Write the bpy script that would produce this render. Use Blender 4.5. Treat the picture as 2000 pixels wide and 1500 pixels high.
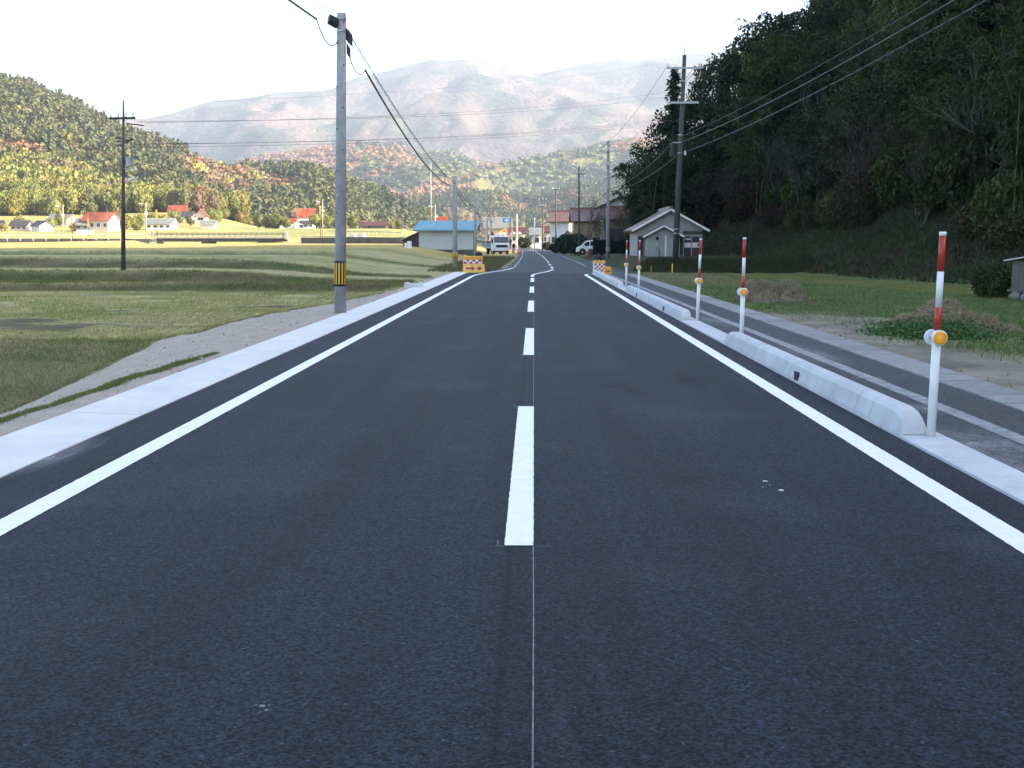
import bpy, bmesh, math, random
import numpy as np
from mathutils import Vector, Matrix, Quaternion

# ------------------------------------------------------------------ camera, sky, sun, exposure
for o in list(bpy.data.objects):
    bpy.data.objects.remove(o)
scene = bpy.context.scene
COL = scene.collection
R = math.radians
rng = np.random.default_rng(11)
random.seed(5)

F = 2195.0                       # focal length in photo pixels (2000 wide)
CH = 1.556                       # eye height
YAW, PITCH = math.atan(43 / F), math.atan(275 / F)
cd = bpy.data.cameras.new('camera')
cam = bpy.data.objects.new('camera', cd)
COL.objects.link(cam)
cam.location = (0, 0, CH)
cam.rotation_euler = (math.pi / 2 - PITCH, 0, YAW)
cd.sensor_width = 36.0
cd.lens = 36.0 * F / 2000.0
cd.clip_start = 0.05
cd.clip_end = 40000
scene.camera = cam

SUN_AZ, SUN_EL = R(101), R(24)    # azimuth clockwise from +Y
world = bpy.data.worlds.new('World')
scene.world = world
world.use_nodes = True
wn = world.node_tree
wn.nodes.clear()
wo = wn.nodes.new('ShaderNodeOutputWorld')
wb = wn.nodes.new('ShaderNodeBackground')
ws = wn.nodes.new('ShaderNodeTexSky')
ws.sky_type = 'NISHITA'
ws.sun_disc = False
ws.sun_elevation = SUN_EL
ws.sun_rotation = SUN_AZ
ws.altitude = 250
ws.air_density = 1.0
ws.dust_density = 3.2
ws.ozone_density = 1.0
wb.inputs[1].default_value = 0.095
wn.links.new(ws.outputs[0], wb.inputs[0])
wn.links.new(wb.outputs[0], wo.inputs[0])

sl = bpy.data.lights.new('sun', 'SUN')
sl.energy = 3.6
sl.angle = R(0.5)
sl.color = (1.0, 0.86, 0.66)
sun = bpy.data.objects.new('sun', sl)
COL.objects.link(sun)
SUNV = Vector((math.sin(SUN_AZ) * math.cos(SUN_EL), math.cos(SUN_AZ) * math.cos(SUN_EL), math.sin(SUN_EL)))
sun.rotation_euler = (-SUNV).to_track_quat('-Z', 'Y').to_euler()
sun.location = (60, -20, 80)

vs = scene.view_settings
vs.view_transform = 'Standard'
vs.look = 'None'
vs.gamma = 1.0
vs.use_curve_mapping = False
vs.exposure = 2.68
HAZE_DENSITY = 0.000125

# ------------------------------------------------------------------ photo pixel -> world helpers
_f = Vector((-math.sin(YAW) * math.cos(PITCH), math.cos(YAW) * math.cos(PITCH), -math.sin(PITCH)))
_r = Vector((math.cos(YAW), math.sin(YAW), 0))
_u = _r.cross(_f)


def at(px, py, Y):
    d = _f + _r * ((px - 1000) / F) + _u * ((750 - py) / F)
    t = Y / d.y
    return Vector((d.x * t, Y, CH + d.z * t))


def px_of(X, Y):
    return 1043 + F * X / Y


def gnd(px, py, z=0.0):
    d = _f + _r * ((px - 1000) / F) + _u * ((750 - py) / F)
    t = (z - CH) / d.z
    return Vector((d.x * t, d.y * t, z))


# ------------------------------------------------------------------ numpy noise
def _h(ix, iy, seed):
    n = (ix.astype(np.int64) * 374761393 + iy.astype(np.int64) * 668265263 + seed * 974634777) & 0x7fffffff
    n = ((n ^ (n >> 13)) * 1274126177) & 0x7fffffff
    return ((n ^ (n >> 16)) & 0xffff) / 65535.0


def vnoise(x, y, seed=0):
    x = np.asarray(x, float); y = np.asarray(y, float)
    ix = np.floor(x); iy = np.floor(y)
    fx = x - ix; fy = y - iy
    fx = fx * fx * (3 - 2 * fx); fy = fy * fy * (3 - 2 * fy)
    a = _h(ix, iy, seed); b = _h(ix + 1, iy, seed); c = _h(ix, iy + 1, seed); d = _h(ix + 1, iy + 1, seed)
    return (a * (1 - fx) + b * fx) * (1 - fy) + (c * (1 - fx) + d * fx) * fy


def fbm(x, y, seed=0, oct=4):
    s = 0; a = 0.5
    for k in range(oct):
        s = s + a * vnoise(x * 2 ** k, y * 2 ** k, seed + k * 17); a *= 0.5
    return s / (1 - 0.5 ** oct)


def sstep(a, b, x):
    t = np.clip((np.asarray(x, float) - a) / (b - a), 0, 1)
    return t * t * (3 - 2 * t)


# ------------------------------------------------------------------ mesh helpers
def tag(o, label=None, cat=None, group=None, kind=None):
    if label: o['label'] = label
    if cat: o['category'] = cat
    if group: o['group'] = group
    if kind: o['kind'] = kind
    return o


def empty(name, loc, rz=0.0, label=None, cat=None, group=None):
    o = bpy.data.objects.new(name, None)
    o.empty_display_size = 0.2
    COL.objects.link(o)
    o.location = loc
    o.rotation_euler = (0, 0, rz)
    return tag(o, label, cat, group)


def np_mesh(name, V, FL, cols=None, smooth=False):
    """V (n,3); FL list of (m,k) arrays"""
    me = bpy.data.meshes.new(name)
    V = np.asarray(V, dtype=np.float32)
    me.vertices.add(len(V))
    me.vertices.foreach_set('co', V.ravel())
    tot = sum(f.size for f in FL); npoly = sum(len(f) for f in FL)
    me.loops.add(tot)
    me.polygons.add(npoly)
    me.loops.foreach_set('vertex_index', np.concatenate([f.ravel() for f in FL]).astype(np.int32))
    starts = []; off = 0
    for f in FL:
        n, k = f.shape
        starts.append(off + np.arange(n) * k); off += n * k
    me.polygons.foreach_set('loop_start', np.concatenate(starts).astype(np.int32))
    if smooth:
        me.polygons.foreach_set('use_smooth', np.ones(npoly, dtype=bool))
    me.update(calc_edges=True)
    me.validate()
    if cols is not None:
        a = me.color_attributes.new('col', 'FLOAT_COLOR', 'POINT')
        c4 = np.ones((len(V), 4), dtype=np.float32); c4[:, :3] = cols
        a.data.foreach_set('color', c4.ravel())
    return me


def link(name, me, mat=None, parent=None, loc=None, rz=0.0):
    o = bpy.data.objects.new(name, me)
    COL.objects.link(o)
    if mat is not None and len(me.materials) == 0:
        me.materials.append(mat)
    if parent is not None:
        o.parent = parent
    if loc is not None:
        o.location = loc
    if rz:
        o.rotation_euler = (0, 0, rz)
    return o


class MB:
    def __init__(s):
        s.v = []; s.f = []

    def add(s, vs, fs):
        b = len(s.v)
        s.v += [tuple(p) for p in vs]
        s.f += [tuple(b + i for i in q) for q in fs]
        return s

    def box(s, x0, y0, z0, x1, y1, z1):
        return s.add([(x0, y0, z0), (x1, y0, z0), (x1, y1, z0), (x0, y1, z0), (x0, y0, z1), (x1, y0, z1), (x1, y1, z1), (x0, y1, z1)],
                     [(3, 2, 1, 0), (4, 5, 6, 7), (0, 1, 5, 4), (1, 2, 6, 5), (2, 3, 7, 6), (3, 0, 4, 7)])

    def obox(s, c, ax, ay, az):
        """box from centre and three half-axis vectors"""
        c, ax, ay, az = Vector(c), Vector(ax), Vector(ay), Vector(az)
        P = [c + ax * i + ay * j + az * k for k in (-1, 1) for i, j in ((-1, -1), (1, -1), (1, 1), (-1, 1))]
        return s.add(P, [(3, 2, 1, 0), (4, 5, 6, 7), (0, 1, 5, 4), (1, 2, 6, 5), (2, 3, 7, 6), (3, 0, 4, 7)])

    def bar(s, p, q, w, h):
        p, q = Vector(p), Vector(q)
        d = q - p
        up = Vector((0, 0, 1)) if abs(d.normalized().z) < 0.95 else Vector((1, 0, 0))
        x = d.cross(up).normalized(); y = x.cross(d).normalized()
        return s.obox((p + q) / 2, d / 2, x * w / 2, y * h / 2)

    def prism(s, prof, a0, a1, axis='x'):
        """2-D profile extruded along an axis. x: prof=(y,z); y: prof=(x,z); z: prof=(x,y)"""
        n = len(prof)
        def m(p, a):
            return {'x': (a, p[0], p[1]), 'y': (p[0], a, p[1]), 'z': (p[0], p[1], a)}[axis]
        V = [m(p, a0) for p in prof] + [m(p, a1) for p in prof]
        Fc = [tuple(range(n - 1, -1, -1)), tuple(range(n, 2 * n))] + [(i, (i + 1) % n, n + (i + 1) % n, n + i) for i in range(n)]
        return s.add(V, Fc)

    def tube(s, path, rad, n=8, caps=True):
        path = [Vector(p) for p in path]
        if not hasattr(rad, '__len__'): rad = [rad] * len(path)
        V = []
        px = None
        for i, p in enumerate(path):
            d = (path[min(i + 1, len(path) - 1)] - path[max(i - 1, 0)]).normalized()
            if px is None:
                a = Vector((0, 0, 1)) if abs(d.z) < 0.9 else Vector((1, 0, 0))
                x = d.cross(a).normalized()
            else:
                x = (px - d * px.dot(d)).normalized()
            px = x; y = d.cross(x)
            for k in range(n):
                t = 2 * math.pi * k / n
                V.append(p + (x * math.cos(t) + y * math.sin(t)) * rad[i])
        Fc = []
        for i in range(len(path) - 1):
            for k in range(n):
                a = i * n + k; b = i * n + (k + 1) % n
                Fc.append((a, b, b + n, a + n))
        if caps:
            Fc.append(tuple(range(n - 1, -1, -1))); Fc.append(tuple((len(path) - 1) * n + k for k in range(n)))
        return s.add(V, Fc)

    def lathe(s, prof, n=16, c=(0, 0, 0), axis='z'):
        path = []
        V = []
        for r, h in prof:
            for k in range(n):
                t = 2 * math.pi * k / n
                if axis == 'z': V.append((c[0] + r * math.cos(t), c[1] + r * math.sin(t), c[2] + h))
                elif axis == 'y': V.append((c[0] + r * math.cos(t), c[1] + h, c[2] + r * math.sin(t)))
                else: V.append((c[0] + h, c[1] + r * math.cos(t), c[2] + r * math.sin(t)))
        Fc = []
        m = len(prof)
        for i in range(m - 1):
            for k in range(n):
                a = i * n + k; b = i * n + (k + 1) % n
                Fc.append((a, b, b + n, a + n))
        Fc.append(tuple(range(n - 1, -1, -1))); Fc.append(tuple((m - 1) * n + k for k in range(n)))
        return s.add(V, Fc)

    def build(s, name, mat, parent=None, smooth=False, bevel=0, loc=None, rz=0.0, seg=2):
        me = bpy.data.meshes.new(name)
        me.from_pydata(s.v, [], s.f)
        bm = bmesh.new(); bm.from_mesh(me)
        bmesh.ops.recalc_face_normals(bm, faces=bm.faces)
        bm.to_mesh(me); bm.free()
        if smooth:
            for p in me.polygons: p.use_smooth = len(p.vertices) <= 4
        o = link(name, me, mat, parent, loc, rz)
        if bevel:
            b = o.modifiers.new('bevel', 'BEVEL'); b.width = bevel; b.segments = seg; b.limit_method = 'ANGLE'; b.angle_limit = R(35)
        return o


def copy_tree(o, parent=None):
    c = o.copy(); COL.objects.link(c); c.parent = parent
    for ch in list(o.children): copy_tree(ch, c)
    return c


# ------------------------------------------------------------------ materials
def mat_base(name):
    m = bpy.data.materials.new(name); m.use_nodes = True
    nt = m.node_tree
    b = nt.nodes['Principled BSDF']
    return m, nt, b


def pm(name, c, rough=0.6, var=0.12, scale=3.0, bump=0.0, bscale=40.0, metal=0.0, spec=0.5, c2=None, stretch=None, vary=0.0, coord='Object'):
    """procedural plain material: base colour broken up by noise, fine bump, per-object variation"""
    m, nt, b = mat_base(name)
    N, L = nt.nodes, nt.links
    tc = N.new('ShaderNodeTexCoord')
    mp = N.new('ShaderNodeMapping')
    if stretch: mp.inputs['Scale'].default_value = stretch
    L.new(tc.outputs[coord], mp.inputs[0])
    nz = N.new('ShaderNodeTexNoise'); nz.inputs['Scale'].default_value = scale; nz.inputs['Detail'].default_value = 6; nz.inputs['Roughness'].default_value = 0.65
    L.new(mp.outputs[0], nz.inputs['Vector'])
    rp = N.new('ShaderNodeValToRGB')
    rp.color_ramp.elements[0].position = 0.3; rp.color_ramp.elements[1].position = 0.7
    ca = c2 if c2 else tuple(x * (1 - var) for x in c)
    cb = c if c2 else tuple(min(1, x * (1 + var)) for x in c)
    rp.color_ramp.elements[0].color = (*ca, 1); rp.color_ramp.elements[1].color = (*cb, 1)
    L.new(nz.outputs[0], rp.inputs[0])
    out = rp.outputs[0]
    if vary:
        oi = N.new('ShaderNodeObjectInfo')
        mr = N.new('ShaderNodeMapRange'); mr.inputs[3].default_value = 1 - vary; mr.inputs[4].default_value = 1 + vary
        L.new(oi.outputs['Random'], mr.inputs[0])
        vm = N.new('ShaderNodeVectorMath'); vm.operation = 'SCALE'
        L.new(out, vm.inputs[0]); L.new(mr.outputs[0], vm.inputs['Scale'])
        out = vm.outputs[0]
    L.new(out, b.inputs['Base Color'])
    b.inputs['Roughness'].default_value = rough
    b.inputs['Metallic'].default_value = metal
    b.inputs['Specular IOR Level'].default_value = spec
    if bump:
        nb = N.new('ShaderNodeTexNoise'); nb.inputs['Scale'].default_value = bscale; nb.inputs['Detail'].default_value = 5
        L.new(mp.outputs[0], nb.inputs['Vector'])
        bp = N.new('ShaderNodeBump'); bp.inputs['Strength'].default_value = bump; bp.inputs['Distance'].default_value = 0.02
        L.new(nb.outputs[0], bp.inputs['Height']); L.new(bp.outputs[0], b.inputs['Normal'])
    return m


def glass(name, c=(0.02, 0.025, 0.03), rough=0.08):
    m, nt, b = mat_base(name)
    b.inputs['Base Color'].default_value = (*c, 1)
    b.inputs['Roughness'].default_value = rough
    b.inputs['Specular IOR Level'].default_value = 0.6
    return m


def foliage(name, c, c2=None, transl=0.25, vary=0.25, use_attr=True, hue=0.03):
    m, nt, b = mat_base(name)
    N, L = nt.nodes, nt.links
    col = N.new('ShaderNodeRGB'); col.outputs[0].default_value = (*c, 1)
    src = col.outputs[0]
    oi = N.new('ShaderNodeObjectInfo')
    if c2:
        mx = N.new('ShaderNodeMix'); mx.data_type = 'RGBA'
        mx.inputs['A'].default_value = (*c, 1); mx.inputs['B'].default_value = (*c2, 1)
        L.new(oi.outputs['Random'], mx.inputs['Factor'])
        src = mx.outputs['Result']
    if use_attr:
        at_ = N.new('ShaderNodeAttribute'); at_.attribute_name = 'col'
        mu = N.new('ShaderNodeVectorMath'); mu.operation = 'MULTIPLY'
        L.new(src, mu.inputs[0]); L.new(at_.outputs['Color'], mu.inputs[1])
        src = mu.outputs[0]
    hs = N.new('ShaderNodeHueSaturation')
    mr = N.new('ShaderNodeMapRange'); mr.inputs[3].default_value = 0.5 - hue; mr.inputs[4].default_value = 0.5 + hue
    m2 = N.new('ShaderNodeMath'); m2.operation = 'FRACT'
    m1 = N.new('ShaderNodeMath'); m1.operation = 'MULTIPLY'; m1.inputs[1].default_value = 7.31
    L.new(oi.outputs['Random'], m1.inputs[0]); L.new(m1.outputs[0], m2.inputs[0])
    L.new(m2.outputs[0], mr.inputs[0]); L.new(mr.outputs[0], hs.inputs['Hue'])
    mv = N.new('ShaderNodeMapRange'); mv.inputs[3].default_value = 1 - vary; mv.inputs[4].default_value = 1 + vary
    L.new(oi.outputs['Random'], mv.inputs[0]); L.new(mv.outputs[0], hs.inputs['Value'])
    L.new(src, hs.inputs['Color'])
    L.new(hs.outputs[0], b.inputs['Base Color'])
    b.inputs['Roughness'].default_value = 0.65
    b.inputs['Specular IOR Level'].default_value = 0.25
    if transl:
        tr = N.new('ShaderNodeBsdfTranslucent'); L.new(hs.outputs[0], tr.inputs[0])
        ms = N.new('ShaderNodeMixShader'); ms.inputs[0].default_value = transl
        L.new(b.outputs[0], ms.inputs[1]); L.new(tr.outputs[0], ms.inputs[2])
        L.new(ms.outputs[0], nt.nodes['Material Output'].inputs[0])
    return m


def attr_ground(name, rough=0.95, nscale=6.0, amp=0.35, bump=0.6, bscale=30.0, nscale2=0.8):
    m, nt, b = mat_base(name)
    N, L = nt.nodes, nt.links
    a = N.new('ShaderNodeAttribute'); a.attribute_name = 'col'
    tc = N.new('ShaderNodeTexCoord')
    n1 = N.new('ShaderNodeTexNoise'); n1.inputs['Scale'].default_value = nscale; n1.inputs['Detail'].default_value = 8; n1.inputs['Roughness'].default_value = 0.75
    n2 = N.new('ShaderNodeTexNoise'); n2.inputs['Scale'].default_value = nscale2; n2.inputs['Detail'].default_value = 4
    L.new(tc.outputs['Object'], n1.inputs['Vector']); L.new(tc.outputs['Object'], n2.inputs['Vector'])
    ad = N.new('ShaderNodeMath'); ad.operation = 'ADD'
    L.new(n1.outputs[0], ad.inputs[0]); L.new(n2.outputs[0], ad.inputs[1])
    mr = N.new('ShaderNodeMapRange'); mr.inputs[1].default_value = 0.7; mr.inputs[2].default_value = 1.3
    mr.inputs[3].default_value = 1 - amp; mr.inputs[4].default_value = 1 + amp
    L.new(ad.outputs[0], mr.inputs[0])
    vm = N.new('ShaderNodeVectorMath'); vm.operation = 'SCALE'
    L.new(a.outputs['Color'], vm.inputs[0]); L.new(mr.outputs[0], vm.inputs['Scale'])
    L.new(vm.outputs[0], b.inputs['Base Color'])
    b.inputs['Roughness'].default_value = rough
    b.inputs['Specular IOR Level'].default_value = 0.15
    n3 = N.new('ShaderNodeTexNoise'); n3.inputs['Scale'].default_value = bscale; n3.inputs['Detail'].default_value = 6
    L.new(tc.outputs['Object'], n3.inputs['Vector'])
    bp = N.new('ShaderNodeBump'); bp.inputs['Strength'].default_value = bump; bp.inputs['Distance'].default_value = 0.05
    L.new(n3.outputs[0], bp.inputs['Height']); L.new(bp.outputs[0], b.inputs['Normal'])
    return m


def asphalt(name, c, speck=0.5, streak=0.15, seam=False):
    m, nt, b = mat_base(name)
    N, L = nt.nodes, nt.links
    tc = N.new('ShaderNodeTexCoord')
    # aggregate
    vo = N.new('ShaderNodeTexVoronoi'); vo.inputs['Scale'].default_value = 85
    L.new(tc.outputs['Object'], vo.inputs['Vector'])
    r1 = N.new('ShaderNodeMapRange'); r1.inputs[3].default_value = 1 - speck; r1.inputs[4].default_value = 1 + speck
    sp = N.new('ShaderNodeSeparateColor'); L.new(vo.outputs['Color'], sp.inputs[0])
    L.new(sp.outputs[0], r1.inputs[0])
    # larger, direction of travel streaks
    mp = N.new('ShaderNodeMapping'); mp.inputs['Scale'].default_value = (2.2, 0.09, 1)
    L.new(tc.outputs['Object'], mp.inputs[0])
    n1 = N.new('ShaderNodeTexNoise'); n1.inputs['Scale'].default_value = 1.0; n1.inputs['Detail'].default_value = 6
    L.new(mp.outputs[0], n1.inputs['Vector'])
    r2 = N.new('ShaderNodeMapRange'); r2.inputs[1].default_value = 0.3; r2.inputs[2].default_value = 0.7
    r2.inputs[3].default_value = 1 - streak; r2.inputs[4].default_value = 1 + streak
    L.new(n1.outputs[0], r2.inputs[0])
    n2 = N.new('ShaderNodeTexNoise'); n2.inputs['Scale'].default_value = 14; n2.inputs['Detail'].default_value = 8; n2.inputs['Roughness'].default_value = 0.7
    L.new(tc.outputs['Object'], n2.inputs['Vector'])
    r3 = N.new('ShaderNodeMapRange'); r3.inputs[1].default_value = 0.3; r3.inputs[2].default_value = 0.7; r3.inputs[3].default_value = 0.8; r3.inputs[4].default_value = 1.2
    L.new(n2.outputs[0], r3.inputs[0])
    m1 = N.new('ShaderNodeMath'); m1.operation = 'MULTIPLY'; L.new(r1.outputs[0], m1.inputs[0]); L.new(r2.outputs[0], m1.inputs[1])
    m2 = N.new('ShaderNodeMath'); m2.operation = 'MULTIPLY'; L.new(m1.outputs[0], m2.inputs[0]); L.new(r3.outputs[0], m2.inputs[1])
    # dark pits between stones, and pale chips
    n6 = N.new('ShaderNodeTexNoise'); n6.inputs['Scale'].default_value = 48; n6.inputs['Detail'].default_value = 3
    L.new(tc.outputs['Object'], n6.inputs['Vector'])
    r6 = N.new('ShaderNodeMapRange'); r6.inputs[1].default_value = .36; r6.inputs[2].default_value = .46; r6.inputs[3].default_value = .45; r6.inputs[4].default_value = 1.08
    L.new(n6.outputs[0], r6.inputs[0])
    r7 = N.new('ShaderNodeMapRange'); r7.inputs[1].default_value = .975; r7.inputs[2].default_value = .985; r7.inputs[3].default_value = 1; r7.inputs[4].default_value = 1.9
    L.new(sp.outputs[1], r7.inputs[0])
    m6 = N.new('ShaderNodeMath'); m6.operation = 'MULTIPLY'; L.new(r6.outputs[0], m6.inputs[0]); L.new(r7.outputs[0], m6.inputs[1])
    m7 = N.new('ShaderNodeMath'); m7.operation = 'MULTIPLY'; L.new(m6.outputs[0], m7.inputs[0]); L.new(m2.outputs[0], m7.inputs[1]); m2 = m7
    # dusty patches
    n4 = N.new('ShaderNodeTexNoise'); n4.inputs['Scale'].default_value = 0.55; n4.inputs['Detail'].default_value = 7; n4.inputs['Roughness'].default_value = 0.6
    L.new(tc.outputs['Object'], n4.inputs['Vector'])
    r4 = N.new('ShaderNodeMapRange'); r4.inputs[1].default_value = 0.55; r4.inputs[2].default_value = 0.8; r4.inputs[3].default_value = 0; r4.inputs[4].default_value = 0.10
    L.new(n4.outputs[0], r4.inputs[0])
    val = m2.outputs[0]
    if seam:
        sx = N.new('ShaderNodeSeparateXYZ'); L.new(tc.outputs['Object'], sx.inputs[0])
        wob = N.new('ShaderNodeMath'); wob.operation = 'MULTIPLY_ADD'; wob.inputs[1].default_value = 0.05
        L.new(n2.outputs[0], wob.inputs[0]); L.new(sx.outputs[0], wob.inputs[2])
        d = N.new('ShaderNodeMath'); d.operation = 'ADD'; d.inputs[1].default_value = 0.095
        L.new(wob.outputs[0], d.inputs[0])
        ab = N.new('ShaderNodeMath'); ab.operation = 'ABSOLUTE'; L.new(d.outputs[0], ab.inputs[0])
        rs = N.new('ShaderNodeMapRange'); rs.inputs[1].default_value = 0.005; rs.inputs[2].default_value = 0.022; rs.inputs[3].default_value = 0.6; rs.inputs[4].default_value = 1.0
        L.new(ab.outputs[0], rs.inputs[0])
        m3 = N.new('ShaderNodeMath'); m3.operation = 'MULTIPLY'; L.new(val, m3.inputs[0]); L.new(rs.outputs[0], m3.inputs[1]); val = m3.outputs[0]
    vm = N.new('ShaderNodeVectorMath'); vm.operation = 'SCALE'; vm.inputs[0].default_value = c
    L.new(val, vm.inputs['Scale'])
    mx = N.new('ShaderNodeMix'); mx.data_type = 'RGBA'; mx.inputs['B'].default_value = (0.22, 0.22, 0.22, 1)
    L.new(r4.outputs[0], mx.inputs['Factor']); L.new(vm.outputs[0], mx.inputs['A'])
    L.new(mx.outputs['Result'], b.inputs['Base Color'])
    b.inputs['Roughness'].default_value = 0.72
    b.inputs['Specular IOR Level'].default_value = 0.17
    bp = N.new('ShaderNodeBump'); bp.inputs['Strength'].default_value = 0.55; bp.inputs['Distance'].default_value = 0.006
    n5 = N.new('ShaderNodeTexNoise'); n5.inputs['Scale'].default_value = 110; n5.inputs['Detail'].default_value = 3
    L.new(tc.outputs['Object'], n5.inputs['Vector'])
    L.new(n5.outputs[0], bp.inputs['Height']); L.new(bp.outputs[0], b.inputs['Normal'])
    return m


M = {}
M['asphalt'] = asphalt('new_asphalt', (0.0130, 0.0172, 0.0258), 0.85, 0.28, True)
M['asphalt_old'] = asphalt('old_asphalt', (0.042, 0.046, 0.052), 0.35, 0.2)
M['asphalt_walk'] = asphalt('walk_asphalt', (0.055, 0.058, 0.063), 0.4, 0.12)
M['paint'] = pm('road_paint', (0.80, 0.80, 0.78), 0.6, 0.06, 9, 0.25, 90)
M['paint_old'] = pm('worn_road_paint', (0.36, 0.37, 0.37), 0.8, c2=(0.13, 0.135, 0.14), scale=7, bump=0.3, bscale=90)
M['chalk'] = pm('chalk', (0.30, 0.30, 0.31), 0.9, c2=(0.06, 0.06, 0.07), scale=11)
M['dust'] = pm('dust', (0.30, 0.30, 0.29), 0.95, 0.3, 12, 0.3, 60)
M['concrete'] = pm('new_concrete', (0.62, 0.62, 0.605), 0.85, 0.10, 1.6, 0.3, 70)
M['concrete_kerb'] = pm('kerb_concrete', (0.49, 0.50, 0.51), 0.85, 0.16, 2.2, 0.35, 60, vary=0.05)
M['concrete_old'] = pm('old_concrete', (0.235, 0.235, 0.23), 0.9, 0.2, 3.0, 0.5, 50, vary=0.1)
M['pole_conc'] = pm('pole_concrete', (0.38, 0.39, 0.40), 0.8, c2=(0.22, 0.23, 0.245), scale=4.0, bump=0.15, bscale=40, stretch=(1.5, 1.5, 0.8))
M['pole_dark'] = pm('dark_pole', (0.062, 0.06, 0.058), 0.75, 0.3, 3.0, 0.25, 40, stretch=(3, 3, 0.4))
M['pole_grey'] = pm('grey_pole', (0.24, 0.25, 0.26), 0.7, 0.15, 3.0)
M['galv'] = pm('galvanised', (0.42, 0.43, 0.44), 0.45, 0.12, 6, metal=0.6)
M['black'] = pm('black_plastic', (0.018, 0.018, 0.02), 0.5, 0.2, 8)
M['blackbag'] = pm('black_sandbag', (0.02, 0.022, 0.026), 0.6, 0.3, 9, 0.6, 25)
M['rubber'] = pm('rubber', (0.02, 0.02, 0.02), 0.85, 0.2, 12)
M['wire'] = pm('wire', (0.03, 0.03, 0.035), 0.5, 0.1, 5)
M['white'] = pm('white_paint', (0.78, 0.78, 0.78), 0.35, 0.04, 4)
M['white_dirty'] = pm('white_wall', (0.72, 0.71, 0.68), 0.85, 0.08, 1.2, 0.2, 30)
M['cream'] = pm('cream_wall', (0.55, 0.50, 0.41), 0.85, 0.1, 1.0, 0.2, 30)
M['red'] = pm('red_paint', (0.42, 0.035, 0.02), 0.35, 0.08, 6)
M['red_reflect'] = pm('red_reflective', (0.42, 0.02, 0.05), 0.4, 0.08, 9)
M['orange'] = pm('orange_reflector', (0.95, 0.36, 0.01), 0.3, 0.05, 30)
M['yellow'] = pm('yellow_plastic', (0.80, 0.50, 0.10), 0.5, 0.1, 4)
M['yellow_band'] = pm('yellow_band', (0.80, 0.48, 0.03), 0.5, 0.08, 9)
M['band_black'] = pm('band_black', (0.02, 0.013, 0.01), 0.6, 0.2, 9)
M['orange_board'] = pm('orange_board', (0.75, 0.33, 0.03), 0.5, 0.1, 5)
M['blue_sign'] = pm('blue_sign', (0.03, 0.16, 0.38), 0.4, 0.05, 5)
M['tile'] = pm('glazed_red_tile', (0.15, 0.072, 0.060), 0.4, 0.25, 2.5, vary=0.1)
M['tile_far'] = pm('orange_red_tile', (0.33, 0.095, 0.05), 0.45, 0.15, 1.0)
M['tile_dark'] = pm('dark_tile', (0.10, 0.095, 0.10), 0.5, 0.2, 1.2)
M['tile_grey'] = pm('grey_tile', (0.30, 0.31, 0.31), 0.55, 0.15, 1.2)
M['blue_roof'] = pm('blue_sheet_roof', (0.15, 0.31, 0.37), 0.4, 0.1, 1.5, metal=0.1)
M['shed_wall'] = pm('pale_shed_board', (0.50, 0.52, 0.51), 0.75, 0.06, 1.5)
M['grey_wall'] = pm('grey_board', (0.32, 0.315, 0.30), 0.75, 0.12, 1.5)
M['tan_wall'] = pm('tan_mud_wall', (0.29, 0.215, 0.13), 0.9, 0.15, 1.0)
M['wood_dark'] = pm('dark_wood', (0.06, 0.045, 0.038), 0.8, 0.3, 3, 0.3, 30, stretch=(1, 1, 0.15))
M['wood_grey'] = pm('weathered_wood', (0.10, 0.095, 0.085), 0.85, 0.35, 5, 0.4, 40, stretch=(3, 3, 0.3))
M['wood_stake'] = pm('stake_wood', (0.30, 0.22, 0.12), 0.85, 0.2, 5)
M['stone'] = pm('stone', (0.20, 0.20, 0.19), 0.9, 0.3, 4, 0.6, 12, vary=0.2)
M['glass'] = glass('window_glass')
M['glass_car'] = glass('car_glass', (0.03, 0.04, 0.045), 0.05)
M['chrome'] = pm('chrome', (0.6, 0.6, 0.6), 0.2, 0.05, 4, metal=1.0)
M['truck_blue'] = pm('truck_blue', (0.10, 0.22, 0.34), 0.45, 0.1, 4)
M['rust'] = pm('rust', (0.16, 0.05, 0.03), 0.8, 0.3, 5)
M['lamp_glass'] = pm('lamp_glass', (0.75, 0.75, 0.72), 0.2, 0.03, 4)
M['skin'] = pm('skin', (0.45, 0.28, 0.2), 0.6, 0.05, 8)
M['cloth_dark'] = pm('dark_jacket', (0.02, 0.022, 0.035), 0.9, 0.2, 9)
M['cloth_grey'] = pm('grey_trousers', (0.30, 0.30, 0.30), 0.9, 0.15, 9)
M['guard'] = pm('guard_rail', (0.33, 0.31, 0.27), 0.5, 0.08, 3, metal=0.1)
M['bridge_conc'] = pm('bridge_concrete', (0.30, 0.28, 0.25), 0.85, 0.2, 0.8)
M['girder'] = pm('dark_girder', (0.05, 0.055, 0.055), 0.7, 0.2, 1.0)
M['retain'] = pm('stained_retaining_wall', (0.085, 0.08, 0.07), 0.9, 0.3, 0.6, 0.4, 8)
M['ground'] = attr_ground('field_ground')
M['sand'] = pm('sandy_soil', (0.40, 0.335, 0.275), 0.95, c2=(0.285, 0.24, 0.195), scale=3.2, bump=1.0, bscale=22)
M['hill'] = attr_ground('hill_soil', nscale=0.25, amp=0.3, bump=0.4, bscale=0.6, nscale2=0.03)
M['mount'] = attr_ground('mountain_woods', nscale=0.03, amp=0.45, bump=1.0, bscale=0.05, nscale2=0.004)
M['mount'].node_tree.nodes['Bump'].inputs['Distance'].default_value = 14.0
M['leaf'] = foliage('evergreen_leaf', (0.017, 0.030, 0.011), (0.032, 0.044, 0.014))
M['leaf_bamboo'] = foliage('bamboo_leaf', (0.036, 0.052, 0.014), (0.060, 0.072, 0.018), 0.3)
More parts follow.
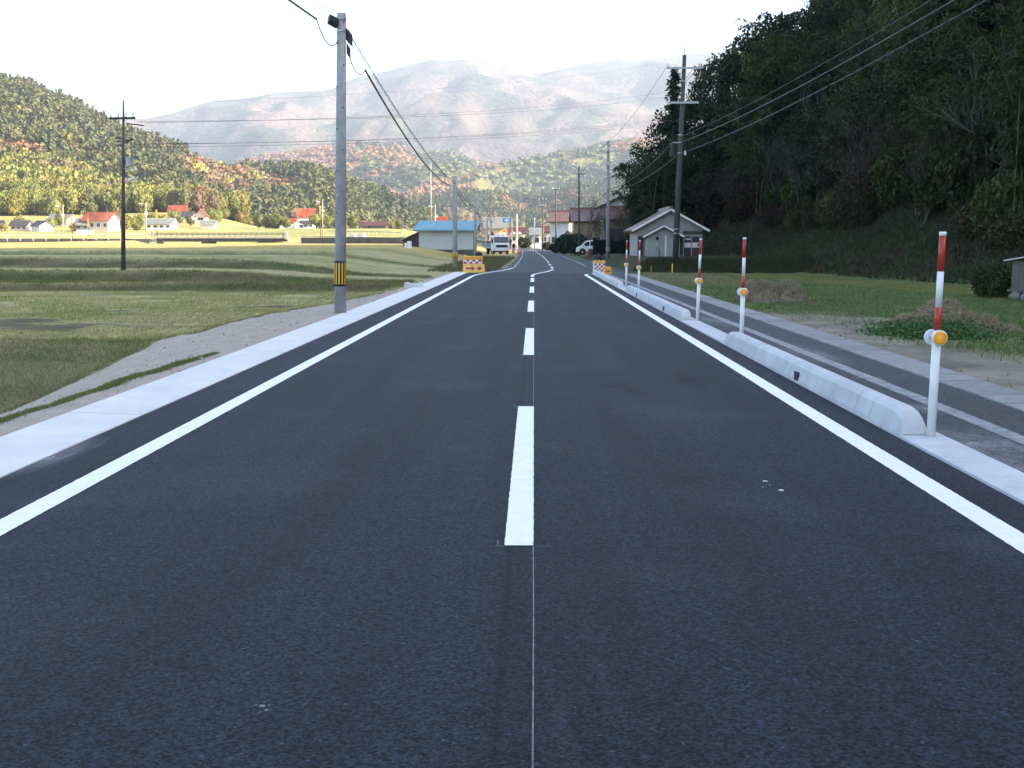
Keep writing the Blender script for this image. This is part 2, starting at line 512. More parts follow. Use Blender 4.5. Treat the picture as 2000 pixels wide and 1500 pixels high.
M['leaf_conifer'] = foliage('conifer_needle', (0.014, 0.026, 0.012), (0.02, 0.034, 0.013), 0.1)
M['leaf_brown'] = foliage('withered_leaf', (0.055, 0.032, 0.018), (0.05, 0.042, 0.018), 0.3)
M['bark'] = pm('bark', (0.085, 0.072, 0.06), 0.9, 0.35, 3, 0.5, 20, stretch=(2, 2, 0.4))
M['bark_pale'] = pm('pale_branch', (0.07, 0.06, 0.05), 0.9, 0.3, 3)
M['culm'] = pm('bamboo_culm', (0.11, 0.13, 0.05), 0.6, 0.2, 2)
M['far_tree'] = foliage('hillside_canopy', (1, 1, 1), None, 0.12, 0.0, True, 0.0)
M['grass'] = foliage('grass_blade', (1, 1, 1), None, 0.25, 0.0, True, 0.0)
M['hay'] = pm('hay_core', (0.31, 0.26, 0.19), 0.95, 0.35, 9, 0.8, 30)


def smear_mat(name, c, strength, nscale=3.0):
    """soft-edged dusty film on a sheet: alpha fades to the rim and is broken by noise"""
    m, nt, b = mat_base(name)
    N, L = nt.nodes, nt.links
    tc = N.new('ShaderNodeTexCoord'); ln = N.new('ShaderNodeVectorMath'); ln.operation = 'LENGTH'
    L.new(tc.outputs['Object'], ln.inputs[0])
    mr = N.new('ShaderNodeMapRange'); mr.inputs[1].default_value = 1.0; mr.inputs[2].default_value = 0.15; mr.inputs[3].default_value = 0; mr.inputs[4].default_value = strength
    L.new(ln.outputs['Value'], mr.inputs[0])
    nz = N.new('ShaderNodeTexNoise'); nz.inputs['Scale'].default_value = nscale; nz.inputs['Detail'].default_value = 8; nz.inputs['Roughness'].default_value = .7
    L.new(tc.outputs['Object'], nz.inputs['Vector'])
    m2 = N.new('ShaderNodeMapRange'); m2.inputs[1].default_value = .35; m2.inputs[2].default_value = .75
    L.new(nz.outputs[0], m2.inputs[0])
    mu = N.new('ShaderNodeMath'); mu.operation = 'MULTIPLY'; L.new(mr.outputs[0], mu.inputs[0]); L.new(m2.outputs[0], mu.inputs[1])
    b.inputs['Base Color'].default_value = (*c, 1); b.inputs['Roughness'].default_value = .95
    L.new(mu.outputs[0], b.inputs['Alpha'])
    return m


M['smear'] = smear_mat('dust_film', (.42, .43, .44), .75)
M['smear_faint'] = smear_mat('faint_dust_film', (.30, .31, .33), .08)
M['smear_dark'] = smear_mat('damp_film', (.012, .012, .014), .3)

# ------------------------------------------------------------------ terrain
HILL_LINE = [(26, -320), (25, -50), (23.5, 8), (20, 28), (16.6, 40), (14.6, 52), (14.0, 66), (15.5, 84), (10.5, 93),
             (9.8, 99), (12.5, 118), (20, 150), (33, 230), (62, 420)]


def hill_s(X, Y):
    """signed distance to the foot of the wooded hill (positive inside)"""
    X = np.asarray(X, float); Y = np.asarray(Y, float)
    best = np.full(X.shape, 1e9)
    for (x0, y0), (x1, y1) in zip(HILL_LINE[:-1], HILL_LINE[1:]):
        dx, dy = x1 - x0, y1 - y0
        t = np.clip(((X - x0) * dx + (Y - y0) * dy) / (dx * dx + dy * dy), 0, 1)
        best = np.minimum(best, np.hypot(X - x0 - t * dx, Y - y0 - t * dy))
    ys = [p[1] for p in HILL_LINE]; xs = [p[0] for p in HILL_LINE]
    xe = np.interp(Y, ys, xs)
    return np.where((X > xe) & (Y < 420), best, -best)


def road_x(Y): return np.interp(Y, [57, 68, 100, 140, 200, 260, 330, 420, 500], [1.15, 1.15, 1.15, 1.0, .4, -2.5, -8, -20, -32])
def road_z(Y): return np.interp(Y, [0, 180, 260, 330, 420, 500], [0, 0, .5, 1.4, 3, 4])


LV_Y = [-400, 16.2, 20.5, 42.4, 43.2, 44.8, 46.0, 51.8, 53.0, 73.5, 74.4, 94, 95, 150, 265, 280, 300, 340, 380, 430, 460, 520, 700, 9000]
LV_Z = [-.85, -.85, -.25, -.25, .02, .02, .42, .42, .82, .82, 1.0, 1.0, 1.05, 1.3, 1.5, 2.4, 3.0, 4.4, 6.4, 10, 14, 17, 17, 12]
SW_Y = [-50, 4, 14, 16.5, 19, 20.5, 23, 25.7, 29, 33, 38, 60]
SW_W = [2.9, 2.9, 2.75, 2.85, 2.8, 2.68, 2.4, 2.1, 1.5, .8, .42, .35]
EZ_Y = [-50, 14, 16.5, 19, 20.5, 26, 34, 45]
EZ_Z = [-.8, -.75, -.62, -.40, -.24, -.13, -.05, -.03]


def ground_h(X, Y):
    X = np.asarray(X, float); Y = np.asarray(Y, float)
    Yw = Y + np.where((Y > 10) & (Y < 110), 0.7 * (vnoise(X / 9.0, Y * 0 + 3.3, 4) - .5) * np.clip((-X - 5) / 6, 0, 1), 0)
    lev = np.interp(Yw, LV_Y, LV_Z)
    # left of the road
    wl = sstep(5.5, 15, -X)
    ratio = sstep(0.03, 0.13, -X / np.maximum(Y, 1))
    k = sstep(120, 260, Y)
    wpos = wl * (1 - k) + ratio * k
    hi = sstep(.22, .31, -X / np.maximum(Y, 1))
    lev = np.where(lev > 6.6, 6.6 + (lev - 6.6) * hi, lev)
    lev = np.where(lev > 0, lev * wpos, lev)

    vw = np.interp(Y, SW_Y, SW_W)
    t = np.clip((-X - 4.22) / vw, 0, 1)
    ez = np.interp(Y, EZ_Y, EZ_Z)
    out = np.clip((-X - 4.22 - vw) / np.where(Y > 40, 1.2, .55), 0, 1); out = out * out * (3 - 2 * out)
    zl = np.where(-X > 4.22, ez * np.clip((t - .16) / .84, 0, 1) ** 1.2 * (1 - out) + lev * out, 0)
    # right of the road
    s = hill_s(X, Y)
    hs = np.interp(s, [-1, 0, 1, 4.5, 30, 75, 120, 400], [0, 0.05, .45, 2.0, 27, 76, 100, 60])
    cap = np.interp(Y, [-400, 52, 74, 100, 130, 170, 300, 420], [98, 98, 66, 36, 32, 26, 22, 8])
    hs = np.minimum(hs, cap)
    ter = 0.62 * sstep(60.0, 62.6, Y + 0.5 * vnoise(X / 3, Y / 3, 8)) * sstep(5.4, 6.6, X) * (1 - sstep(120, 160, Y))
    zr = np.where(X > 5.0, ter + hs, 0)
    # gentle bumps on open ground
    rough = 0.07 * (fbm(X / 1.7, Y / 1.7, 21, 3) - .5) + 0.05 * (fbm(X / .45, Y / .45, 31, 2) - .5)
    far = np.clip((np.hypot(X, Y) - 120) / 200, 0, 1)
    rough = rough * np.where((X < -4.6) | (X > 5.3), 1, 0) * (1 - far)
    z = np.where(X < 0, zl, zr) + rough
    # carriageway corridor
    rz = road_z(Y) - 0.09
    inn = sstep(0, 0.35, np.minimum(X + 4.28, 5.12 - X)) * (Y < 62)
    z = z * (1 - inn) + (-0.09) * inn
    d = np.abs(X - road_x(Y))
    io = (1 - sstep(2.9, 5.0 + 0 * d, d)) * (Y >= 58)
    z = z * (1 - io) + rz * io
    # stream bed below the bridge
    bx0, bx1 = -96, -66
    st = sstep(bx0, bx0 + 5, X) * (1 - sstep(bx1 - 5, bx1, X)) * sstep(246, 258, Y) * (1 - sstep(300, 320, Y))
    z = z - 2.6 * st
    return z


def gh(x, y): return float(ground_h(np.array([x]), np.array([y]))[0])


def mixc(a, b, t):
    a = np.asarray(a, float); b = np.asarray(b, float)
    t = np.asarray(t)[..., None]
    return a * (1 - t) + b * t


def ground_col(X, Y):
    n1 = fbm(X / 2.3, Y / 2.3, 51, 4); n2 = fbm(X / 7.0, Y / 4.0, 61, 4); n3 = fbm(X / .6, Y / .6, 71, 3)
    base = np.zeros(X.shape + (3,))
    stub = mixc((.30, .275, .115), (.34, .30, .145), sstep(.35, .65, n1))
    stub = mixc(stub, (.14, .17, .055), sstep(.52, .7, n2) * .7)
    bank = mixc((.080, .074, .036), (.15, .125, .078), sstep(.3, .7, n3))
    bank = mixc(bank, (.065, .105, .028), sstep(.5, .72, n1))
    Yw = Y
    lev0 = np.interp(Yw - .5, LV_Y, LV_Z); lev1 = np.interp(Yw + .5, LV_Y, LV_Z)
    isb = sstep(.06, .22, lev1 - lev0) * (Y < 110)
    left = mixc(stub, bank, isb)
    gold = mixc((.38, .275, .105), (.30, .25, .085), sstep(.4, .6, n2))
    left = mixc(left, gold, sstep(84, 120, Y))
    left = mixc(left, (.20, .20, .07), sstep(.45, .6, fbm(X / 40, Y / 30, 5)) * sstep(280, 330, Y))
    left = mixc(left, (.24, .20, .125), np.exp(-((lev1 - np.interp(Yw, LV_Y, LV_Z)) / .05) ** 2) * isb * (Y < 100) * .8)
    mud = sstep(.60, .68, fbm(X / 2.0, Y / 1.1, 91, 4)) * (Y > 22) * (Y < 33)
    left = mixc(left, (.06, .05, .035), mud * .8)
    grass = mixc((.060, .105, .024), (.105, .13, .035), sstep(.35, .65, n1))
    grass = mixc(grass, (.17, .145, .075), sstep(.55, .7, n3) * .6)
    dirt = mixc((.25, .22, .17), (.17, .15, .115), sstep(.3, .7, n3))
    dd = 1 - sstep(6.2, 8.8, X + .9 * (n1 - .5) * 5 + np.maximum(0, Y - 19) * .30)
    right = mixc(grass, dirt, np.clip(dd, 0, 1))
    moss = sstep(.4, 1.6, -hill_s(X, Y)) * (1 - sstep(4.0, 6.5, -hill_s(X, Y) + 2 * (n2 - .5)))
    right = mixc(right, (.115, .115, .022), moss * .8 * (Y > 22) * (Y < 60))
    dry = sstep(40, 52, Y) * (1 - sstep(57, 60, Y)) * (1 - sstep(8, 10, X))
    right = mixc(right, (.19, .16, .085), dry * .7)
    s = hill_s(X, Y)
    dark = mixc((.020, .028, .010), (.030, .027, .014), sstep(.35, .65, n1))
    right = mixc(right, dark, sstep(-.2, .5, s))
    rb = sstep(60, 60.8, Y) * (X > 5) * (1 - sstep(100, 150, Y)) * (s < 0)
    right = mixc(right, mixc((.030, .038, .013), (.055, .048, .02), sstep(.4, .6, n3)), rb)
    c = np.where((X < 0)[..., None], left, right)
    shoulder = (1 - sstep(3.0, 4.6, np.abs(X - road_x(Y)))) * (Y > 60)
    c = mixc(c, (.16, .14, .10), shoulder * .6)
    c = mixc(c, (.15, .15, .06), sstep(500, 900, Y))
    return c


def grid_mesh(name, xs, ys, hfun, cfun):
    X, Y = np.meshgrid(xs, ys)
    Z = hfun(X, Y)
    V = np.stack([X.ravel(), Y.ravel(), Z.ravel()], 1)
    ny, nx = X.shape
    i = np.arange(ny - 1)[:, None] * nx + np.arange(nx - 1)[None, :]
    Fq = np.stack([i, i + 1, i + nx + 1, i + nx], -1).reshape(-1, 4)
    return np_mesh(name, V, [Fq], cfun(X, Y).reshape(-1, 3), True)


def geo(a, b, n, d0):
    """n+1 points from a to b, first step d0, growing geometrically"""
    lo, hi = 1.0001, 3.0
    for _ in range(60):
        q = (lo + hi) / 2
        if d0 * (q ** n - 1) / (q - 1) < (b - a): lo = q
        else: hi = q
    return a + d0 * (q ** np.arange(n + 1) - 1) / (q - 1)


xs = np.concatenate([-geo(12, 6000, 70, .3)[::-1], np.arange(-11.8, -4, .2), np.arange(-4, 5, .6), np.arange(5, 20, .28), geo(20.2, 6000, 60, .4)])
ys = np.concatenate([-geo(-3, 420, 24, 1.5)[::-1], np.arange(3.2, 64, .26), geo(64, 9000, 150, .35)])
tag(link('ground', grid_mesh('ground', xs, ys, ground_h, ground_col), M['ground']), kind='structure')


# ---- hills: ridge silhouettes given by bearing, with real foot and crest distances
def ridge(name, sil, yfoot, ycrest, zfoot, drop, npx, nt, cfun, mat, gully=8.0, gs=60.0, seed=3, power=0.9, tree=0.0):
    sx = np.array([p[0] for p in sil], float); sy = np.array([p[1] for p in sil], float)
    pxs = np.linspace(sx[0], sx[-1], npx)
    ts = np.concatenate([np.linspace(0, 1, nt), np.linspace(1, 1.6, nt // 4 + 2)[1:]])
    P, T = np.meshgrid(pxs, ts)
    yf = np.interp(P, [p[0] for p in yfoot], [p[1] for p in yfoot])
    yc = np.interp(P, [p[0] for p in ycrest], [p[1] for p in ycrest])
    Y = yf + (yc - yf) * T
    X = (P - 1043) / F * Y
    zc = CH + (475 - np.interp(P, sx, sy)) / F * yc - tree
    zf = np.interp(P, [p[0] for p in zfoot], [p[1] for p in zfoot])
    g = np.where(T <= 1, np.clip(T, 0, 1) ** power, 1 - (T - 1) * drop)
    Z = zf + (zc - zf) * g
    env = np.sin(np.clip(T, 0, 1) * math.pi) ** .8
    Z = Z + env * gully * (1.3 - 2.6 * np.abs(fbm(X / gs, Y / gs * .55, seed, 4) - .5) * 2)
    Z = Z - env * gully * .5
    V = np.stack([X.ravel(), Y.ravel(), Z.ravel()], 1)
    ny, nx = X.shape
    i = np.arange(ny - 1)[:, None] * nx + np.arange(nx - 1)[None, :]
    Fq = np.stack([i, i + 1, i + nx + 1, i + nx], -1).reshape(-1, 4)
    me = np_mesh(name, V, [Fq], cfun(X, Y, T, P).reshape(-1, 3), True)
    o = tag(link(name, me, mat), kind='structure')
    return o, dict(X=X, Y=Y, Z=Z, P=P, T=T)


def c_floor(X, Y, T, P): return mixc((.05, .05, .025), (.08, .06, .03), fbm(X / 30, Y / 30, 4))


def c_far(X, Y, T, P):
    n = fbm(X / 300, Y / 300, 14, 4); n2 = fbm(X / 90, Y / 120, 24, 4)
    c = mixc((.066, .052, .052), (.10, .072, .062), sstep(.4, .6, n))
    c = mixc(c, (.035, .05, .03), sstep(.52, .62, n2) * .8)
    return mixc(c, (.10, .074, .058), sstep(.55, .68, fbm(X / 160, Y / 200, 34, 3)) * .7)


def c_mid(X, Y, T, P):
    n = fbm(X / 110, Y / 140, 44, 4)
    c = mixc((.05, .06, .03), (.10, .10, .04), sstep(.4, .6, fbm(X / 70, Y / 70, 3, 3)))
    return mixc(c, (.20, .10, .05), sstep(.50, .60, n))


SIL_A = [(-420, 200), (-200, 255), (0, 292), (100, 300), (160, 318), (230, 348), (300, 380), (380, 402), (440, 432), (480, 450)]
SIL_B = [(-460, 60), (-200, 105), (0, 150), (40, 156), (90, 170), (130, 185), (190, 215), (240, 245), (300, 268), (400, 310), (450, 325), (500, 332),
         (570, 330), (620, 338), (700, 365), (780, 400), (840, 438), (870, 455)]
SIL_C = [(300, 352), (400, 335), (480, 322), (560, 305), (640, 296), (700, 285), (760, 292), (820, 302), (880, 298), (930, 318), (980, 322), (1040, 312),
         (1100, 300), (1160, 296), (1230, 286), (1300, 290), (1400, 285), (1600, 280), (1900, 270)]
SIL_C2 = [(560, 425), (640, 405), (720, 392), (800, 385), (860, 378), (920, 372), (980, 378), (1040, 385), (1100, 372), (1160, 360), (1230, 352), (1330, 345), (1500, 330)]
SIL_D = [(-700, 262), (-200, 250), (100, 244), (240, 240), (300, 236), (360, 225), (420, 207), (480, 200), (540, 191), (600, 187), (655, 184), (700, 162), (760, 150),
         (800, 140), (850, 128), (880, 132), (910, 127), (960, 135), (1000, 143), (1050, 155), (1100, 145), (1150, 135), (1200, 127), (1250, 130),
         (1300, 123), (1350, 118), (1400, 112), (1600, 92), (2000, 70), (2600, 60)]
oA, gA = ridge('near_hill', SIL_A, [(-420, 420), (480, 470)], [(-420, 560), (480, 640)], [(-420, 9), (100, 9), (300, 13), (480, 14)], .2, 90, 30, c_floor, M['hill'], 3, 40, 3, .95, 11)
oB, gB = ridge('wooded_hill', SIL_B, [(-460, 560), (400, 600), (620, 640), (870, 900)], [(-460, 900), (400, 1000), (870, 1100)],
               [(-460, 14), (300, 14), (420, 9), (500, 6), (700, 5), (870, 4)], .3, 150, 50, c_floor, M['hill'], 16, 90, 7, .95, 13)
oC2, gC2 = ridge('valley_end_hill', SIL_C2, [(560, 1150), (1500, 1150)], [(560, 1500), (1500, 1600)], [(560, 4), (1500, 4)], .4, 120, 40, c_mid, M['hill'], 14, 90, 13, .9, 9)
oC, gC = ridge('foothill', SIL_C, [(300, 1600), (1900, 1600)], [(300, 2500), (1900, 2500)], [(300, 15), (1900, 15)], .3, 220, 90, c_mid, M['mount'], 55, 200, 17, .85, 7)
oD, gD = ridge('mountain', SIL_D, [(-700, 2700), (2600, 2700)], [(-700, 4800), (2600, 4800)], [(-700, 40), (2600, 40)], .3, 340, 150, c_far, M['mount'], 105, 620, 27, .95, 0)


def ridge_h(g, i, j, fi, fj):
    """bilinear sample of a ridge grid (row i + fi, column j + fj) -> xyz, T, P"""
    def s(a): return (a[i, j] * (1 - fi) + a[i + 1, j] * fi) * (1 - fj) + (a[i, j + 1] * (1 - fi) + a[i + 1, j + 1] * fi) * fj
    return s(g['X']), s(g['Y']), s(g['Z']), s(g['T']), s(g['P'])


# ------------------------------------------------------------------ road, markings, gutters, kerbs
def strip_mesh(name, pts_l, pts_r):
    n = len(pts_l)
    V = np.array([tuple(p) for p in pts_l] + [tuple(p) for p in pts_r])
    i = np.arange(n - 1)
    Fq = np.stack([i, i + n, i + n + 1, i + 1], -1)
    return np_mesh(name, V, [Fq])


def ribbon(name, path, w, z, mat, parent, dz=None):
    """flat painted line along a path [(x,y)...] of width w"""
    path = [Vector((p[0], p[1], 0)) for p in path]
    if mat is M['paint']:
        fine = [path[0]]
        for a_, b_ in zip(path[:-1], path[1:]):
            st_ = .03 if a_.y < 10 else (.08 if a_.y < 25 else 3.0)
            k_ = max(1, int((b_ - a_).length / st_)) if b_.y > 2 else 1
            fine += [a_.lerp(b_, i / k_) for i in range(1, k_ + 1)]
        path = fine
    L_, R_ = [], []
    for i, p in enumerate(path):
        d = (path[min(i + 1, len(path) - 1)] - path[max(i - 1, 0)]).normalized()
        nrm = Vector((-d.y, d.x, 0))
        zz = z + (float(road_z(p.y)) if dz else 0)
        ja, jb = (random.gauss(0, .0012), random.gauss(0, .0012)) if mat is M['paint'] and p.y < 30 else (0, 0)
        a = p + nrm * (w / 2 + ja); b = p - nrm * (w / 2 + jb)
        L_.append((a.x, a.y, zz)); R_.append((b.x, b.y, zz))
    return link(name, strip_mesh(name, L_, R_), mat, parent)


def smooth_path(pts, n=8):
    """Catmull-Rom through points"""
    P = [Vector((p[0], p[1], 0)) for p in pts]
    P = [P[0] * 2 - P[1]] + P + [P[-1] * 2 - P[-2]]
    out = []
    for i in range(1, len(P) - 2):
        for k in range(n):
            t = k / n
            out.append(0.5 * ((2 * P[i]) + (P[i + 1] - P[i - 1]) * t + (2 * P[i - 1] - 5 * P[i] + 4 * P[i + 1] - P[i + 2]) * t * t
                              + (3 * P[i] - P[i - 1] - 3 * P[i + 1] + P[i + 2]) * t ** 3))
    out.append(P[-2])
    return [(p.x, p.y) for p in out]


# new carriageway
yy = np.concatenate([np.arange(-30, 56, 2.0), [56, 57, 58, 59.0]])
road = tag(link('road', strip_mesh('road', [(-3.56, y, 0) for y in yy], [(2.945, y, 0) for y in yy]), M['asphalt']), kind='structure')
# old road beyond the join
yo = np.concatenate([[58.2, 59.5, 61, 63, 65, 68, 72, 76, 80], np.arange(85, 500, 5.0)])
lw = np.interp(yo, [58.2, 61, 66, 72], [-3.5, -3.3, -2.6, -1.75])
L_ = []; R_ = []
for y, l in zip(yo, lw):
    xc = float(road_x(y)); z = float(road_z(y)) - 0.004
    xl = l if y < 72 else xc - 2.9
    L_.append((xl, y, z)); R_.append((xc + (3.9 if y < 110 else 3.0), y, z))
old_road = tag(link('old_road', strip_mesh('old_road', L_, R_), M['asphalt_old']), kind='structure')

# markings
for k in range(5):
    y0 = 5.67 + 10.0 * k
    ribbon('centre_dash', [(-.075, y0), (-.075, y0 + 2.5), (-.075, y0 + 5)], .15, .004, M['paint'], road)
cl = smooth_path([(-.08, 52.6), (-.08, 54.5), (-.02, 56.5), (.22, 58.6), (.62, 61.5), (.95, 65), (1.15, 67.6)])
ribbon('centre_line', cl, .16, .004, M['paint'], road)
ribbon('edge_line', [(-2.935, y) for y in np.arange(-20, 50, 5)] + smooth_path([(-2.935, 50), (-2.93, 54), (-2.75, 57.5), (-2.35, 61), (-1.9, 64.5), (-1.55, 68), (-1.35, 71)]), .17, .004, M['paint'], road)
ribbon('edge_line', [(2.555, y) for y in np.arange(-20, 48, 5)] + smooth_path([(2.555, 48), (2.55, 52), (2.55, 55.2), (2.62, 56.6), (2.78, 57.1), (3.0, 57.0), (3.25, 56.6)]), .17, .004, M['paint'], road)
for k in range(16):
    y0 = 70.5 + 10 * k
    ribbon('centre_dash', [(float(road_x(y)), y) for y in np.linspace(y0, y0 + 5, 4)], .15, .003, M['paint'], old_road, dz=True)
ribbon('edge_line', [(float(road_x(y)) + 2.4, y) for y in np.concatenate([np.arange(64, 110, 5), np.arange(110, 330, 8)])], .15, .003, M['paint_old'], old_road, dz=True)
ribbon('edge_line', [(float(road_x(y)) - 2.45, y) for y in np.concatenate([np.arange(72, 110, 5), np.arange(110, 330, 8)])], .15, .003, M['paint_old'], old_road, dz=True)

# chalk setting-out line and ticks left by the paint crew
me = MB()
wv = [(-.002 + .0012 * math.sin(y * 1.7) + .002 * math.sin(y * .43), y) for y in np.arange(-2, 51, .5)]
for (xa, ya), (xb, yb) in zip(wv[:-1], wv[1:]):
    if 5.5 < ya % 10 < 10.4 and ya > 5 and False: continue
    w = .0026
    me.add([(xa - w, ya, .0025), (xa + w, ya, .0025), (xb + w, yb, .0025), (xb - w, yb, .0025)], [(0, 1, 2, 3)])
for y0 in (5.66, 10.68, 15.66, 20.7):
    me.box(.01, y0 - .003, .0012, .09, y0 + .003, .0026)
    me.box(-.20, y0 - .003, .0012, -.155, y0 + .003, .0026)
    me.box(-.19, y0 + .02, .0012, -.184, y0 + .12, .0026)
me.build('chalk_line', M['chalk'], road)
# dry spatters and dust smears on the new surface
def blot(name, x, y, r, mat, n=9, ax=1.0, ay=1.0, z=.0022):
    v = [(x, y, z)]; 
    for k in range(n):
        t = 2 * math.pi * k / n; q = r * random.uniform(.55, 1.2)
        v.append((x + ax * q * math.cos(t), y + ay * q * math.sin(t), z))
    m = MB(); m.add(v, [(0, 1 + k, 1 + (k + 1) % n) for k in range(n)])
    return m
sp = MB()
for (px, py, r) in [(512, 1380, .022), (500, 1378, .014), (520, 1388, .014), (508, 1392, .010), (526, 1378, .008), (496, 1386, .006), (516, 1371, .007)]:
    g = gnd(px, py); b = blot('', g.x, g.y, r * .55, None); sp.add(b.v, b.f)
sp.build('paint_spatter', M['chalk'], road)
sp = MB()
for (px, py, r) in [(1495, 940, .022), (1525, 958, .03), (1503, 948, .01), (1490, 952, .008)]:
    g = gnd(px, py); b = blot('', g.x, g.y, r * .7, None, ax=1.2); sp.add(b.v, b.f)
sp.build('paint_spatter', M['paint'], road)

# left concrete gutter: 10 m bays with open joints
gut = tag(empty('gutter', (0, 0, 0)), kind='structure')
prof = [(-4.25, -.12), (-4.25, .022), (-4.24, .028), (-4.0, .024), (-3.58, .010), (-3.565, .004), (-3.565, -.12)]
for k in range(-2, 5):
    y0, y1 = 10.04 + 10 * k - 10, 10.04 + 10 * k
    y1 = min(y1, 60.5)
    MB().prism(prof, y0 + .009, y1 - .009, 'y').build('gutter_slab', M['concrete'], gut)
    MB().box(-4.24, y1 - .008, -.1, -3.57, y1 + .008, -.002).build('joint_filler', M['black'], gut)
MB().prism(prof, 50.05, 60.4, 'y').build('gutter_slab', M['concrete'], gut)

# right footway: flush kerb base, asphalt walk, old line, lidded gutter
kb = tag(empty('kerb_base', (0, 0, 0)), kind='structure')
for k in range(-4, 30):
    y0 = 2.0 * k
    if y0 > 56: break
    MB().prism([(2.94, -.1), (2.94, .02), (2.955, .028), (3.285, .028), (3.29, .02), (3.29, -.1)], y0 + .004, y0 + 1.996, 'y').build('kerb_base_block', M['concrete_kerb'], kb)
ywk = np.concatenate([np.arange(-20, 58, 2.0), [60, 64, 70, 76]])
walk = tag(link('footway', strip_mesh('footway', [(3.288, y, .012) for y in ywk], [(np.interp(y, [0, 58, 76], [4.52, 4.52, 4.6]), y, .012) for y in ywk]), M['asphalt_walk']), kind='structure')
ribbon('worn_line', [(3.86 - .0035 * max(0, y - 15), y) for y in np.arange(-10, 62, 3)], .17, .016, M['paint_old'], walk)
def smear(parent, px, py, rx, ry, rz, z, mat='smear'):
    g = gnd(px, py)
    o = link('dust_smear', SMEAR, None, parent, (g.x, g.y, z), R(rz)); o.scale = (rx, ry, 1)
    if o.material_slots:
        o.material_slots[0].link = 'OBJECT'; o.material_slots[0].material = M[mat]
    return o


SMEAR = bpy.data.meshes.new('dust_smear')
SMEAR.from_pydata([(-1, -1, 0), (1, -1, 0), (1, 1, 0), (-1, 1, 0)], [], [(0, 1, 2, 3)]); SMEAR.materials.append(M['smear'])
zs_ = .0145
for i, (px, py, rx, ry, rz) in enumerate([(1890, 866, .55, 1.0, 8), (1960, 915, .35, .9, 0), (1580, 692, .4, 2.0, 0), (1400, 628, .45, 2.2, 5), (1800, 800, .25, .5, 20), (1700, 742, .2, .4, 0)]):
    smear(walk, px, py, rx, ry, rz, zs_ + .0006 * i)
for i, (px, py, rx, ry, rz, mt) in enumerate([(110, 890, .20, .9, -2, 'smear'), (562, 690, .12, .7, 4, 'smear_faint'), (1092, 1400, .035, .5, 4, 'smear_faint'), (1480, 985, .8, .45, -30, 'smear_faint'), (470, 940, .9, .9, 0, 'smear_faint'),
                                              (1540, 1180, .07, .06, 0, 'smear_faint'), (1300, 800, .6, 2.6, 0, 'smear_faint'), (850, 720, .5, 4.0, 0, 'smear_faint'), (1220, 760, .25, 1.2, 10, 'smear_dark'), (1330, 740, .3, 1.2, 0, 'smear_dark'),
                                              (1170, 1300, .02, .8, 3, 'smear_faint'), (1180, 690, .06, 3.0, 1, 'smear_faint')]):
    o = smear(road, px, py, rx, ry, rz, .0030 + .00004 * i, mt)
rg = tag(empty('lidded_gutter', (0, 0, 0)), kind='structure')
lid = None
for k in range(-3, 95):
    y0 = .6 * k
    if y0 > 58: break
    if lid is None:
        m = MB().prism([(-.265, -.1), (-.265, .022), (-.255, .03), (.255, .03), (.265, .022), (.265, -.1)], .004, .596, 'y')
        lid = m.build('gutter_lid', M['concrete_old'], rg, loc=(4.79, y0, 0)); o = lid
    else:
        o = lid.copy(); COL.objects.link(o); o.location = (4.79, y0, 0)
    o.location.z = random.uniform(-.004, .004)


# raised kerb rows
def kerb_block(y0, y1, parent, end=None, hole=False):
    """battered precast block; end='near'/'far' slopes down at that end"""
    zb, zt = .0285, .215
    def sec(y, h):
        k = h / (zt - zb)
        return [(2.946, y, zb), (2.962 + .025 * k, y, zb + h * .80), (3.005 + .015 * k, y, zb + h * .96), (3.03, y, zb + h), (3.13, y, zb + h), (3.155, y, zb + h * .93), (3.17, y, zb)]
    H = zt - zb
    if end == 'near': st = [(y0, .012), (y0 + .05, H * .42), (y0 + .12, H * .70), (y0 + .22, H * .90), (y0 + .34, H), (y1, H)]
    elif end == 'far': st = [(y0, H), (y1 - .40, H), (y1 - .25, H * .90), (y1 - .12, H * .62), (y1 - .04, H * .3), (y1, .012)]
    else: st = [(y0, H), (y1, H)]
    m = MB(); V = []; n = 7
    for y, h in st: V += sec(y, h)
    Fc = [tuple(range(n))] + [tuple(reversed([(len(st) - 1) * n + i for i in range(n)]))]
    for a in range(len(st) - 1):
        for i in range(n):
            j = (i + 1) % n
            Fc.append((a * n + i, a * n + j, (a + 1) * n + j, (a + 1) * n + i))
    m.add(V, Fc)
    o = m.build('kerb_block', M['concrete_kerb'], parent, bevel=.006)
    if hole:
        yc = (y0 + y1) / 2
        MB().box(2.94, yc - .085, .03, 2.958, yc + .085, .125).build('drain_hole', M['black'], o)
    return o


def kerb_row(label, joints, holes):
    e = empty('raised_kerb', (0, 0, 0), 0, label, 'kerb', 'raised concrete kerb rows along the footway')
    for i, (a, b) in enumerate(zip(joints[:-1], joints[1:])):
        end = 'near' if i == 0 else ('far' if i == len(joints) - 2 else None)
        kerb_block(a + .006, b - .006, e, end, i in holes)
        if i: MB().prism([(2.965, .029), (2.99, .16), (3.02, .195), (3.14, .195), (3.155, .029)], a - .005, a + .005, 'y').build('joint', M['rubber'], e)
    return e


kerb_row('nearest row of pale concrete kerb blocks, between the two closest snow poles', [8.95, 9.84, 10.28, 12.2, 13.0, 15.0, 17.0, 17.6], {3})
kerb_row('middle row of pale concrete kerb blocks along the footway', [22.6, 23.4, 25.3, 26.1, 28.1, 30.1, 32.1, 32.9, 34.9, 36.0, 36.7], {2, 6})
kerb_row('farthest row of pale concrete kerb blocks, ending under the checkered barrier', [39.8, 40.6, 42.6, 44.6, 46.6, 48.6, 50.6, 52.6, 54.6, 56.0, 56.9], set())

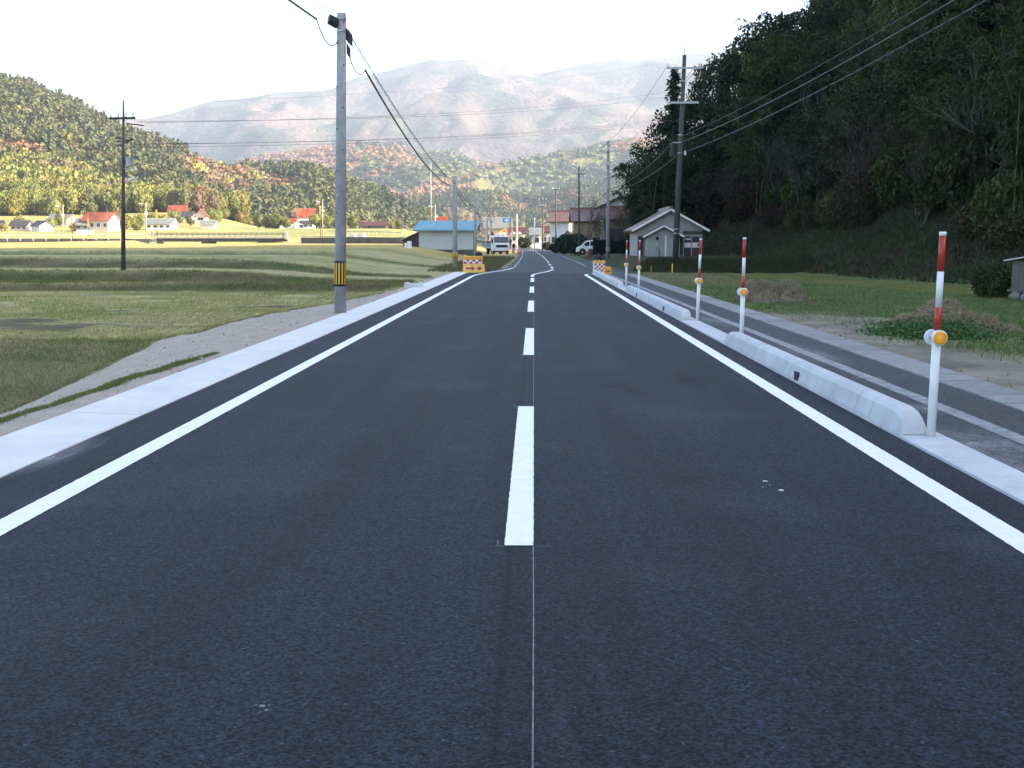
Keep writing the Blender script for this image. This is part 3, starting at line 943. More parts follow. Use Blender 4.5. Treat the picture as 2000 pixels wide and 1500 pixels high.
# sandy verge below the left gutter
sy_ = np.arange(4.0, 60.01, .3)
sw = np.interp(sy_, SW_Y, SW_W) + .12 * (vnoise(sy_ * 1.3, sy_ * 0, 5) - .5)
tt = np.linspace(0, 1, 22)
SX = -4.24 - sw[:, None] * tt[None, :]
SY = np.repeat(sy_[:, None], 22, 1)
SZ = ground_h(SX, SY) + .022 - .05 * (tt[None, :] > .97) + .014 * (fbm(SX * 3, SY * 3, 6, 3) - .5)
n1_, n2_ = SX.shape
ii = np.arange(n1_ - 1)[:, None] * n2_ + np.arange(n2_ - 1)[None, :]
tag(link('sand_verge', np_mesh('sand_verge', np.stack([SX.ravel(), SY.ravel(), SZ.ravel()], 1), [np.stack([ii, ii + n2_, ii + n2_ + 1, ii + 1], -1).reshape(-1, 4)], None, True), M['sand']), kind='structure')

# ------------------------------------------------------------------ vegetation prototypes
def unit(n):
    v = rng.normal(size=(n, 3)); return v / np.linalg.norm(v, axis=1)[:, None]


def leaves(C, D, ln, wd):
    """diamond leaves: centres C, long axes D (unit), lengths ln, widths wd -> V, F"""
    n = len(C)
    side = np.cross(D, unit(n)); side /= np.maximum(np.linalg.norm(side, axis=1), 1e-6)[:, None]
    ln = np.broadcast_to(np.asarray(ln, float), (n,))[:, None]; wd = np.broadcast_to(np.asarray(wd, float), (n,))[:, None]
    V = np.stack([C - D * ln / 2, C + side * wd / 2, C + D * ln / 2, C - side * wd / 2], 1).reshape(-1, 3)
    Fq = np.arange(4 * n).reshape(n, 4)
    return V, Fq


def leaf_cols(n, lo=.55, hi=1.45, warm=.15):
    b = rng.uniform(lo, hi, n); w = rng.normal(0, warm, n)
    c = np.stack([b * (1 + w), b, b * (1 - w)], 1)
    return np.repeat(np.clip(c, .1, 3), 4, 0)


def branch_tree(m, p, d, ln, r, depth, spread=.6, up=.15, n=5, taper=.62, minr=.012, kids=(2, 3)):
    pts = [Vector(p)]; q = Vector(p); dd = Vector(d).normalized()
    k = 4
    for i in range(k):
        dd = (dd + Vector((random.gauss(0, .12), random.gauss(0, .12), random.gauss(0, .08) + up * .2))).normalized()
        q = q + dd * ln / k; pts.append(q.copy())
    rad = [max(minr, r * (1 - (1 - taper) * i / k)) for i in range(k + 1)]
    m.tube(pts, rad, n, caps=False)
    ends = [(pts[-1], dd)]
    if depth > 0:
        out = []
        for j in range(random.choice(kids) + 1):
            i = random.randint(1, k)
            a = pts[i]
            nd = (dd + Vector((random.gauss(0, spread), random.gauss(0, spread), random.gauss(0, spread * .6) + up))).normalized()
            out += branch_tree(m, a, nd, ln * random.uniform(.55, .8), rad[i] * .6, depth - 1, spread, up, max(3, n - 1), taper, minr, kids)
        ends = out + ends
    return ends


def mesh_of(m, name):
    me = bpy.data.meshes.new(name); me.from_pydata(m.v, [], m.f); me.update()
    for p in me.polygons: p.use_smooth = True
    return me


def proto_broad(seed, H=9.0, W=5.0, clumps=34, per=85, leaf=.30, low=.25):
    random.seed(seed)
    m = MB()
    ends = branch_tree(m, (0, 0, -.5), (0, 0, 1), H * .45, .17, 3, .55, .25, 7, .6)
    tr = mesh_of(m, 'trunk')
    C = []
    for k in range(clumps):
        t = rng.uniform(low, 1) ** .8
        rad = W / 2 * math.sqrt(max(.05, 1 - ((t - .55) / .55) ** 2)) * rng.uniform(.45, 1.05)
        a = rng.uniform(0, 2 * math.pi)
        c = np.array([rad * math.cos(a), rad * math.sin(a), H * t])
        n = int(per * rng.uniform(.6, 1.4))
        q = unit(n) * (rng.uniform(0, 1, n)[:, None] ** .45) * np.array([.95, .95, .55]) * rng.uniform(.7, 1.2)
        C.append(c + q)
    C = np.concatenate(C); n = len(C)
    D = unit(n); D[:, 2] = D[:, 2] * .6 - .25; D /= np.linalg.norm(D, axis=1)[:, None]
    V, Fq = leaves(C, D, rng.uniform(.7, 1.3, n) * leaf, rng.uniform(.7, 1.2, n) * leaf * .55)
    return tr, np_mesh('crown', V, [Fq], leaf_cols(n))


def proto_bamboo(seed, H=11.0, culms=9):
    random.seed(seed)
    m = MB(); C = []; D = []
    for k in range(culms):
        a = random.uniform(0, 6.28); r0 = random.uniform(0, 1.3)
        b = random.uniform(0, 6.28); lean = random.uniform(.10, .42)
        h = H * random.uniform(.7, 1.05)
        pts = []
        for i in range(9):
            t = i / 8
            bend = lean * h * (t ** 2.6)
            pts.append(Vector((r0 * math.cos(a) + bend * math.cos(b), r0 * math.sin(a) + bend * math.sin(b), h * (t - .16 * lean * 2.2 * t ** 4) - .4)))
        m.tube(pts, [.05 * (1 - .9 * i / 8) + .006 for i in range(9)], 4, caps=False)
        for j in range(46):
            t = random.uniform(.30, 1) ** .8
            f = t * 8; i = min(7, int(f)); p = pts[i].lerp(pts[i + 1], f - i)
            L = (1.15 - .75 * abs(t - .6)) * random.uniform(.6, 1.2)
            th = random.uniform(0, 6.28)
            d = Vector((math.cos(th), math.sin(th), .25)).normalized()
            n = 11
            s = np.linspace(.2, 1, n) + rng.normal(0, .05, n)
            q = np.array(p)[None] + np.array(d)[None] * (s * L)[:, None]
            q[:, 2] -= .45 * L * s ** 2
            q += rng.normal(0, .09, (n, 3))
            C.append(q)
            dd = np.array(d)[None] * .7 + rng.normal(0, .35, (n, 3)); dd[:, 2] -= .75
            D.append(dd / np.linalg.norm(dd, axis=1)[:, None])
    C = np.concatenate(C); D = np.concatenate(D); n = len(C)
    V, Fq = leaves(C, D, rng.uniform(.26, .48, n), rng.uniform(.07, .13, n))
    return mesh_of(m, 'culms'), np_mesh('crown', V, [Fq], leaf_cols(n, .5, 1.5))


def proto_conifer(seed, H=15.0, W=3.6, low=.08):
    random.seed(seed)
    m = MB(); m.tube([(0, 0, -.5), (0, 0, H * .5), (0, 0, H * .97)], [.2, .12, .02], 7, caps=False)
    C = []; D = []
    for k in range(230):
        t = low + (1 - low) * (k + random.random()) / 230
        z = H * t; L = W / 2 * (1.03 - t) ** .75 * random.uniform(.7, 1.15)
        a = random.uniform(0, 6.28)
        n = int(14 + 16 * L)
        s = rng.uniform(.1, 1, n)
        d = np.array([math.cos(a), math.sin(a), 0])
        q = d[None] * (s * L)[:, None]; q[:, 2] = z - .30 * L * s + .12 * L * s ** 3
        q += rng.normal(0, .12 + .1 * L, (n, 3)) * np.array([.7, .7, .45])
        C.append(q)
        dd = d[None] * .8 + rng.normal(0, .4, (n, 3)); dd[:, 2] -= .35
        D.append(dd / np.linalg.norm(dd, axis=1)[:, None])
    C = np.concatenate(C); D = np.concatenate(D); n = len(C)
    V, Fq = leaves(C, D, rng.uniform(.25, .5, n), rng.uniform(.12, .22, n))
    return mesh_of(m, 'trunk'), np_mesh('crown', V, [Fq], leaf_cols(n))


def proto_bare(seed, H=8.0, leafy=0):
    random.seed(seed)
    m = MB()
    ends = []
    for k in range(random.choice([1, 2, 3])):
        ends += branch_tree(m, (random.gauss(0, .2), random.gauss(0, .2), -.4), (random.gauss(0, .22), random.gauss(0, .22), 1), H * .5, .09, 4, .5, .28, 5, .62, .011, (2, 3))
    tr = mesh_of(m, 'trunk')
    n = leafy
    if n:
        E = np.array([np.array(e[0]) for e in ends])
        C = E[rng.integers(0, len(E), n)] + rng.normal(0, .28, (n, 3))
        V, Fq = leaves(C, unit(n), rng.uniform(.12, .26, n), rng.uniform(.08, .16, n))
        return tr, np_mesh('crown', V, [Fq], leaf_cols(n))
    return tr, None


def proto_shrub(seed, W=2.2, H=1.6, n=1500, leaf=.16, box=False):
    if box:
        q = rng.uniform(-1, 1, (n, 3)); k = rng.integers(0, 3, n)
        q[np.arange(n), k] = np.sign(q[np.arange(n), k]) * rng.uniform(.86, 1.02, n)
    else:
        q = unit(n) * rng.uniform(.55, 1.0, n)[:, None] ** .6
        q *= (1 + .25 * (vnoise(q[:, 0] * 3, q[:, 1] * 3 + q[:, 2] * 2, seed) - .5))[:, None]
    C = q * np.array([W / 2, W / 2, H / 2]) + np.array([0, 0, H / 2])
    V, Fq = leaves(C, unit(n), rng.uniform(.6, 1.3, n) * leaf, rng.uniform(.6, 1.2, n) * leaf * .6)
    return np_mesh('crown', V, [Fq], leaf_cols(n))


def plant(name, tr, cr, mt, mc, loc, rz, sc, label, cat, group, tilt=(0, 0)):
    e = empty(name, loc, rz, label, cat, group)
    e.scale = sc if hasattr(sc, '__len__') else (sc, sc, sc)
    e.rotation_euler = (tilt[0], tilt[1], rz)
    if tr is not None: link('trunk' if mt is not M['culm'] else 'culms', tr, mt, e)
    if cr is not None: link('crown', cr, mc, e)
    return e


P_broad = [proto_broad(i, 9, 5.2) for i in range(3)] + [proto_broad(9, 7, 6.2, 30, 90, .27)]
P_bamboo = [proto_bamboo(20 + i) for i in range(4)]
P_con = [proto_conifer(30 + i, 15, 5.6, .05) for i in range(2)]
P_bare = [proto_bare(40 + i) for i in range(4)]
P_brown = [proto_bare(50 + i, 7, 900) for i in range(3)]

P_shrub = [proto_shrub(60 + i, 2.4, 1.9, 1500, .19) for i in range(3)]

# ---- wooded hillside on the right
cand = []
gx = np.arange(6, 95, 2.35); gy = np.arange(14, 170, 2.35)
for x in gx:
    for y in gy:
        cand.append((x + random.uniform(-.9, .9), y + random.uniform(-.9, .9)))
cand = np.array(cand)
S = hill_s(cand[:, 0], cand[:, 1]); Zc = ground_h(cand[:, 0], cand[:, 1])
PX = px_of(cand[:, 0], cand[:, 1]); PYt = 475 - (Zc + 8 - CH) / cand[:, 1] * F
PYb = 475 - (Zc - CH) / cand[:, 1] * F
ok = (S > 4.3) & (PX > 1195) & (PX < 2150) & (PYb > -40) & (S < 60)
cand = cand[ok]; S = S[ok]; Zc = Zc[ok]; PX = PX[ok]; PYb = PYb[ok]
# thin out the deeper, hidden rows
keep = np.array([(s < 14) or (random.random() < (.72 if s < 26 else .5)) for s in S])
cand = cand[keep]; S = S[keep]; Zc = Zc[keep]; PX = PX[keep]; PYb = PYb[keep]
order = np.argsort(cand[:, 1])
lab = {
    'bamboo': ('bamboo_clump', 'feathery drooping bamboo clump in the dark wood on the right hillside', 'bamboo'),
    'broad': ('broadleaf_tree', 'dense dark evergreen tree in the shaded wood on the right hillside', 'tree'),
    'bare': ('bare_tree', 'leafless grey branching tree at the dark foot of the right-hand wood', 'tree'),
    'brown': ('withered_tree', 'thin tree with withered brown leaves low in the right-hand wood', 'tree'),
    'con': ('conifer_tree', 'tall narrow conifer rising from the left edge of the right-hand wood', 'tree'),
}
def where_wood(px, s):
    h_ = 'low on the slope' if s < 9 else ('halfway up' if s < 17 else 'high up')
    return h_ + (' behind the grey house' if px < 1400 else (' above the hay heap' if px < 1700 else ' towards the right edge'))


lab['bamboo'] = (lab['bamboo'][0], 'feathery drooping bamboo in the right-hand wood', 'bamboo')
lab['broad'] = (lab['broad'][0], 'dense dark evergreen tree in the right-hand wood', 'tree')
lab['bare'] = (lab['bare'][0], 'leafless grey tree in the right-hand wood', 'tree')
lab['brown'] = (lab['brown'][0], 'withered brown-leaved tree in the right-hand wood', 'tree')
cnt = 0
for i in order:
    x, y = cand[i]; s = S[i]; z = Zc[i]
    r = random.random(); nz = float(vnoise(np.array([x / 9]), np.array([y / 9]), 77)[0])
    if s < 8.5:
        kind = 'bare' if r < .22 else ('brown' if r < .40 else ('broad' if r < .80 else 'bamboo'))
    elif s < 16:
        kind = 'bamboo' if r < .30 + .4 * nz else ('broad' if r < .86 else 'bare')
    else:
        kind = 'bamboo' if r < .25 + .6 * nz else 'broad'
    if PX[i] < 1330 and s < 9: kind = 'broad' if r < .6 else 'bamboo'
    sc = random.uniform(.75, 1.15)
    if s < 9: sc *= .72
    elif s > 14: sc *= 1.12
    if PX[i] < 1300: sc *= .8
    p = {'bamboo': P_bamboo, 'broad': P_broad, 'bare': P_bare, 'brown': P_brown}[kind]
    tr, cr = random.choice(p)
    mt = {'bamboo': M['culm'], 'broad': M['bark'], 'bare': M['bark_pale'], 'brown': M['bark_pale']}[kind]
    mc = {'bamboo': M['leaf_bamboo'], 'broad': M['leaf'], 'bare': None, 'brown': M['leaf_brown']}[kind]
    nm, lb, ct = lab[kind]
    lb = lb + ', ' + where_wood(PX[i], s)
    plant(nm, tr, cr, mt, mc, (x, y, z - .1), random.uniform(0, 6.28), (sc, sc, sc * random.uniform(.9, 1.15)), lb, ct,
          {'bamboo': 'bamboo clumps in the right-hand wood', 'broad': 'evergreen trees in the right-hand wood', 'bare': 'bare trees at the foot of the right-hand wood', 'brown': 'withered trees in the right-hand wood'}[kind])
    cnt += 1
    for _ in range(2 if s < 11 else 0):
        x2, y2 = x + random.uniform(-1.2, 1.2), y + random.uniform(-1.2, 1.2)
        k2 = random.uniform(.7, 1.4)
        plant('undergrowth_shrub', None, random.choice(P_shrub), None, random.choice([M['leaf'], M['leaf'], M['leaf_bamboo'], M['leaf_brown']]), (x2, y2, gh(x2, y2) - .2), r * 6, (k2, k2, k2 * random.uniform(.8, 1.5)),
              'low dark shrub of the right-hand wood, ' + where_wood(PX[i], s), 'shrub', 'shrubs at the foot of the right-hand wood')
print('right wood trees', cnt)
q = at(1312, 470, 99)
plant('conifer_tree', *P_con[0], M['bark'], M['leaf_conifer'], (q.x, q.y, gh(q.x, q.y) - .2), 0, (1.0, 1.0, 1.0), 'tall narrow conifer rising behind the utility pole at the wood edge', 'tree', None)
for (px, Y, ytop, kd) in [(1262, 99, 300, 0), (1280, 101, 262, 1), (1296, 103, 232, 0), (1318, 101, 205, 2), (1345, 103, 178, 1), (1338, 98, 260, 0), (1366, 102, 150, 0), (1385, 100, 190, 2), (1392, 108, 120, 1), (1415, 106, 108, 0),
                         (1436, 104, 88, 2), (1458, 106, 70, 1), (1480, 102, 58, 0), (1505, 104, 36, 2), (1525, 100, 18, 1), (1306, 97, 300, 2), (1370, 96, 260, 1), (1420, 96, 200, 0), (1272, 98, 360, 3), (1330, 96, 330, 3)]:
    q = at(px, 470, Y); zb = gh(q.x, Y); ht = CH + (475 - ytop) * Y / F - zb
    tr, cr = P_broad[kd % 3] if kd < 3 else P_broad[3]
    sz = ht / 9.6; sw_ = min(sz, .85 + .25 * (px > 1380))
    plant('broadleaf_tree', tr, cr, M['bark'], M['leaf'], (q.x, Y, zb - .2), px * .7, (sw_, sw_, sz), 'dark evergreen tree on the left skyline of the wood, behind the grey house', 'tree', 'evergreen trees in the right-hand wood')
# bamboo arching out over the houses at the left edge of the wood
for (px, Y, rz, sc, tl, lb) in [(1268, 97, 2.6, .98, (-.02, -.10), 'bamboo clump arching out highest over the grey house roof'),
                                (1258, 100, 1.2, .78, (0, -.16), 'bamboo clump drooping low beside the tiled house gable'),
                                (1290, 95, 4.0, 1.0, (0, -.04), 'bamboo clump between the grey house and the tall conifer')]:
    q = at(px, 470, Y)
    plant('bamboo_clump', *P_bamboo[int(rz) % 4], M['culm'], M['leaf_bamboo'], (q.x, q.y, gh(q.x, q.y) - .1), rz, sc, lb, 'bamboo', None, tl)


# ---- hillside forests on the left: nearest trees one by one, the rest as one mass
def ico(sub):
    bm = bmesh.new(); bmesh.ops.create_icosphere(bm, subdivisions=sub, radius=1)
    V = np.array([v.co[:] for v in bm.verts]); Fq = np.array([[v.index for v in f.verts] for f in bm.faces]); bm.free()
    return V, Fq


ICO1 = ico(1); ICO2 = ico(2)


def far_broad(seed, nq=75, ls=1.0):
    r = np.random.default_rng(seed)
    V, Fq = ICO1[0].copy() * .74, ICO1[1]
    V *= (1 + .15 * r.normal(size=len(V)))[:, None]
    V = V * np.array([.5, .5, .42]) + np.array([0, 0, .52])
    m = nq
    lob = r.normal(size=(9, 3)); lob /= np.linalg.norm(lob, axis=1)[:, None]
    C = r.normal(size=(m, 3)); C /= np.linalg.norm(C, axis=1)[:, None]
    C = C * (r.uniform(.60, .80, (m, 1)) + .32 * (C @ lob.T).max(1)[:, None] ** 4) * np.array([.5, .5, .42]) + np.array([0, 0, .54])
    D = r.normal(size=(m, 3)); D /= np.linalg.norm(D, axis=1)[:, None]
    LV, LF = leaves(C, D, r.uniform(.16, .3, m) * ls, r.uniform(.12, .2, m) * ls)
    T = np.concatenate([LF[:, [0, 1, 2]], LF[:, [0, 2, 3]]]) + len(V)
    # trunk
    tb = len(V) + len(LV)
    TV = np.array([(.03 * math.cos(a), .03 * math.sin(a), z) for z in (-.06, .45) for a in (0, 2.1, 4.2)])
    TF = np.array([(0, 1, 4), (0, 4, 3), (1, 2, 5), (1, 5, 4), (2, 0, 3), (2, 3, 5)]) + tb
    return np.concatenate([V, LV, TV]), np.concatenate([Fq, T, TF])


def far_conifer(seed, m=62):
    r = np.random.default_rng(seed)
    V = [(.10 * math.cos(a), .10 * math.sin(a), .05) for a in np.linspace(0, 6.28, 6)[:5]] + [(0, 0, .93)]
    Fq = [(k, (k + 1) % 5, 5) for k in range(5)]
    V = np.array(V); Fq = np.array(Fq)
    t = (np.arange(m) + r.uniform(0, 1, m)) / m
    t = .06 + .92 * t ** 1.1
    rad = .19 * (1.03 - t) ** .75 * r.uniform(.55, 1.05, m)
    a = r.uniform(0, 6.283, m)
    C = np.stack([rad * np.cos(a), rad * np.sin(a), t], 1)
    D = np.stack([np.cos(a), np.sin(a), r.uniform(-1.3, -.1, m)], 1) + r.normal(0, .25, (m, 3)); D /= np.linalg.norm(D, axis=1)[:, None]
    LV, LF = leaves(C, D, r.uniform(.13, .22, m) * (1.25 - .5 * t), r.uniform(.10, .16, m) * (1.25 - .5 * t))
    T = np.concatenate([LF[:, [0, 1, 2]], LF[:, [0, 2, 3]]]) + len(V)
    return np.concatenate([V, LV]), np.concatenate([Fq, T])


FB = [far_broad(i) for i in range(4)]; FC = [far_conifer(i) for i in range(4)]


def proto_mesh_far(p, nm):
    V, Fq = p
    b = np.random.default_rng(3).uniform(.75, 1.25, len(V))
    return np_mesh(nm, V, [Fq], np.stack([b, b, b], 1))


FBM = [proto_mesh_far(far_broad(20 + i, 420, .45), 'far_broadleaf') for i in range(4)]; FCM = [proto_mesh_far(p, 'far_conifer') for p in FC]


def merge(protos, items, name, mat, label, cat):
    """items: (proto index, x, y, z, scale xy, scale z, rot, colour)"""
    VV = []; FF = []; CC = []; off = 0
    r = np.random.default_rng(8)
    for (pi, x, y, z, sx, sz, a, c) in items:
        V, Fq = protos[pi]
        ca, sa = math.cos(a), math.sin(a)
        W = np.empty_like(V)
        W[:, 0] = (V[:, 0] * ca - V[:, 1] * sa) * sx + x
        W[:, 1] = (V[:, 0] * sa + V[:, 1] * ca) * sx + y
        W[:, 2] = V[:, 2] * sz + z
        VV.append(W); FF.append(Fq + off); off += len(V)
        CC.append(np.array(c)[None] * r.uniform(.88, 1.12, (len(V), 1)))
    me = np_mesh(name, np.concatenate(VV), [np.concatenate(FF)], np.concatenate(CC))
    o = link(name, me, mat)
    return tag(o, label, cat, None, 'stuff')


GREEN = (.098, .100, .034); DGREEN = (.070, .080, .031); BAMB = (.15, .155, .038); YEL = (.19, .165, .035); ORA = (.165, .092, .046); BRN = (.125, .09, .052)


def scatter(g, n):
    ny, nx = g['X'].shape
    # area-weighted cells
    dx = np.hypot(g['X'][:-1, 1:] - g['X'][:-1, :-1], g['Y'][:-1, 1:] - g['Y'][:-1, :-1])
    dy = np.hypot(g['X'][1:, :-1] - g['X'][:-1, :-1], g['Y'][1:, :-1] - g['Y'][:-1, :-1])
    w = (dx * dy); w = w * (g['T'][:-1, :-1] < 1.08); w = (w / w.sum()).ravel()
    k = rng.choice(len(w), n, p=w)
    i, j = np.divmod(k, nx - 1)
    return ridge_h(g, i, j, rng.uniform(0, 1, n), rng.uniform(0, 1, n))


def jit(c, a=.18):
    b = random.uniform(1 - a, 1 + a); h = random.gauss(0, .07)
    return (c[0] * b * (1 + h), c[1] * b, c[2] * b * (1 - h))


ind = []; mass = []
PROT = FB + FC
# near hill (bamboo, mixed)
x, y, z, t, p = scatter(gA, 1500)
nA = fbm(x / 28, y / 28, 101, 3); nA2 = fbm(x / 18, y / 18, 111, 3)
for k in range(len(x)):
    if p[k] < -160: continue
    if nA[k] < .40 : c, con = GREEN, random.random() < .5
    elif nA2[k] > .66: c, con = (ORA if random.random() < .5 else BRN), False
    elif nA2[k] < .36: c, con = YEL if random.random() < .3 else BAMB, False
    else: c, con = BAMB, False
    hgt = random.uniform(9, 14) * (1.15 if con else 1)
    pi = (4 + random.randrange(4)) if con else random.randrange(4)
    w = hgt * (1.0 if con else random.uniform(.55, .75))
    mass.append((pi, x[k], y[k], z[k] - .8, w, hgt, random.uniform(0, 6.28), jit(c), y[k], con))
# main hill
x, y, z, t, p = scatter(gB, 8200)
nB = fbm(x / 60, y / 60, 121, 4); nB2 = fbm(x / 22, y / 22, 131, 3)
for k in range(len(x)):
    if p[k] < -110: continue
    thr = .60 - .20 * sstep(.72, .95, t[k]) - (.22 if 380 < p[k] < 590 and t[k] > .25 else 0) + (.2 if p[k] > 600 else 0)
    if nB[k] > thr:
        c, con = (ORA if nB2[k] > .5 else BRN), False
        if random.random() < .15: c = YEL
    else: c, con = (GREEN if nB2[k] > .45 else DGREEN), True
    if con and random.random() < .3: c = (.085, .098, .036)
    if con and random.random() < .04: c, con = random.choice([BRN, (.08, .085, .035), ORA]), False
    hgt = random.uniform(13, 19) if con else random.uniform(9, 13)
    pi = (4 + random.randrange(4)) if con else random.randrange(4)
    w = hgt * (1.1 if con else random.uniform(.8, 1.15))
    mass.append((pi, x[k], y[k], z[k] - 1, w, hgt, random.uniform(0, 6.28), jit(c), y[k], con))
nb = sorted([m for m in mass if not m[9] and m[1] / m[2] > -.50], key=lambda m: m[8])[:230]
nc = sorted([m for m in mass if m[9] and m[1] / m[2] > -.50], key=lambda m: m[8])[:200]
sel = set(id(m) for m in nb + nc)
rest = [m[:8] for m in mass if id(m) not in sel]
merge(PROT, rest, 'hillside_forest', M['far_tree'], 'mixed green and orange autumn forest covering the left hillside', 'forest')


def leafmat(nm, c): return foliage(nm, c, None, .12, .2, True, .02)


LM = {'bamb': leafmat('hill_bamboo', BAMB), 'green': leafmat('hill_green', GREEN), 'ora': leafmat('hill_orange', ORA), 'brn': leafmat('hill_brown', BRN), 'yel': leafmat('hill_yellow', YEL)}
FARLAB = {'bamb': ('yellow-green tree at the foot of the left hill', 'yellow-green trees at the foot of the left hill'),
          'green': ('dark green tree at the left hill foot', 'dark green trees at the foot of the left hill'),
          'ora': ('orange autumn tree low on the left hill', 'orange trees low on the left hill'),
          'brn': ('brownish autumn tree low on the left hill', 'brown trees low on the left hill'),
          'yel': ('bright yellow autumn tree low on the left hill', 'yellow trees low on the left hill')}
cache = {}
for (pi, x_, y_, z_, w, h_, a, c, _, con) in nb + nc:
    key = min(('bamb', BAMB), ('green', GREEN), ('ora', ORA), ('brn', BRN), ('yel', YEL), key=lambda kv: sum(abs(kv[1][i] - c[i]) for i in range(3)))[0]
    if con: key = 'green'
    if (pi, key) not in cache:
        me = (FBM + FCM)[pi].copy(); me.materials.clear(); me.materials.append(LM[key]); cache[(pi, key)] = me
    o = bpy.data.objects.new('conifer_tree' if con else 'hillside_tree', cache[(pi, key)]); COL.objects.link(o)
    o.location = (x_, y_, z_); o.scale = (w, w, h_); o.rotation_euler = (0, 0, a)
    lb, gr = FARLAB[key]; px_ = px_of(x_, y_)
    if con: lb, gr = 'dark conifer low on the left hill', 'conifers on the lower left hill'
    lb += (', left of the field pole' if px_ < 240 else (', between the field pole and the bridge' if px_ < 400 else ', beyond the bridge'))
    tag(o, lb, 'tree', gr)

# valley-end hill and foothills: one mass each
items = []
x, y, z, t, p = scatter(gC2, 2600)
nn = fbm(x / 90, y / 90, 141, 4)
for k in range(len(x)):
    con = nn[k] < .56
    c = (DGREEN if random.random() < .6 else (.05, .065, .03)) if con else random.choice([ORA, BRN, BAMB])
    h_ = random.uniform(12, 18) if con else random.uniform(8, 12)
    items.append(((4 + random.randrange(4)) if con else random.randrange(4), x[k], y[k], z[k] - 1, h_ * .95, h_, random.uniform(0, 6.28), jit(c)))
merge(PROT, items, 'valley_forest', M['far_tree'], 'dark conifer forest across the end of the valley', 'forest')
BL = [far_broad(70 + i, 24, 1.5) for i in range(4)]
items = []
x, y, z, t, p = scatter(gC, 9000)
nn = fbm(x / 110, y / 140, 44, 4); n2 = fbm(x / 80, y / 80, 151, 3)
for k in range(len(x)):
    c = (.19, .105, .055) if nn[k] > .56 else ((.10, .11, .045) if n2[k] > .5 else (.045, .06, .03))
    h_ = random.uniform(8, 15)
    items.append((random.randrange(4), x[k], y[k], z[k] - 2, h_ * random.uniform(1.0, 1.5), h_, random.uniform(0, 6.28), jit(c)))
merge(BL, items, 'foothill_forest', M['far_tree'], 'hazy green and orange forest on the rounded foothills', 'forest')

# ------------------------------------------------------------------ buildings
def corr_slab(m, p0, p1, q0, q1, thick=.10, period=.30, amp=.035, courses=9, step=.022):
    """tiled slope between eave p0-p1 and ridge q0-q1: rolls across, stepped courses down the slope"""
    p0, p1, q0, q1 = map(Vector, (p0, p1, q0, q1))
    nrm = (p1 - p0).cross(q0 - p0).normalized()
    if nrm.z < 0: nrm = -nrm
    L = (p1 - p0).length; nx = max(8, int(L / period * 4))
    V = []; Fc = []
    for c in range(courses):
        for e in (0, 1):
            t = (c + e) / courses
            for i in range(nx + 1):
                u = i / nx
                b = (p0.lerp(p1, u)).lerp(q0.lerp(q1, u), t)
                V.append(b + nrm * (thick + amp * abs(math.sin(math.pi * u * L / period)) + (step if e == 0 else 0)))
    n = nx + 1
    for r in range(2 * courses - 1):
        for i in range(nx):
            Fc.append((r * n + i, r * n + i + 1, (r + 1) * n + i + 1, (r + 1) * n + i))
    m.add(V, Fc)
    m.add([p0, p1, q1, q0, p0 + nrm * thick, p1 + nrm * thick, q1 + nrm * thick, q0 + nrm * thick],
          [(0, 3, 2, 1), (0, 1, 5, 4), (1, 2, 6, 5), (2, 3, 7, 6), (3, 0, 4, 7), (4, 5, 6, 7)])


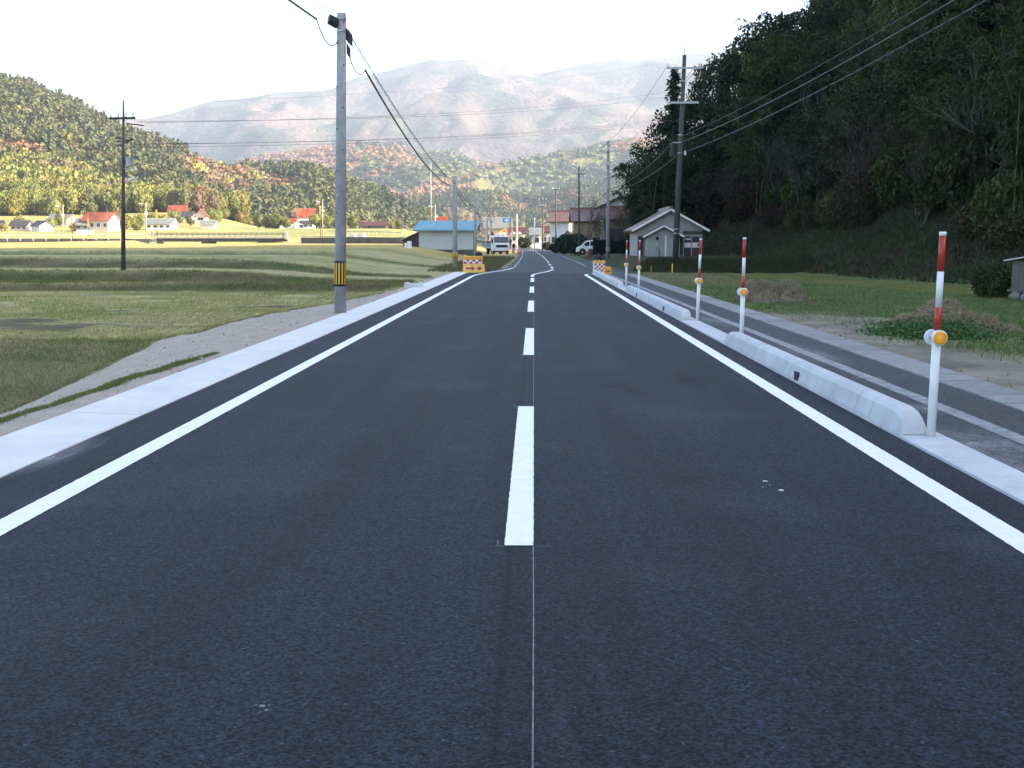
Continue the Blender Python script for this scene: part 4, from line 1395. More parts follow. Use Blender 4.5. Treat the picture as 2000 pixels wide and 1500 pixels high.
def house(name, label, cat, loc, rz, w, d, h, rise, wall, roof, ridge='x', over=.5, wins=(), door=None, tiles=False, trim=None, group=None, half=None):
    """gabled house, base centre at loc. wins: (face, u, z, ww, hh); faces f(-y) b(+y) l(-x) r(+x)"""
    e = empty(name, loc, rz, label, cat, group)
    m = MB()
    if ridge == 'x':
        m.prism([(-d / 2, -1.0), (d / 2, -1.0), (d / 2, h), (0, h + rise), (-d / 2, h)], -w / 2, w / 2, 'x')
    else:
        m.prism([(-w / 2, -1.0), (w / 2, -1.0), (w / 2, h), (0, h + rise), (-w / 2, h)], -d / 2, d / 2, 'y')
    m.build('wall', wall, e)
    m = MB()
    hw, hd = w / 2 + over, d / 2 + over
    if ridge == 'x':
        sl = rise / (d / 2); ze = h - over * sl + .03; zr = h + rise + .03
        S = [((-hw, -hd, ze), (hw, -hd, ze), (-hw, 0, zr), (hw, 0, zr)), ((-hw, hd, ze), (hw, hd, ze), (-hw, 0, zr), (hw, 0, zr))]
    else:
        sl = rise / (w / 2); ze = h - over * sl + .03; zr = h + rise + .03
        S = [((-hw, -hd, ze), (-hw, hd, ze), (0, -hd, zr), (0, hd, zr)), ((hw, -hd, ze), (hw, hd, ze), (0, -hd, zr), (0, hd, zr))]
    for s in S:
        if tiles: corr_slab(m, *s)
        else:
            corr_slab(m, *s, thick=.12, period=3.0, amp=0.0, courses=1, step=0)
    ro = m.build('roof', roof, e)
    m = MB()
    if ridge == 'x': m.prism([(-.16, zr + .08), (.16, zr + .08), (.10, zr + .30), (-.10, zr + .30)], -hw - .03, hw + .03, 'x')
    else: m.prism([(-.16, zr + .08), (.16, zr + .08), (.10, zr + .30), (-.10, zr + .30)], -hd - .03, hd + .03, 'y')
    m.build('ridge_cap', roof, ro)
    if trim:
        m = MB()
        t = .07
        for a in ((-1), 1):
            for b in (-1, 1):
                if ridge == 'y': m.bar((a * (hw + .02), b * (hd + .02), ze + .06), (0, b * (hd + .02), zr + .06), .05, .16)
                else: m.bar((b * (hw + .02), a * (hd + .02), ze + .06), (b * (hw + .02), 0, zr + .06), .05, .16)
        m.build('barge_board', trim, ro)
    for (fc, u, z, ww, hh) in wins:
        if fc == 'f': c = (u, -d / 2, z); ax = (1, 0, 0); nn = (0, -1, 0)
        elif fc == 'b': c = (u, d / 2, z); ax = (1, 0, 0); nn = (0, 1, 0)
        elif fc == 'l': c = (-w / 2, u, z); ax = (0, 1, 0); nn = (-1, 0, 0)
        else: c = (w / 2, u, z); ax = (0, 1, 0); nn = (1, 0, 0)
        c, ax, nn = Vector(c), Vector(ax), Vector(nn); up = Vector((0, 0, 1))
        f_ = MB()
        for sgn in (-1, 1):
            f_.obox(c + ax * sgn * ww / 2 + nn * .03, ax * .04, nn * .05, up * (hh / 2 + .04))
            f_.obox(c + up * sgn * hh / 2 + nn * .03, ax * (ww / 2 - .042), nn * .048, up * .04)
        f_.obox(c + nn * .03, ax * .02, nn * .035, up * (hh / 2 - .042))
        fo = f_.build('window', M['galv'], e)
        MB().obox(c + nn * .012, ax * (ww / 2 - .03), nn * .016, up * (hh / 2 - .03)).build('pane', M['glass'], fo)
    if door:
        fc, u, ww, hh = door
        c, ax, nn = (Vector((u, -d / 2, hh / 2)), Vector((1, 0, 0)), Vector((0, -1, 0))) if fc == 'f' else (Vector((w / 2, u, hh / 2)), Vector((0, 1, 0)), Vector((1, 0, 0)))
        MB().obox(c + nn * .03, ax * ww / 2, nn * .035, Vector((0, 0, hh / 2))).build('door', M['wood_dark'], e)
    return e


def onground(px, py, Y):
    p = at(px, py, Y)
    return Vector((p.x, p.y, gh(p.x, p.y)))


# grey gabled house behind the poles (gable end to the road)
hy = 82.0
q = at(1306, 470, hy); k = hy / F
e = house('gabled_house', 'small grey boarded house with red tiled roof and porch gable, behind the utility pole', 'house', (q.x + .1, hy + 3.4, .62), 0,
          126 * k, 6.4, 1.95, 1.30, M['grey_wall'], M['tile'], 'y', .42, wins=(), tiles=True, trim=M['white_dirty'])
hw = 126 * k / 2
# front details at real depth
for i in range(16):   # wall boards as battens
    x = -hw + .12 + i * (2 * hw - .24) / 15
    MB().box(x - .012, -3.222, .0, x + .012, -3.202, 1.93 + 1.25 * (1 - abs(x) / hw)).build('batten', M['grey_wall'], e)
pw = 62 * k
pc = -.62
pe = MB().prism([(pc - pw / 2, -.6), (pc + pw / 2, -.6), (pc + pw / 2, 1.42), (pc, 2.02), (pc - pw / 2, 1.42)], -4.6, -3.23, 'y').build('porch', M['grey_wall'], e)
m = MB(); o_ = .28
corr_slab(m, (pc - pw / 2 - o_, -4.9, 1.32), (pc - pw / 2 - o_, -3.0, 1.32), (pc, -4.9, 2.08), (pc, -3.0, 2.08), courses=5)
corr_slab(m, (pc + pw / 2 + o_, -4.9, 1.32), (pc + pw / 2 + o_, -3.0, 1.32), (pc, -4.9, 2.08), (pc, -3.0, 2.08), courses=5)
pr = m.build('porch_roof', M['tile'], pe)
m = MB()
for a in (-1, 1): m.bar((pc + a * (pw / 2 + o_ + .02), -4.92, 1.38), (pc, -4.92, 2.15), .05, .13)
m.build('barge_board', M['white_dirty'], pr)
MB().box(pc + .12, -4.65, 0, pc + .22, -4.61, 1.5).build('downpipe', M['white_dirty'], pe)
for i in range(9):
    x = pc - pw / 2 + .1 + i * (pw - .2) / 8
    MB().box(x - .01, -4.618, -.3, x + .01, -4.602, 1.38 + .5 * (1 - abs(x - pc) / (pw / 2))).build('batten', M['grey_wall'], pe)
MB().box(pc + pw / 2 + .08, -3.235, .05, pc + pw / 2 + .62, -3.206, 1.5).build('door', M['wood_dark'], e)
MB().box(1.0, -3.24, .0, hw - .15, -3.205, 1.40).build('sliding_door', M['wood_dark'], e)
MB().box(.95, -3.30, 1.62, hw + .05, -3.21, 1.80).build('lintel', M['wood_dark'], e)
m = MB()
for x in (1.0, 1.58, hw - .15): m.box(x - .04, -3.27, 0, x + .04, -3.242, 1.46)
m.box(.95, -3.272, 1.40, hw - .1, -3.243, 1.47)
m.build('door_frame', M['grey_wall'], e)
MB().box(1.06, -3.262, .62, 1.55, -3.245, .98).build('notice', M['white_dirty'], e)
MB().box(1.62, -3.262, .62, hw - .25, -3.245, .98).build('notice', M['white_dirty'], e)
MB().box(1.98, -3.268, .74, 2.12, -3.264, .92).build('red_notice', M['red'], e)
MB().box(1.1, -3.262, 1.18, 1.5, -3.245, 1.28).build('notice', M['white_dirty'], e)
MB().box(-hw + .05, -3.26, .05, -hw + .42, -3.206, 1.45).build('side_door', M['wood_dark'], e)
MB().lathe([(.12, 0), (.12, .05), (.03, .06)], 12, (pc - .45, -4.60, 1.28), 'y').build('meter', M['galv'], pe)
MB().box(pc - .55, -4.70, .72, pc - .38, -4.61, 1.02).build('meter_box', M['galv'], pe)
MB().tube([(pc - .28, -4.66, -.3), (pc - .28, -4.66, .5), (pc - .40, -4.66, .5)], .03, 6).build('standpipe', M['black'], pe)

# farmhouse with tiled roof (gable above a tiled skirt)
hy = 126.0; k = hy / F
q = at(1209, 470, hy)
w_, zb = 70 * k, .5
e = empty('farmhouse', (q.x, hy, zb), 0, 'big farmhouse with brown tiled roof and pale gable, left of the grey house', 'house')
def zz(py): return CH + (475 - py) / F * hy - zb
m = MB().box(-w_ / 2 + .35, 0, -1, w_ / 2 - .1, 8, zz(430)); m.build('wall', M['tan_wall'], e)
m = MB(); corr_slab(m, (-w_ / 2 - .55, -1.0, zz(431)), (w_ / 2 + .35, -1.0, zz(431)), (-w_ / 2 + .25, 1.2, zz(404)), (w_ / 2 + .1, 1.2, zz(404)), courses=11)
sk = m.build('skirt_roof', M['tile'], e)
m = MB().prism([(-w_ / 2 + .3, zz(431)), (w_ / 2, zz(431)), (w_ / 2, zz(403)), (.15, zz(388)), (-w_ / 2 + .3, zz(403))], 1.3, 7.6, 'y'); m.build('gable_wall', M['white_dirty'], e)
m = MB()
corr_slab(m, (-w_ / 2 - .75, .9, zz(407) - .25), (-w_ / 2 - .75, 8, zz(407) - .25), (.15, .9, zz(387)), (.15, 8, zz(387)), courses=9)
corr_slab(m, (w_ / 2 + .55, .9, zz(404) - .1), (w_ / 2 + .55, 8, zz(404) - .1), (.15, .9, zz(387)), (.15, 8, zz(387)), courses=9)
ro = m.build('roof', M['tile_dark'], e)
m = MB()
m.bar((-w_ / 2 - .78, .86, zz(407) - .18), (.15, .86, zz(386)), .08, .22); m.bar((w_ / 2 + .58, .86, zz(404) - .03), (.15, .86, zz(386)), .08, .22)
m.build('barge_board', M['wood_dark'], ro)
MB().prism([(-.2, zz(386)), (.5, zz(386)), (.35, zz(381)), (.15, zz(378)), (-.05, zz(381))], .8, 1.2, 'y').build('ridge_ornament', M['tile_dark'], ro)
MB().box(-w_ / 2 + .6, -.06, .3, w_ / 2 - .4, -.005, zz(448)).build('board_panel', M['wood_dark'], e)
for u in (-.9, .4, 1.4): MB().box(u - .5, -.12, .8, u + .5, -.065, 1.9).build('window', M['glass'], e)

# tiled roof house behind the thicket
hy = 150.0; k = hy / F; q = at(1152, 470, hy)
house('tiled_house', 'house with broad red-brown tiled roof behind the bare thicket, left of the farmhouse', 'house', (q.x, hy + 4, .4), 0, 62 * k, 7.5, CH + (475 - 432) * k - .4, 1.55,
      M['tan_wall'], M['tile'], 'x', .45, (('f', -1, 1.5, 1.2, 1.0), ('f', 1, 1.5, 1.2, 1.0)), tiles=True)
hy = 190.0; k = hy / F; q = at(1102, 470, hy)
house('white_house', 'white plastered house with red tiled roof beyond the garden shrubs on the right', 'house', (q.x, hy + 4, .4), R(-14), 38 * k, 6.5, CH + (475 - 432) * k - .4, 1.5,
      M['white_dirty'], M['tile'], 'x', .6, (('f', -.9, 1.7, .8, 1.0), ('l', 0, 2.2, .9, .9)), tiles=True)
q = at(1110, 470, 182)
house('annex', 'small white annex with red gable roof beside the white house', 'house', (q.x, 182, .4), R(-10), 2.6, 3, 1.9, .9, M['white_dirty'], M['tile'], 'y', .3, (('f', -.4, 1.4, .4, .6),))

# blue roofed shed on the left of the road
hy = 130.0; k = hy / F
zs = gh(at(872, 470, hy).x, hy)
q = at(871, 470, hy)
W_ = 105 * k; zw = CH + (475 - 446) * k
e = empty('blue_roof_shed', (q.x, hy, zs), 0, 'pale boarded shed with a blue sheet-metal roof beside the truck', 'shed')
zw -= zs
MB().prism([(0, .28), (3.6, .28), (3.6, zw), (1.8, zw + .78), (0, zw)], -W_ / 2, W_ / 2, 'x').build('wall', M['shed_wall'], e)
MB().box(-W_ / 2 - .03, -.03, -1.2, W_ / 2 + .03, 3.63, .279).build('foundation', M['retain'], e)
m = MB()
for sgn, (ya, yb) in ((0, (-.55, 1.8)), (1, (4.15, 1.8))):
    corr_slab(m, (-W_ / 2 - .55, ya, zw - .26), (W_ / 2 + .55, ya, zw - .26), (-W_ / 2 - .15, yb, zw + .82), (W_ / 2 + .75, yb, zw + .82), thick=.05, period=.42, amp=.03, courses=1, step=0)
ro = m.build('roof', M['blue_roof'], e)
MB().box(-W_ / 2 - .58, -.62, zw - .34, W_ / 2 + .58, -.52, zw - .24).build('gutter_rail', M['blue_roof'], ro)
MB().lathe([(.20, 0), (.20, -.12), (.15, -.14), (.15, -.05)], 14, (849 * k - 871 * k, -.005, zw - .62), 'y').build('vent_hood', M['galv'], e)
for i in range(17):
    x = -W_ / 2 + .1 + i * (W_ - .2) / 16
    MB().box(x - .008, -.016, .3, x + .008, -.002, zw - .03).build('batten', M['shed_wall'], e)
MB().box(W_ / 2 + .004, .3, .28, W_ / 2 + .03, 3.3, zw - .05).build('end_shade', M['wood_dark'], e)  # dark sheet: the right gable's shade put in as colour
q2 = at(803, 470, hy)
e2 = empty('lean_to', (q2.x, hy + .4, zs), 0, 'dark brown lean-to with sloping roof against the blue-roofed shed', 'shed')
wl_ = 33 * k
MB().prism([(-wl_ / 2, -1.0), (wl_ / 2, -1.0), (wl_ / 2, 2.25), (-wl_ / 2, 1.35)], 0, 2.8, 'y').build('wall', M['wood_dark'], e2)
MB().prism([(-wl_ / 2 - .3, 1.30), (wl_ / 2, 2.30), (wl_ / 2, 2.40), (-wl_ / 2 - .3, 1.40)], -.25, 3.0, 'y').build('roof', M['tile_grey'], e2)
for i in range(6): MB().box(-wl_ / 2 + .1 + i * .34, -.02, -.2, -wl_ / 2 + .12 + i * .34, -.003, 1.4 + i * .13).build('batten', M['wood_dark'], e2)
q = at(797, 488, 118); g_ = gh(q.x, q.y)
e = empty('white_cabinet', (q.x, q.y, g_), 0, 'small white L-shaped equipment box in the grass left of the shed', 'box')
MB().box(-.36, -.2, -.1, -.12, .2, .55).build('body', M['white'], e, bevel=.02); MB().box(-.06, -.2, -.1, .36, .2, .72).build('cover', M['white'], e, bevel=.02); MB().box(-.118, -.18, .42, -.062, .18, .54).build('link', M['white'], e)

# ---- houses below the left hill, and others far along the valley
def solveY(px, py, y0=285, y1=480):
    best = (1e9, y0)
    for Y in np.linspace(y0, y1, 160):
        p = at(px, py, Y); d_ = abs(gh(p.x, Y) - p.z)
        if d_ < best[0]: best = (d_, Y)
    return best[1]


def far_house(px0, px1, pyb, pyt, wall, roof, ridge, label, rz=0.0, Y=None, dr=.8, wins=2, cat='house', over=.6, group=None, rf=.42, name='house'):
    px = (px0 + px1) / 2
    Y = Y or solveY(px, pyb)
    k = Y / F
    p = at(px, pyb, Y); z = min(gh(p.x, Y), p.z + 1.5) if Y < 500 else p.z
    w = (px1 - px0) * k / (1.0 if ridge == 'x' else 1.0) - over
    tot = (pyb - pyt) * k
    rise = tot * rf; h = max(1.2, tot - rise) + (p.z - z)
    ws_ = []
    for i in range(wins):
        u = -w / 2 + w * (i + .5) / wins
        ws_.append(('f', u, h * .55, w / wins * .5, min(1.1, h * .35)))
    if h > 4.2: ws_ += [('f', u_[1], h * .22, u_[3], 1.2) for u_ in ws_]
    return house(name, label, cat, (p.x, Y + w * dr / 2, z), rz, w, w * dr, h, rise, wall, roof, ridge, over, ws_, None, False, None, group)


far_house(-12, 6, 450, 432, M['cream'], M['tile_dark'], 'x', 'pale house cut by the left edge of the picture')
far_house(19, 54, 451, 432, M['cream'], M['tile_dark'], 'x', 'low cream house with dark roof, left of the white gabled barn', wins=3)
far_house(58, 95, 452, 433, M['white_dirty'], M['tile_dark'], 'x', 'white barn with dark roof, its bright gable turned right', rz=R(-38), wins=0, cat='barn', rf=.4, name='barn')
far_house(92, 138, 440, 420, M['cream'], M['tile_grey'], 'x', 'cream house with grey roof, left of the red-roofed two-storey house', wins=3, rz=R(-12))
far_house(160, 219, 452, 416, M['cream'], M['tile_far'], 'x', 'large two-storey house with bright red-orange roof below the left hill', wins=4, rz=R(-8), rf=.38)
far_house(146, 176, 452, 427, M['grey_wall'], M['tile_grey'], 'x', 'grey outbuilding attached left of the large red-roofed house', wins=2)
far_house(283, 336, 449, 428, M['white_dirty'], M['tile_grey'], 'x', 'long white house with pale grey roof behind the left bridge end', wins=4)
far_house(327, 362, 428, 403, M['white_dirty'], M['tile_far'], 'x', 'white house with red roof highest on the slope behind the bridge', wins=2, rz=R(10))
far_house(354, 377, 431, 414, M['white_dirty'], M['tile_dark'], 'x', 'white storehouse right of the highest red-roofed house', wins=1, cat='storehouse', name='storehouse')
far_house(380, 404, 436, 410, M['cream'], M['tile_far'], 'y', 'cream gabled house with orange roof above the bridge', wins=1)
far_house(391, 420, 446, 432, M['white_dirty'], M['tile_grey'], 'x', 'low white shed just above the middle of the bridge', wins=0, cat='shed', name='shed')
far_house(545, 577, 443, 428, M['white_dirty'], M['tile_far'], 'x', 'low white storehouse with red roof, left of the tall stepped house', wins=1, cat='storehouse', name='storehouse', Y=400)
far_house(577, 612, 440, 409, M['white_dirty'], M['tile_far'], 'x', 'tall white house with stepped red roofs right of the bridge', wins=2, Y=408, rz=R(12))
far_house(590, 614, 443, 432, M['white_dirty'], M['tile_dark'], 'x', 'white lean-to house below the stepped red roofs', wins=2, Y=398)
far_house(700, 722, 447, 434, M['wood_dark'], M['tile'], 'x', 'small brown-roofed house right of the grey roadside pole', wins=2, Y=470)
far_house(722, 756, 449, 434, M['wood_dark'], M['tile'], 'x', 'long brown-roofed house in the valley right of the grey roadside pole', wins=4, Y=470)
far_house(850, 872, 440, 425, M['cream'], M['tile_far'], 'x', 'reddish roofed house peeping over the blue shed roof', wins=1, Y=300)
far_house(946, 990, 462, 428, M['cream'], M['tile_grey'], 'x', 'pale two-storey house behind the truck cab', wins=4, Y=235)
far_house(996, 1026, 466, 446, M['cream'], M['tile'], 'x', 'low house with dark red roof at the far road bend', wins=2, Y=300)
far_house(1036, 1060, 466, 449, M['white_dirty'], M['tile_grey'], 'x', 'white shed beside the far bend of the road', wins=1, Y=250, cat='shed', name='shed')
far_house(1058, 1082, 460, 445, M['cream'], M['tile'], 'x', 'brown-roofed house between two thin dark poles', wins=2, Y=270)
# white walls, glasshouses and vehicles by the houses
for (px0, px1, py0, py1, Y, lb) in [(194, 237, 452, 441, 372, 'bright white boundary wall right of the large red-roofed house'), (150, 182, 457, 449, 340, 'low white wall in front of the large red-roofed house')]:
    a = at(px0, py0, Y); b = at(px1, py1, Y)
    o = MB().box(a.x, Y, a.z - 1.5, b.x, Y + .25, b.z).build('boundary_wall', M['white_dirty']); tag(o, lb, 'wall')
    MB().box(a.x - .08, Y - .08, b.z + .003, b.x + .08, Y + .33, b.z + .15).build('coping', M['tile_grey'], o)

# ------------------------------------------------------------------ valley road on the left: guard rails, bridge, retaining wall
def guard_rail(label, px0, px1, py0, py1, Y0, Y1, n):
    a = at(px0, py0, Y0); b = at(px1, py1, Y1)
    e = empty('guard_rail', (a.x, a.y, a.z - .75), 0, label, 'guard rail', 'guard rails of the valley road')
    v = b - a
    m = MB(); m.bar((0, 0, .62), (v.x, v.y, v.z + .62), .08, .20); m.build('rail', M['guard'], e)
    for i in range(n):
        t = i / (n - 1); p = v * t
        MB().tube([(p.x, p.y + .12, p.z - .8), (p.x, p.y + .12, p.z + .85)], .10, 6).build('post', M['guard'], e)
    return e


guard_rail('guard rail of the valley road below the left houses', -90, 282, 459, 456, 262, 278, 16)
guard_rail('guard rail of the valley road right of the bridge, above the dark wall', 588, 790, 460, 464, 270, 250, 14)
guard_rail('distant white guard rail of the upper road right of the grey pole', 640, 785, 450, 453, 335, 320, 10)
a = at(-120, 466, 266); b = at(300, 463, 279)
o = tag(MB().prism([(a.x, a.y - 1), (b.x, b.y - 1), (b.x, b.y + 5), (a.x, a.y + 5)], a.z - 2.0, a.z + .02, 'z').build('valley_road', M['asphalt_old']), kind='structure')
# bridge
A_ = at(300, 461, 268); B_ = at(556, 461, 268)
e = empty('bridge', (A_.x, 268, A_.z), 0, 'low road bridge with concrete parapet across the stream on the left', 'bridge')
Lb = B_.x - A_.x
MB().box(0, 0, -.55, Lb, 6, -.15).build('deck', M['bridge_conc'], e)
MB().box(.5, .35, -1.35, Lb - .5, .75, -.551).build('girder', M['girder'], e)
MB().box(.5, 5.2, -1.35, Lb - .5, 5.6, -.551).build('girder', M['girder'], e)
for i in range(25):
    x = .4 + i * (Lb - .8) / 24
    MB().box(x - .14, .05, -.149, x + .14, .25, .62).build('parapet_post', M['bridge_conc'], e)
for z0 in (.28, .622): MB().box(.1, .03, z0, Lb - .1, .27, z0 + .14).build('parapet_rail', M['girder'], e)
MB().box(-.6, -.1, -.8, .05, .6, 1.0).build('end_pillar', M['bridge_conc'], e); MB().box(Lb - .05, -.1, -.8, Lb + .6, .6, 1.0).build('end_pillar', M['bridge_conc'], e)
MB().box(Lb * .36, .5, -3.5, Lb * .36 + 2.2, 5.5, -1.351).build('pier', M['girder'], e)
for x0 in (-1.2, Lb - .5): MB().box(x0, .3, -4, x0 + 1.7, 5.7, -1.36 if x0 > 0 else -1.36).build('abutment', M['bridge_conc'], e)
a = at(588, 477, 256); b = at(792, 479, 246)
o = MB().prism([(a.x, a.y), (b.x, b.y), (b.x, b.y + 7), (a.x, a.y + 9)], a.z - 1, at(588, 464, 256).z, 'z').build('retaining_wall', M['retain'])
tag(o, 'dark stained retaining wall carrying the valley road behind the grey pole', 'wall')
# small signs and boxes near that road
for (px, py, Y, lb) in [(688, 456, 300, 'left grey box by the distant road behind the pole'), (706, 456, 300, 'right grey box with rounded white end by the distant road')]:
    p = at(px, py, Y)
    e = empty('road_box', (p.x, p.y, p.z - .9), 0, lb, 'box')
    MB().box(-.8, 0, -1, .5, 1.0, 1.0).build('body', M['galv'], e, bevel=.05); MB().box(.52, .02, -1, .95, .98, .92).build('panel', M['white'], e, bevel=.05)


# ------------------------------------------------------------------ poles
def shaft(m, p0, p1, r0, r1, n=14): m.tube([p0, Vector(p0).lerp(Vector(p1), .5), p1], [r0, (r0 + r1) / 2, r1], n)


def pole(name, label, base, top, r0, r1, mat, cat='utility pole', group=None, steps=False):
    """base/top world points"""
    base = Vector(base); top = Vector(top)
    e = empty(name, base, 0, label, cat, group)
    m = MB(); v = top - base
    shaft(m, Vector((0, 0, -.4)), v, r0, r1)
    m.build('shaft', mat, e, smooth=True)
    return e, v


def on_pole(v, z): return v * (z / v.z)


def crossarm(e, v, z, ln, ang=0.0, mat=None, ins=4, off=0.0, h=.09):
    c = on_pole(v, z); d = Vector((math.cos(ang), math.sin(ang), 0))
    c = c + Vector((0, -.14, 0))
    a = MB().bar(c + d * (off - ln / 2), c + d * (off + ln / 2), .08, h).build('crossarm', mat or M['galv'], e)
    for i in range(ins):
        t = off - ln / 2 + .08 + (ln - .16) * (i / max(1, ins - 1))
        p = c + d * t
        MB().lathe([(.03, 0), (.055, .05), (.03, .09), (.055, .13), (.03, .19), (.02, .23)], 8, (p.x, p.y, p.z + h / 2)).build('insulator', M['white'], a)
    return a


# left near pole
Yp = 24.9
b = at(664, 612, Yp); t = at(667, 26, Yp)
b.z = 0.02
e, v = pole('utility_pole', 'tall pale concrete pole with yellow and black stripe band, left of the road', b, t, .132, .097, M['pole_conc'])
LP = (b.copy(), v.copy())
def rr(z): return .132 + (.097 - .132) * z / v.z
za, zb_ = CH - 36 * Yp / F, CH - 85 * Yp / F
m = MB(); m.tube([on_pole(v, zb_), on_pole(v, za)], [rr(zb_) + .006, rr(za) + .006], 28)
wr = m.build('stripe_band', M['band_black'], e, smooth=True)
for i in range(12):
    a0 = 2 * math.pi * i / 12; hwid = .11
    P_ = []
    for z, in ((zb_ + .045,), (za - .045,)):
        for aa in (a0 - hwid, a0 + hwid):
            c = on_pole(v, z); r_ = rr(z) + .0095
            P_.append((c.x + r_ * math.cos(aa), c.y + r_ * math.sin(aa), z))
    MB().add(P_, [(0, 1, 3, 2)]).build('yellow_stripe', M['yellow_band'], wr)
# cable closures and clamps at the top
zc = CH + (475 - 62) * Yp / F
c = on_pole(v, zc)
bx = MB().obox((c.x - .15, c.y - .18, c.z), (.04, -.07, .03), (.075, .12, -.03), (.0, .02, .07)); bx.build('terminal_box', M['black'], e, bevel=.01)
bx = MB().obox((c.x + .135, c.y + .10, c.z - .27), (.05, -.02, -.05), (.02, .12, -.03), (.0, .0, .13)); bx.build('terminal_box', M['black'], e, bevel=.01)
bx = MB().obox((c.x + .135, c.y + .05, c.z - .58), (.035, 0, -.05), (0, .06, 0), (.0, 0, .11)); bx.build('cable_clamp', M['black'], e, bevel=.01)
for z in (zc + .08, zc - .17):
    cc = on_pole(v, z); MB().tube([cc - Vector((0, 0, .025)), cc + Vector((0, 0, .025))], rr(z) + .012, 16).build('steel_band', M['galv'], e)
for z in np.arange(2.2, 6.4, .45):
    cc = on_pole(v, float(z)); sd = 1 if int(z / .45) % 2 else -1
    MB().tube([cc + Vector((sd * .06, -rr(z) * .8, 0)), cc + Vector((sd * .075, -rr(z) * .8 - .02, 0))], .012, 6).build('step_bolt', M['black'], e)
MB().box(-.06 + v.x * .33, -.16, 2.55, .0 + v.x * .33, -.125, 2.6).build('tag_plate', M['galv'], e)

# second and third grey poles
b2 = at(889, 526, 68); b2.z = gh(b2.x, b2.y); t2 = at(888, 344, 68)
e, v2 = pole('utility_pole', 'grey pole with faded yellow band beside the blue-roofed shed', b2, t2, .155, .12, M['pole_conc'])
LP2 = (b2.copy(), v2.copy())
m = MB(); m.tube([on_pole(v2, .62), on_pole(v2, 1.0)], [.162, .16], 20); wr = m.build('stripe_band', M['yellow_band'], e, smooth=True)
for i in range(10):
    a0 = 2 * math.pi * i / 10; P_ = []
    for z in (.64, .98):
        for aa in (a0 - .15, a0 + .15):
            c = on_pole(v2, z); P_.append((c.x + .165 * math.cos(aa), c.y + .165 * math.sin(aa), z))
    MB().add(P_, [(0, 1, 3, 2)]).build('black_stripe', M['band_black'], wr)
b3 = at(928, 506, 100); b3.z = gh(b3.x, b3.y); t3 = at(928, 384, 100)
e, v3 = pole('utility_pole', 'grey pole between the shed gable and the truck', b3, t3, .16, .12, M['pole_conc'])
LP3 = (b3.copy(), v3.copy())
b4 = at(953, 478, 150); b4.z = gh(b4.x, b4.y); t4 = at(951, 425, 150)
e, v4 = pole('utility_pole', 'thin grey pole just above the truck cab', b4, t4, .13, .10, M['pole_conc'])
b5 = at(960, 478, 170); b5.z = gh(b5.x, b5.y); t5 = at(959, 412, 170)
e, v5 = pole('utility_pole', 'thin pole carrying cable loops behind the truck', b5, t5, .13, .10, M['pole_conc'])
for s_ in (-.5, .5): MB().tube([on_pole(v5, v5.z - .2), on_pole(v5, v5.z - .9) + Vector((s_, 0, 0)), on_pole(v5, v5.z - 2.0)], .05, 5).build('cable_loop', M['wire'], e)

# dark pole in the rice fields with transformer and lamp
bD = at(240, 531, 47.5); bD.z = gh(bD.x, 47.5) ; tD = at(241, 196, 47.5)
e, vD = pole('utility_pole', 'dark pole with transformer and lamp standing in the terraced fields', bD, tD, .105, .035, M['pole_dark'])
LD = (bD.copy(), vD.copy())
kD = 47.5 / F
def zD(py): return CH + (475 - py) * kD - bD.z
crossarm(e, vD, zD(237), 1.15, -.12, M['black'], 4)
a_ = MB().bar(on_pole(vD, zD(247)) + Vector((.18, -.15, 0)), on_pole(vD, zD(247)) + Vector((.92, -.2, -.09)), .05, .05).build('crossarm', M['black'], e)
for (dx, py) in ((-.28, 274), (-.22, 281), (-.25, 289), (.25, 282), (.42, 278)):
    c = on_pole(vD, zD(py))
    MB().tube([c + Vector((.0, 0, 0)), c + Vector((dx * .7, -.05, .0)), c + Vector((dx, -.05, .04))], [.02, .03, .045], 6).build('insulator', M['black'], e)
c = on_pole(vD, zD(320)) + Vector((.26, 0, 0))
tk = MB().lathe([(.12, -.18), (.14, -.16), (.14, .15), (.155, .16), (.155, .19), (.05, .21)], 12, c).build('transformer', M['galv'], e)
MB().bar(on_pole(vD, zD(332)), on_pole(vD, zD(332)) + Vector((.55, 0, 0)), .05, .04).build('bracket', M['galv'], e)
MB().lathe([(.03, -.06), (.06, -.03), (.03, .03)], 8, on_pole(vD, zD(333)) + Vector((.53, 0, 0))).build('fuse', M['white'], e)
MB().bar(on_pole(vD, zD(357)), on_pole(vD, zD(355)) + Vector((.25, -.1, 0)), .03, .03).build('lamp_arm', M['galv'], e)
c = on_pole(vD, zD(352)) + Vector((.38, -.12, 0))
MB().obox(c, (.15, 0, .07), (0, .06, 0), (-.02, 0, .035)).build('lamp_head', M['white'], e, bevel=.012)
for py in (470, 500, 508): 
    cc = on_pole(vD, zD(py)); MB().tube([cc, cc + Vector((0, 0, .015))], .106, 12).build('wire_wrap', M['galv'], e)

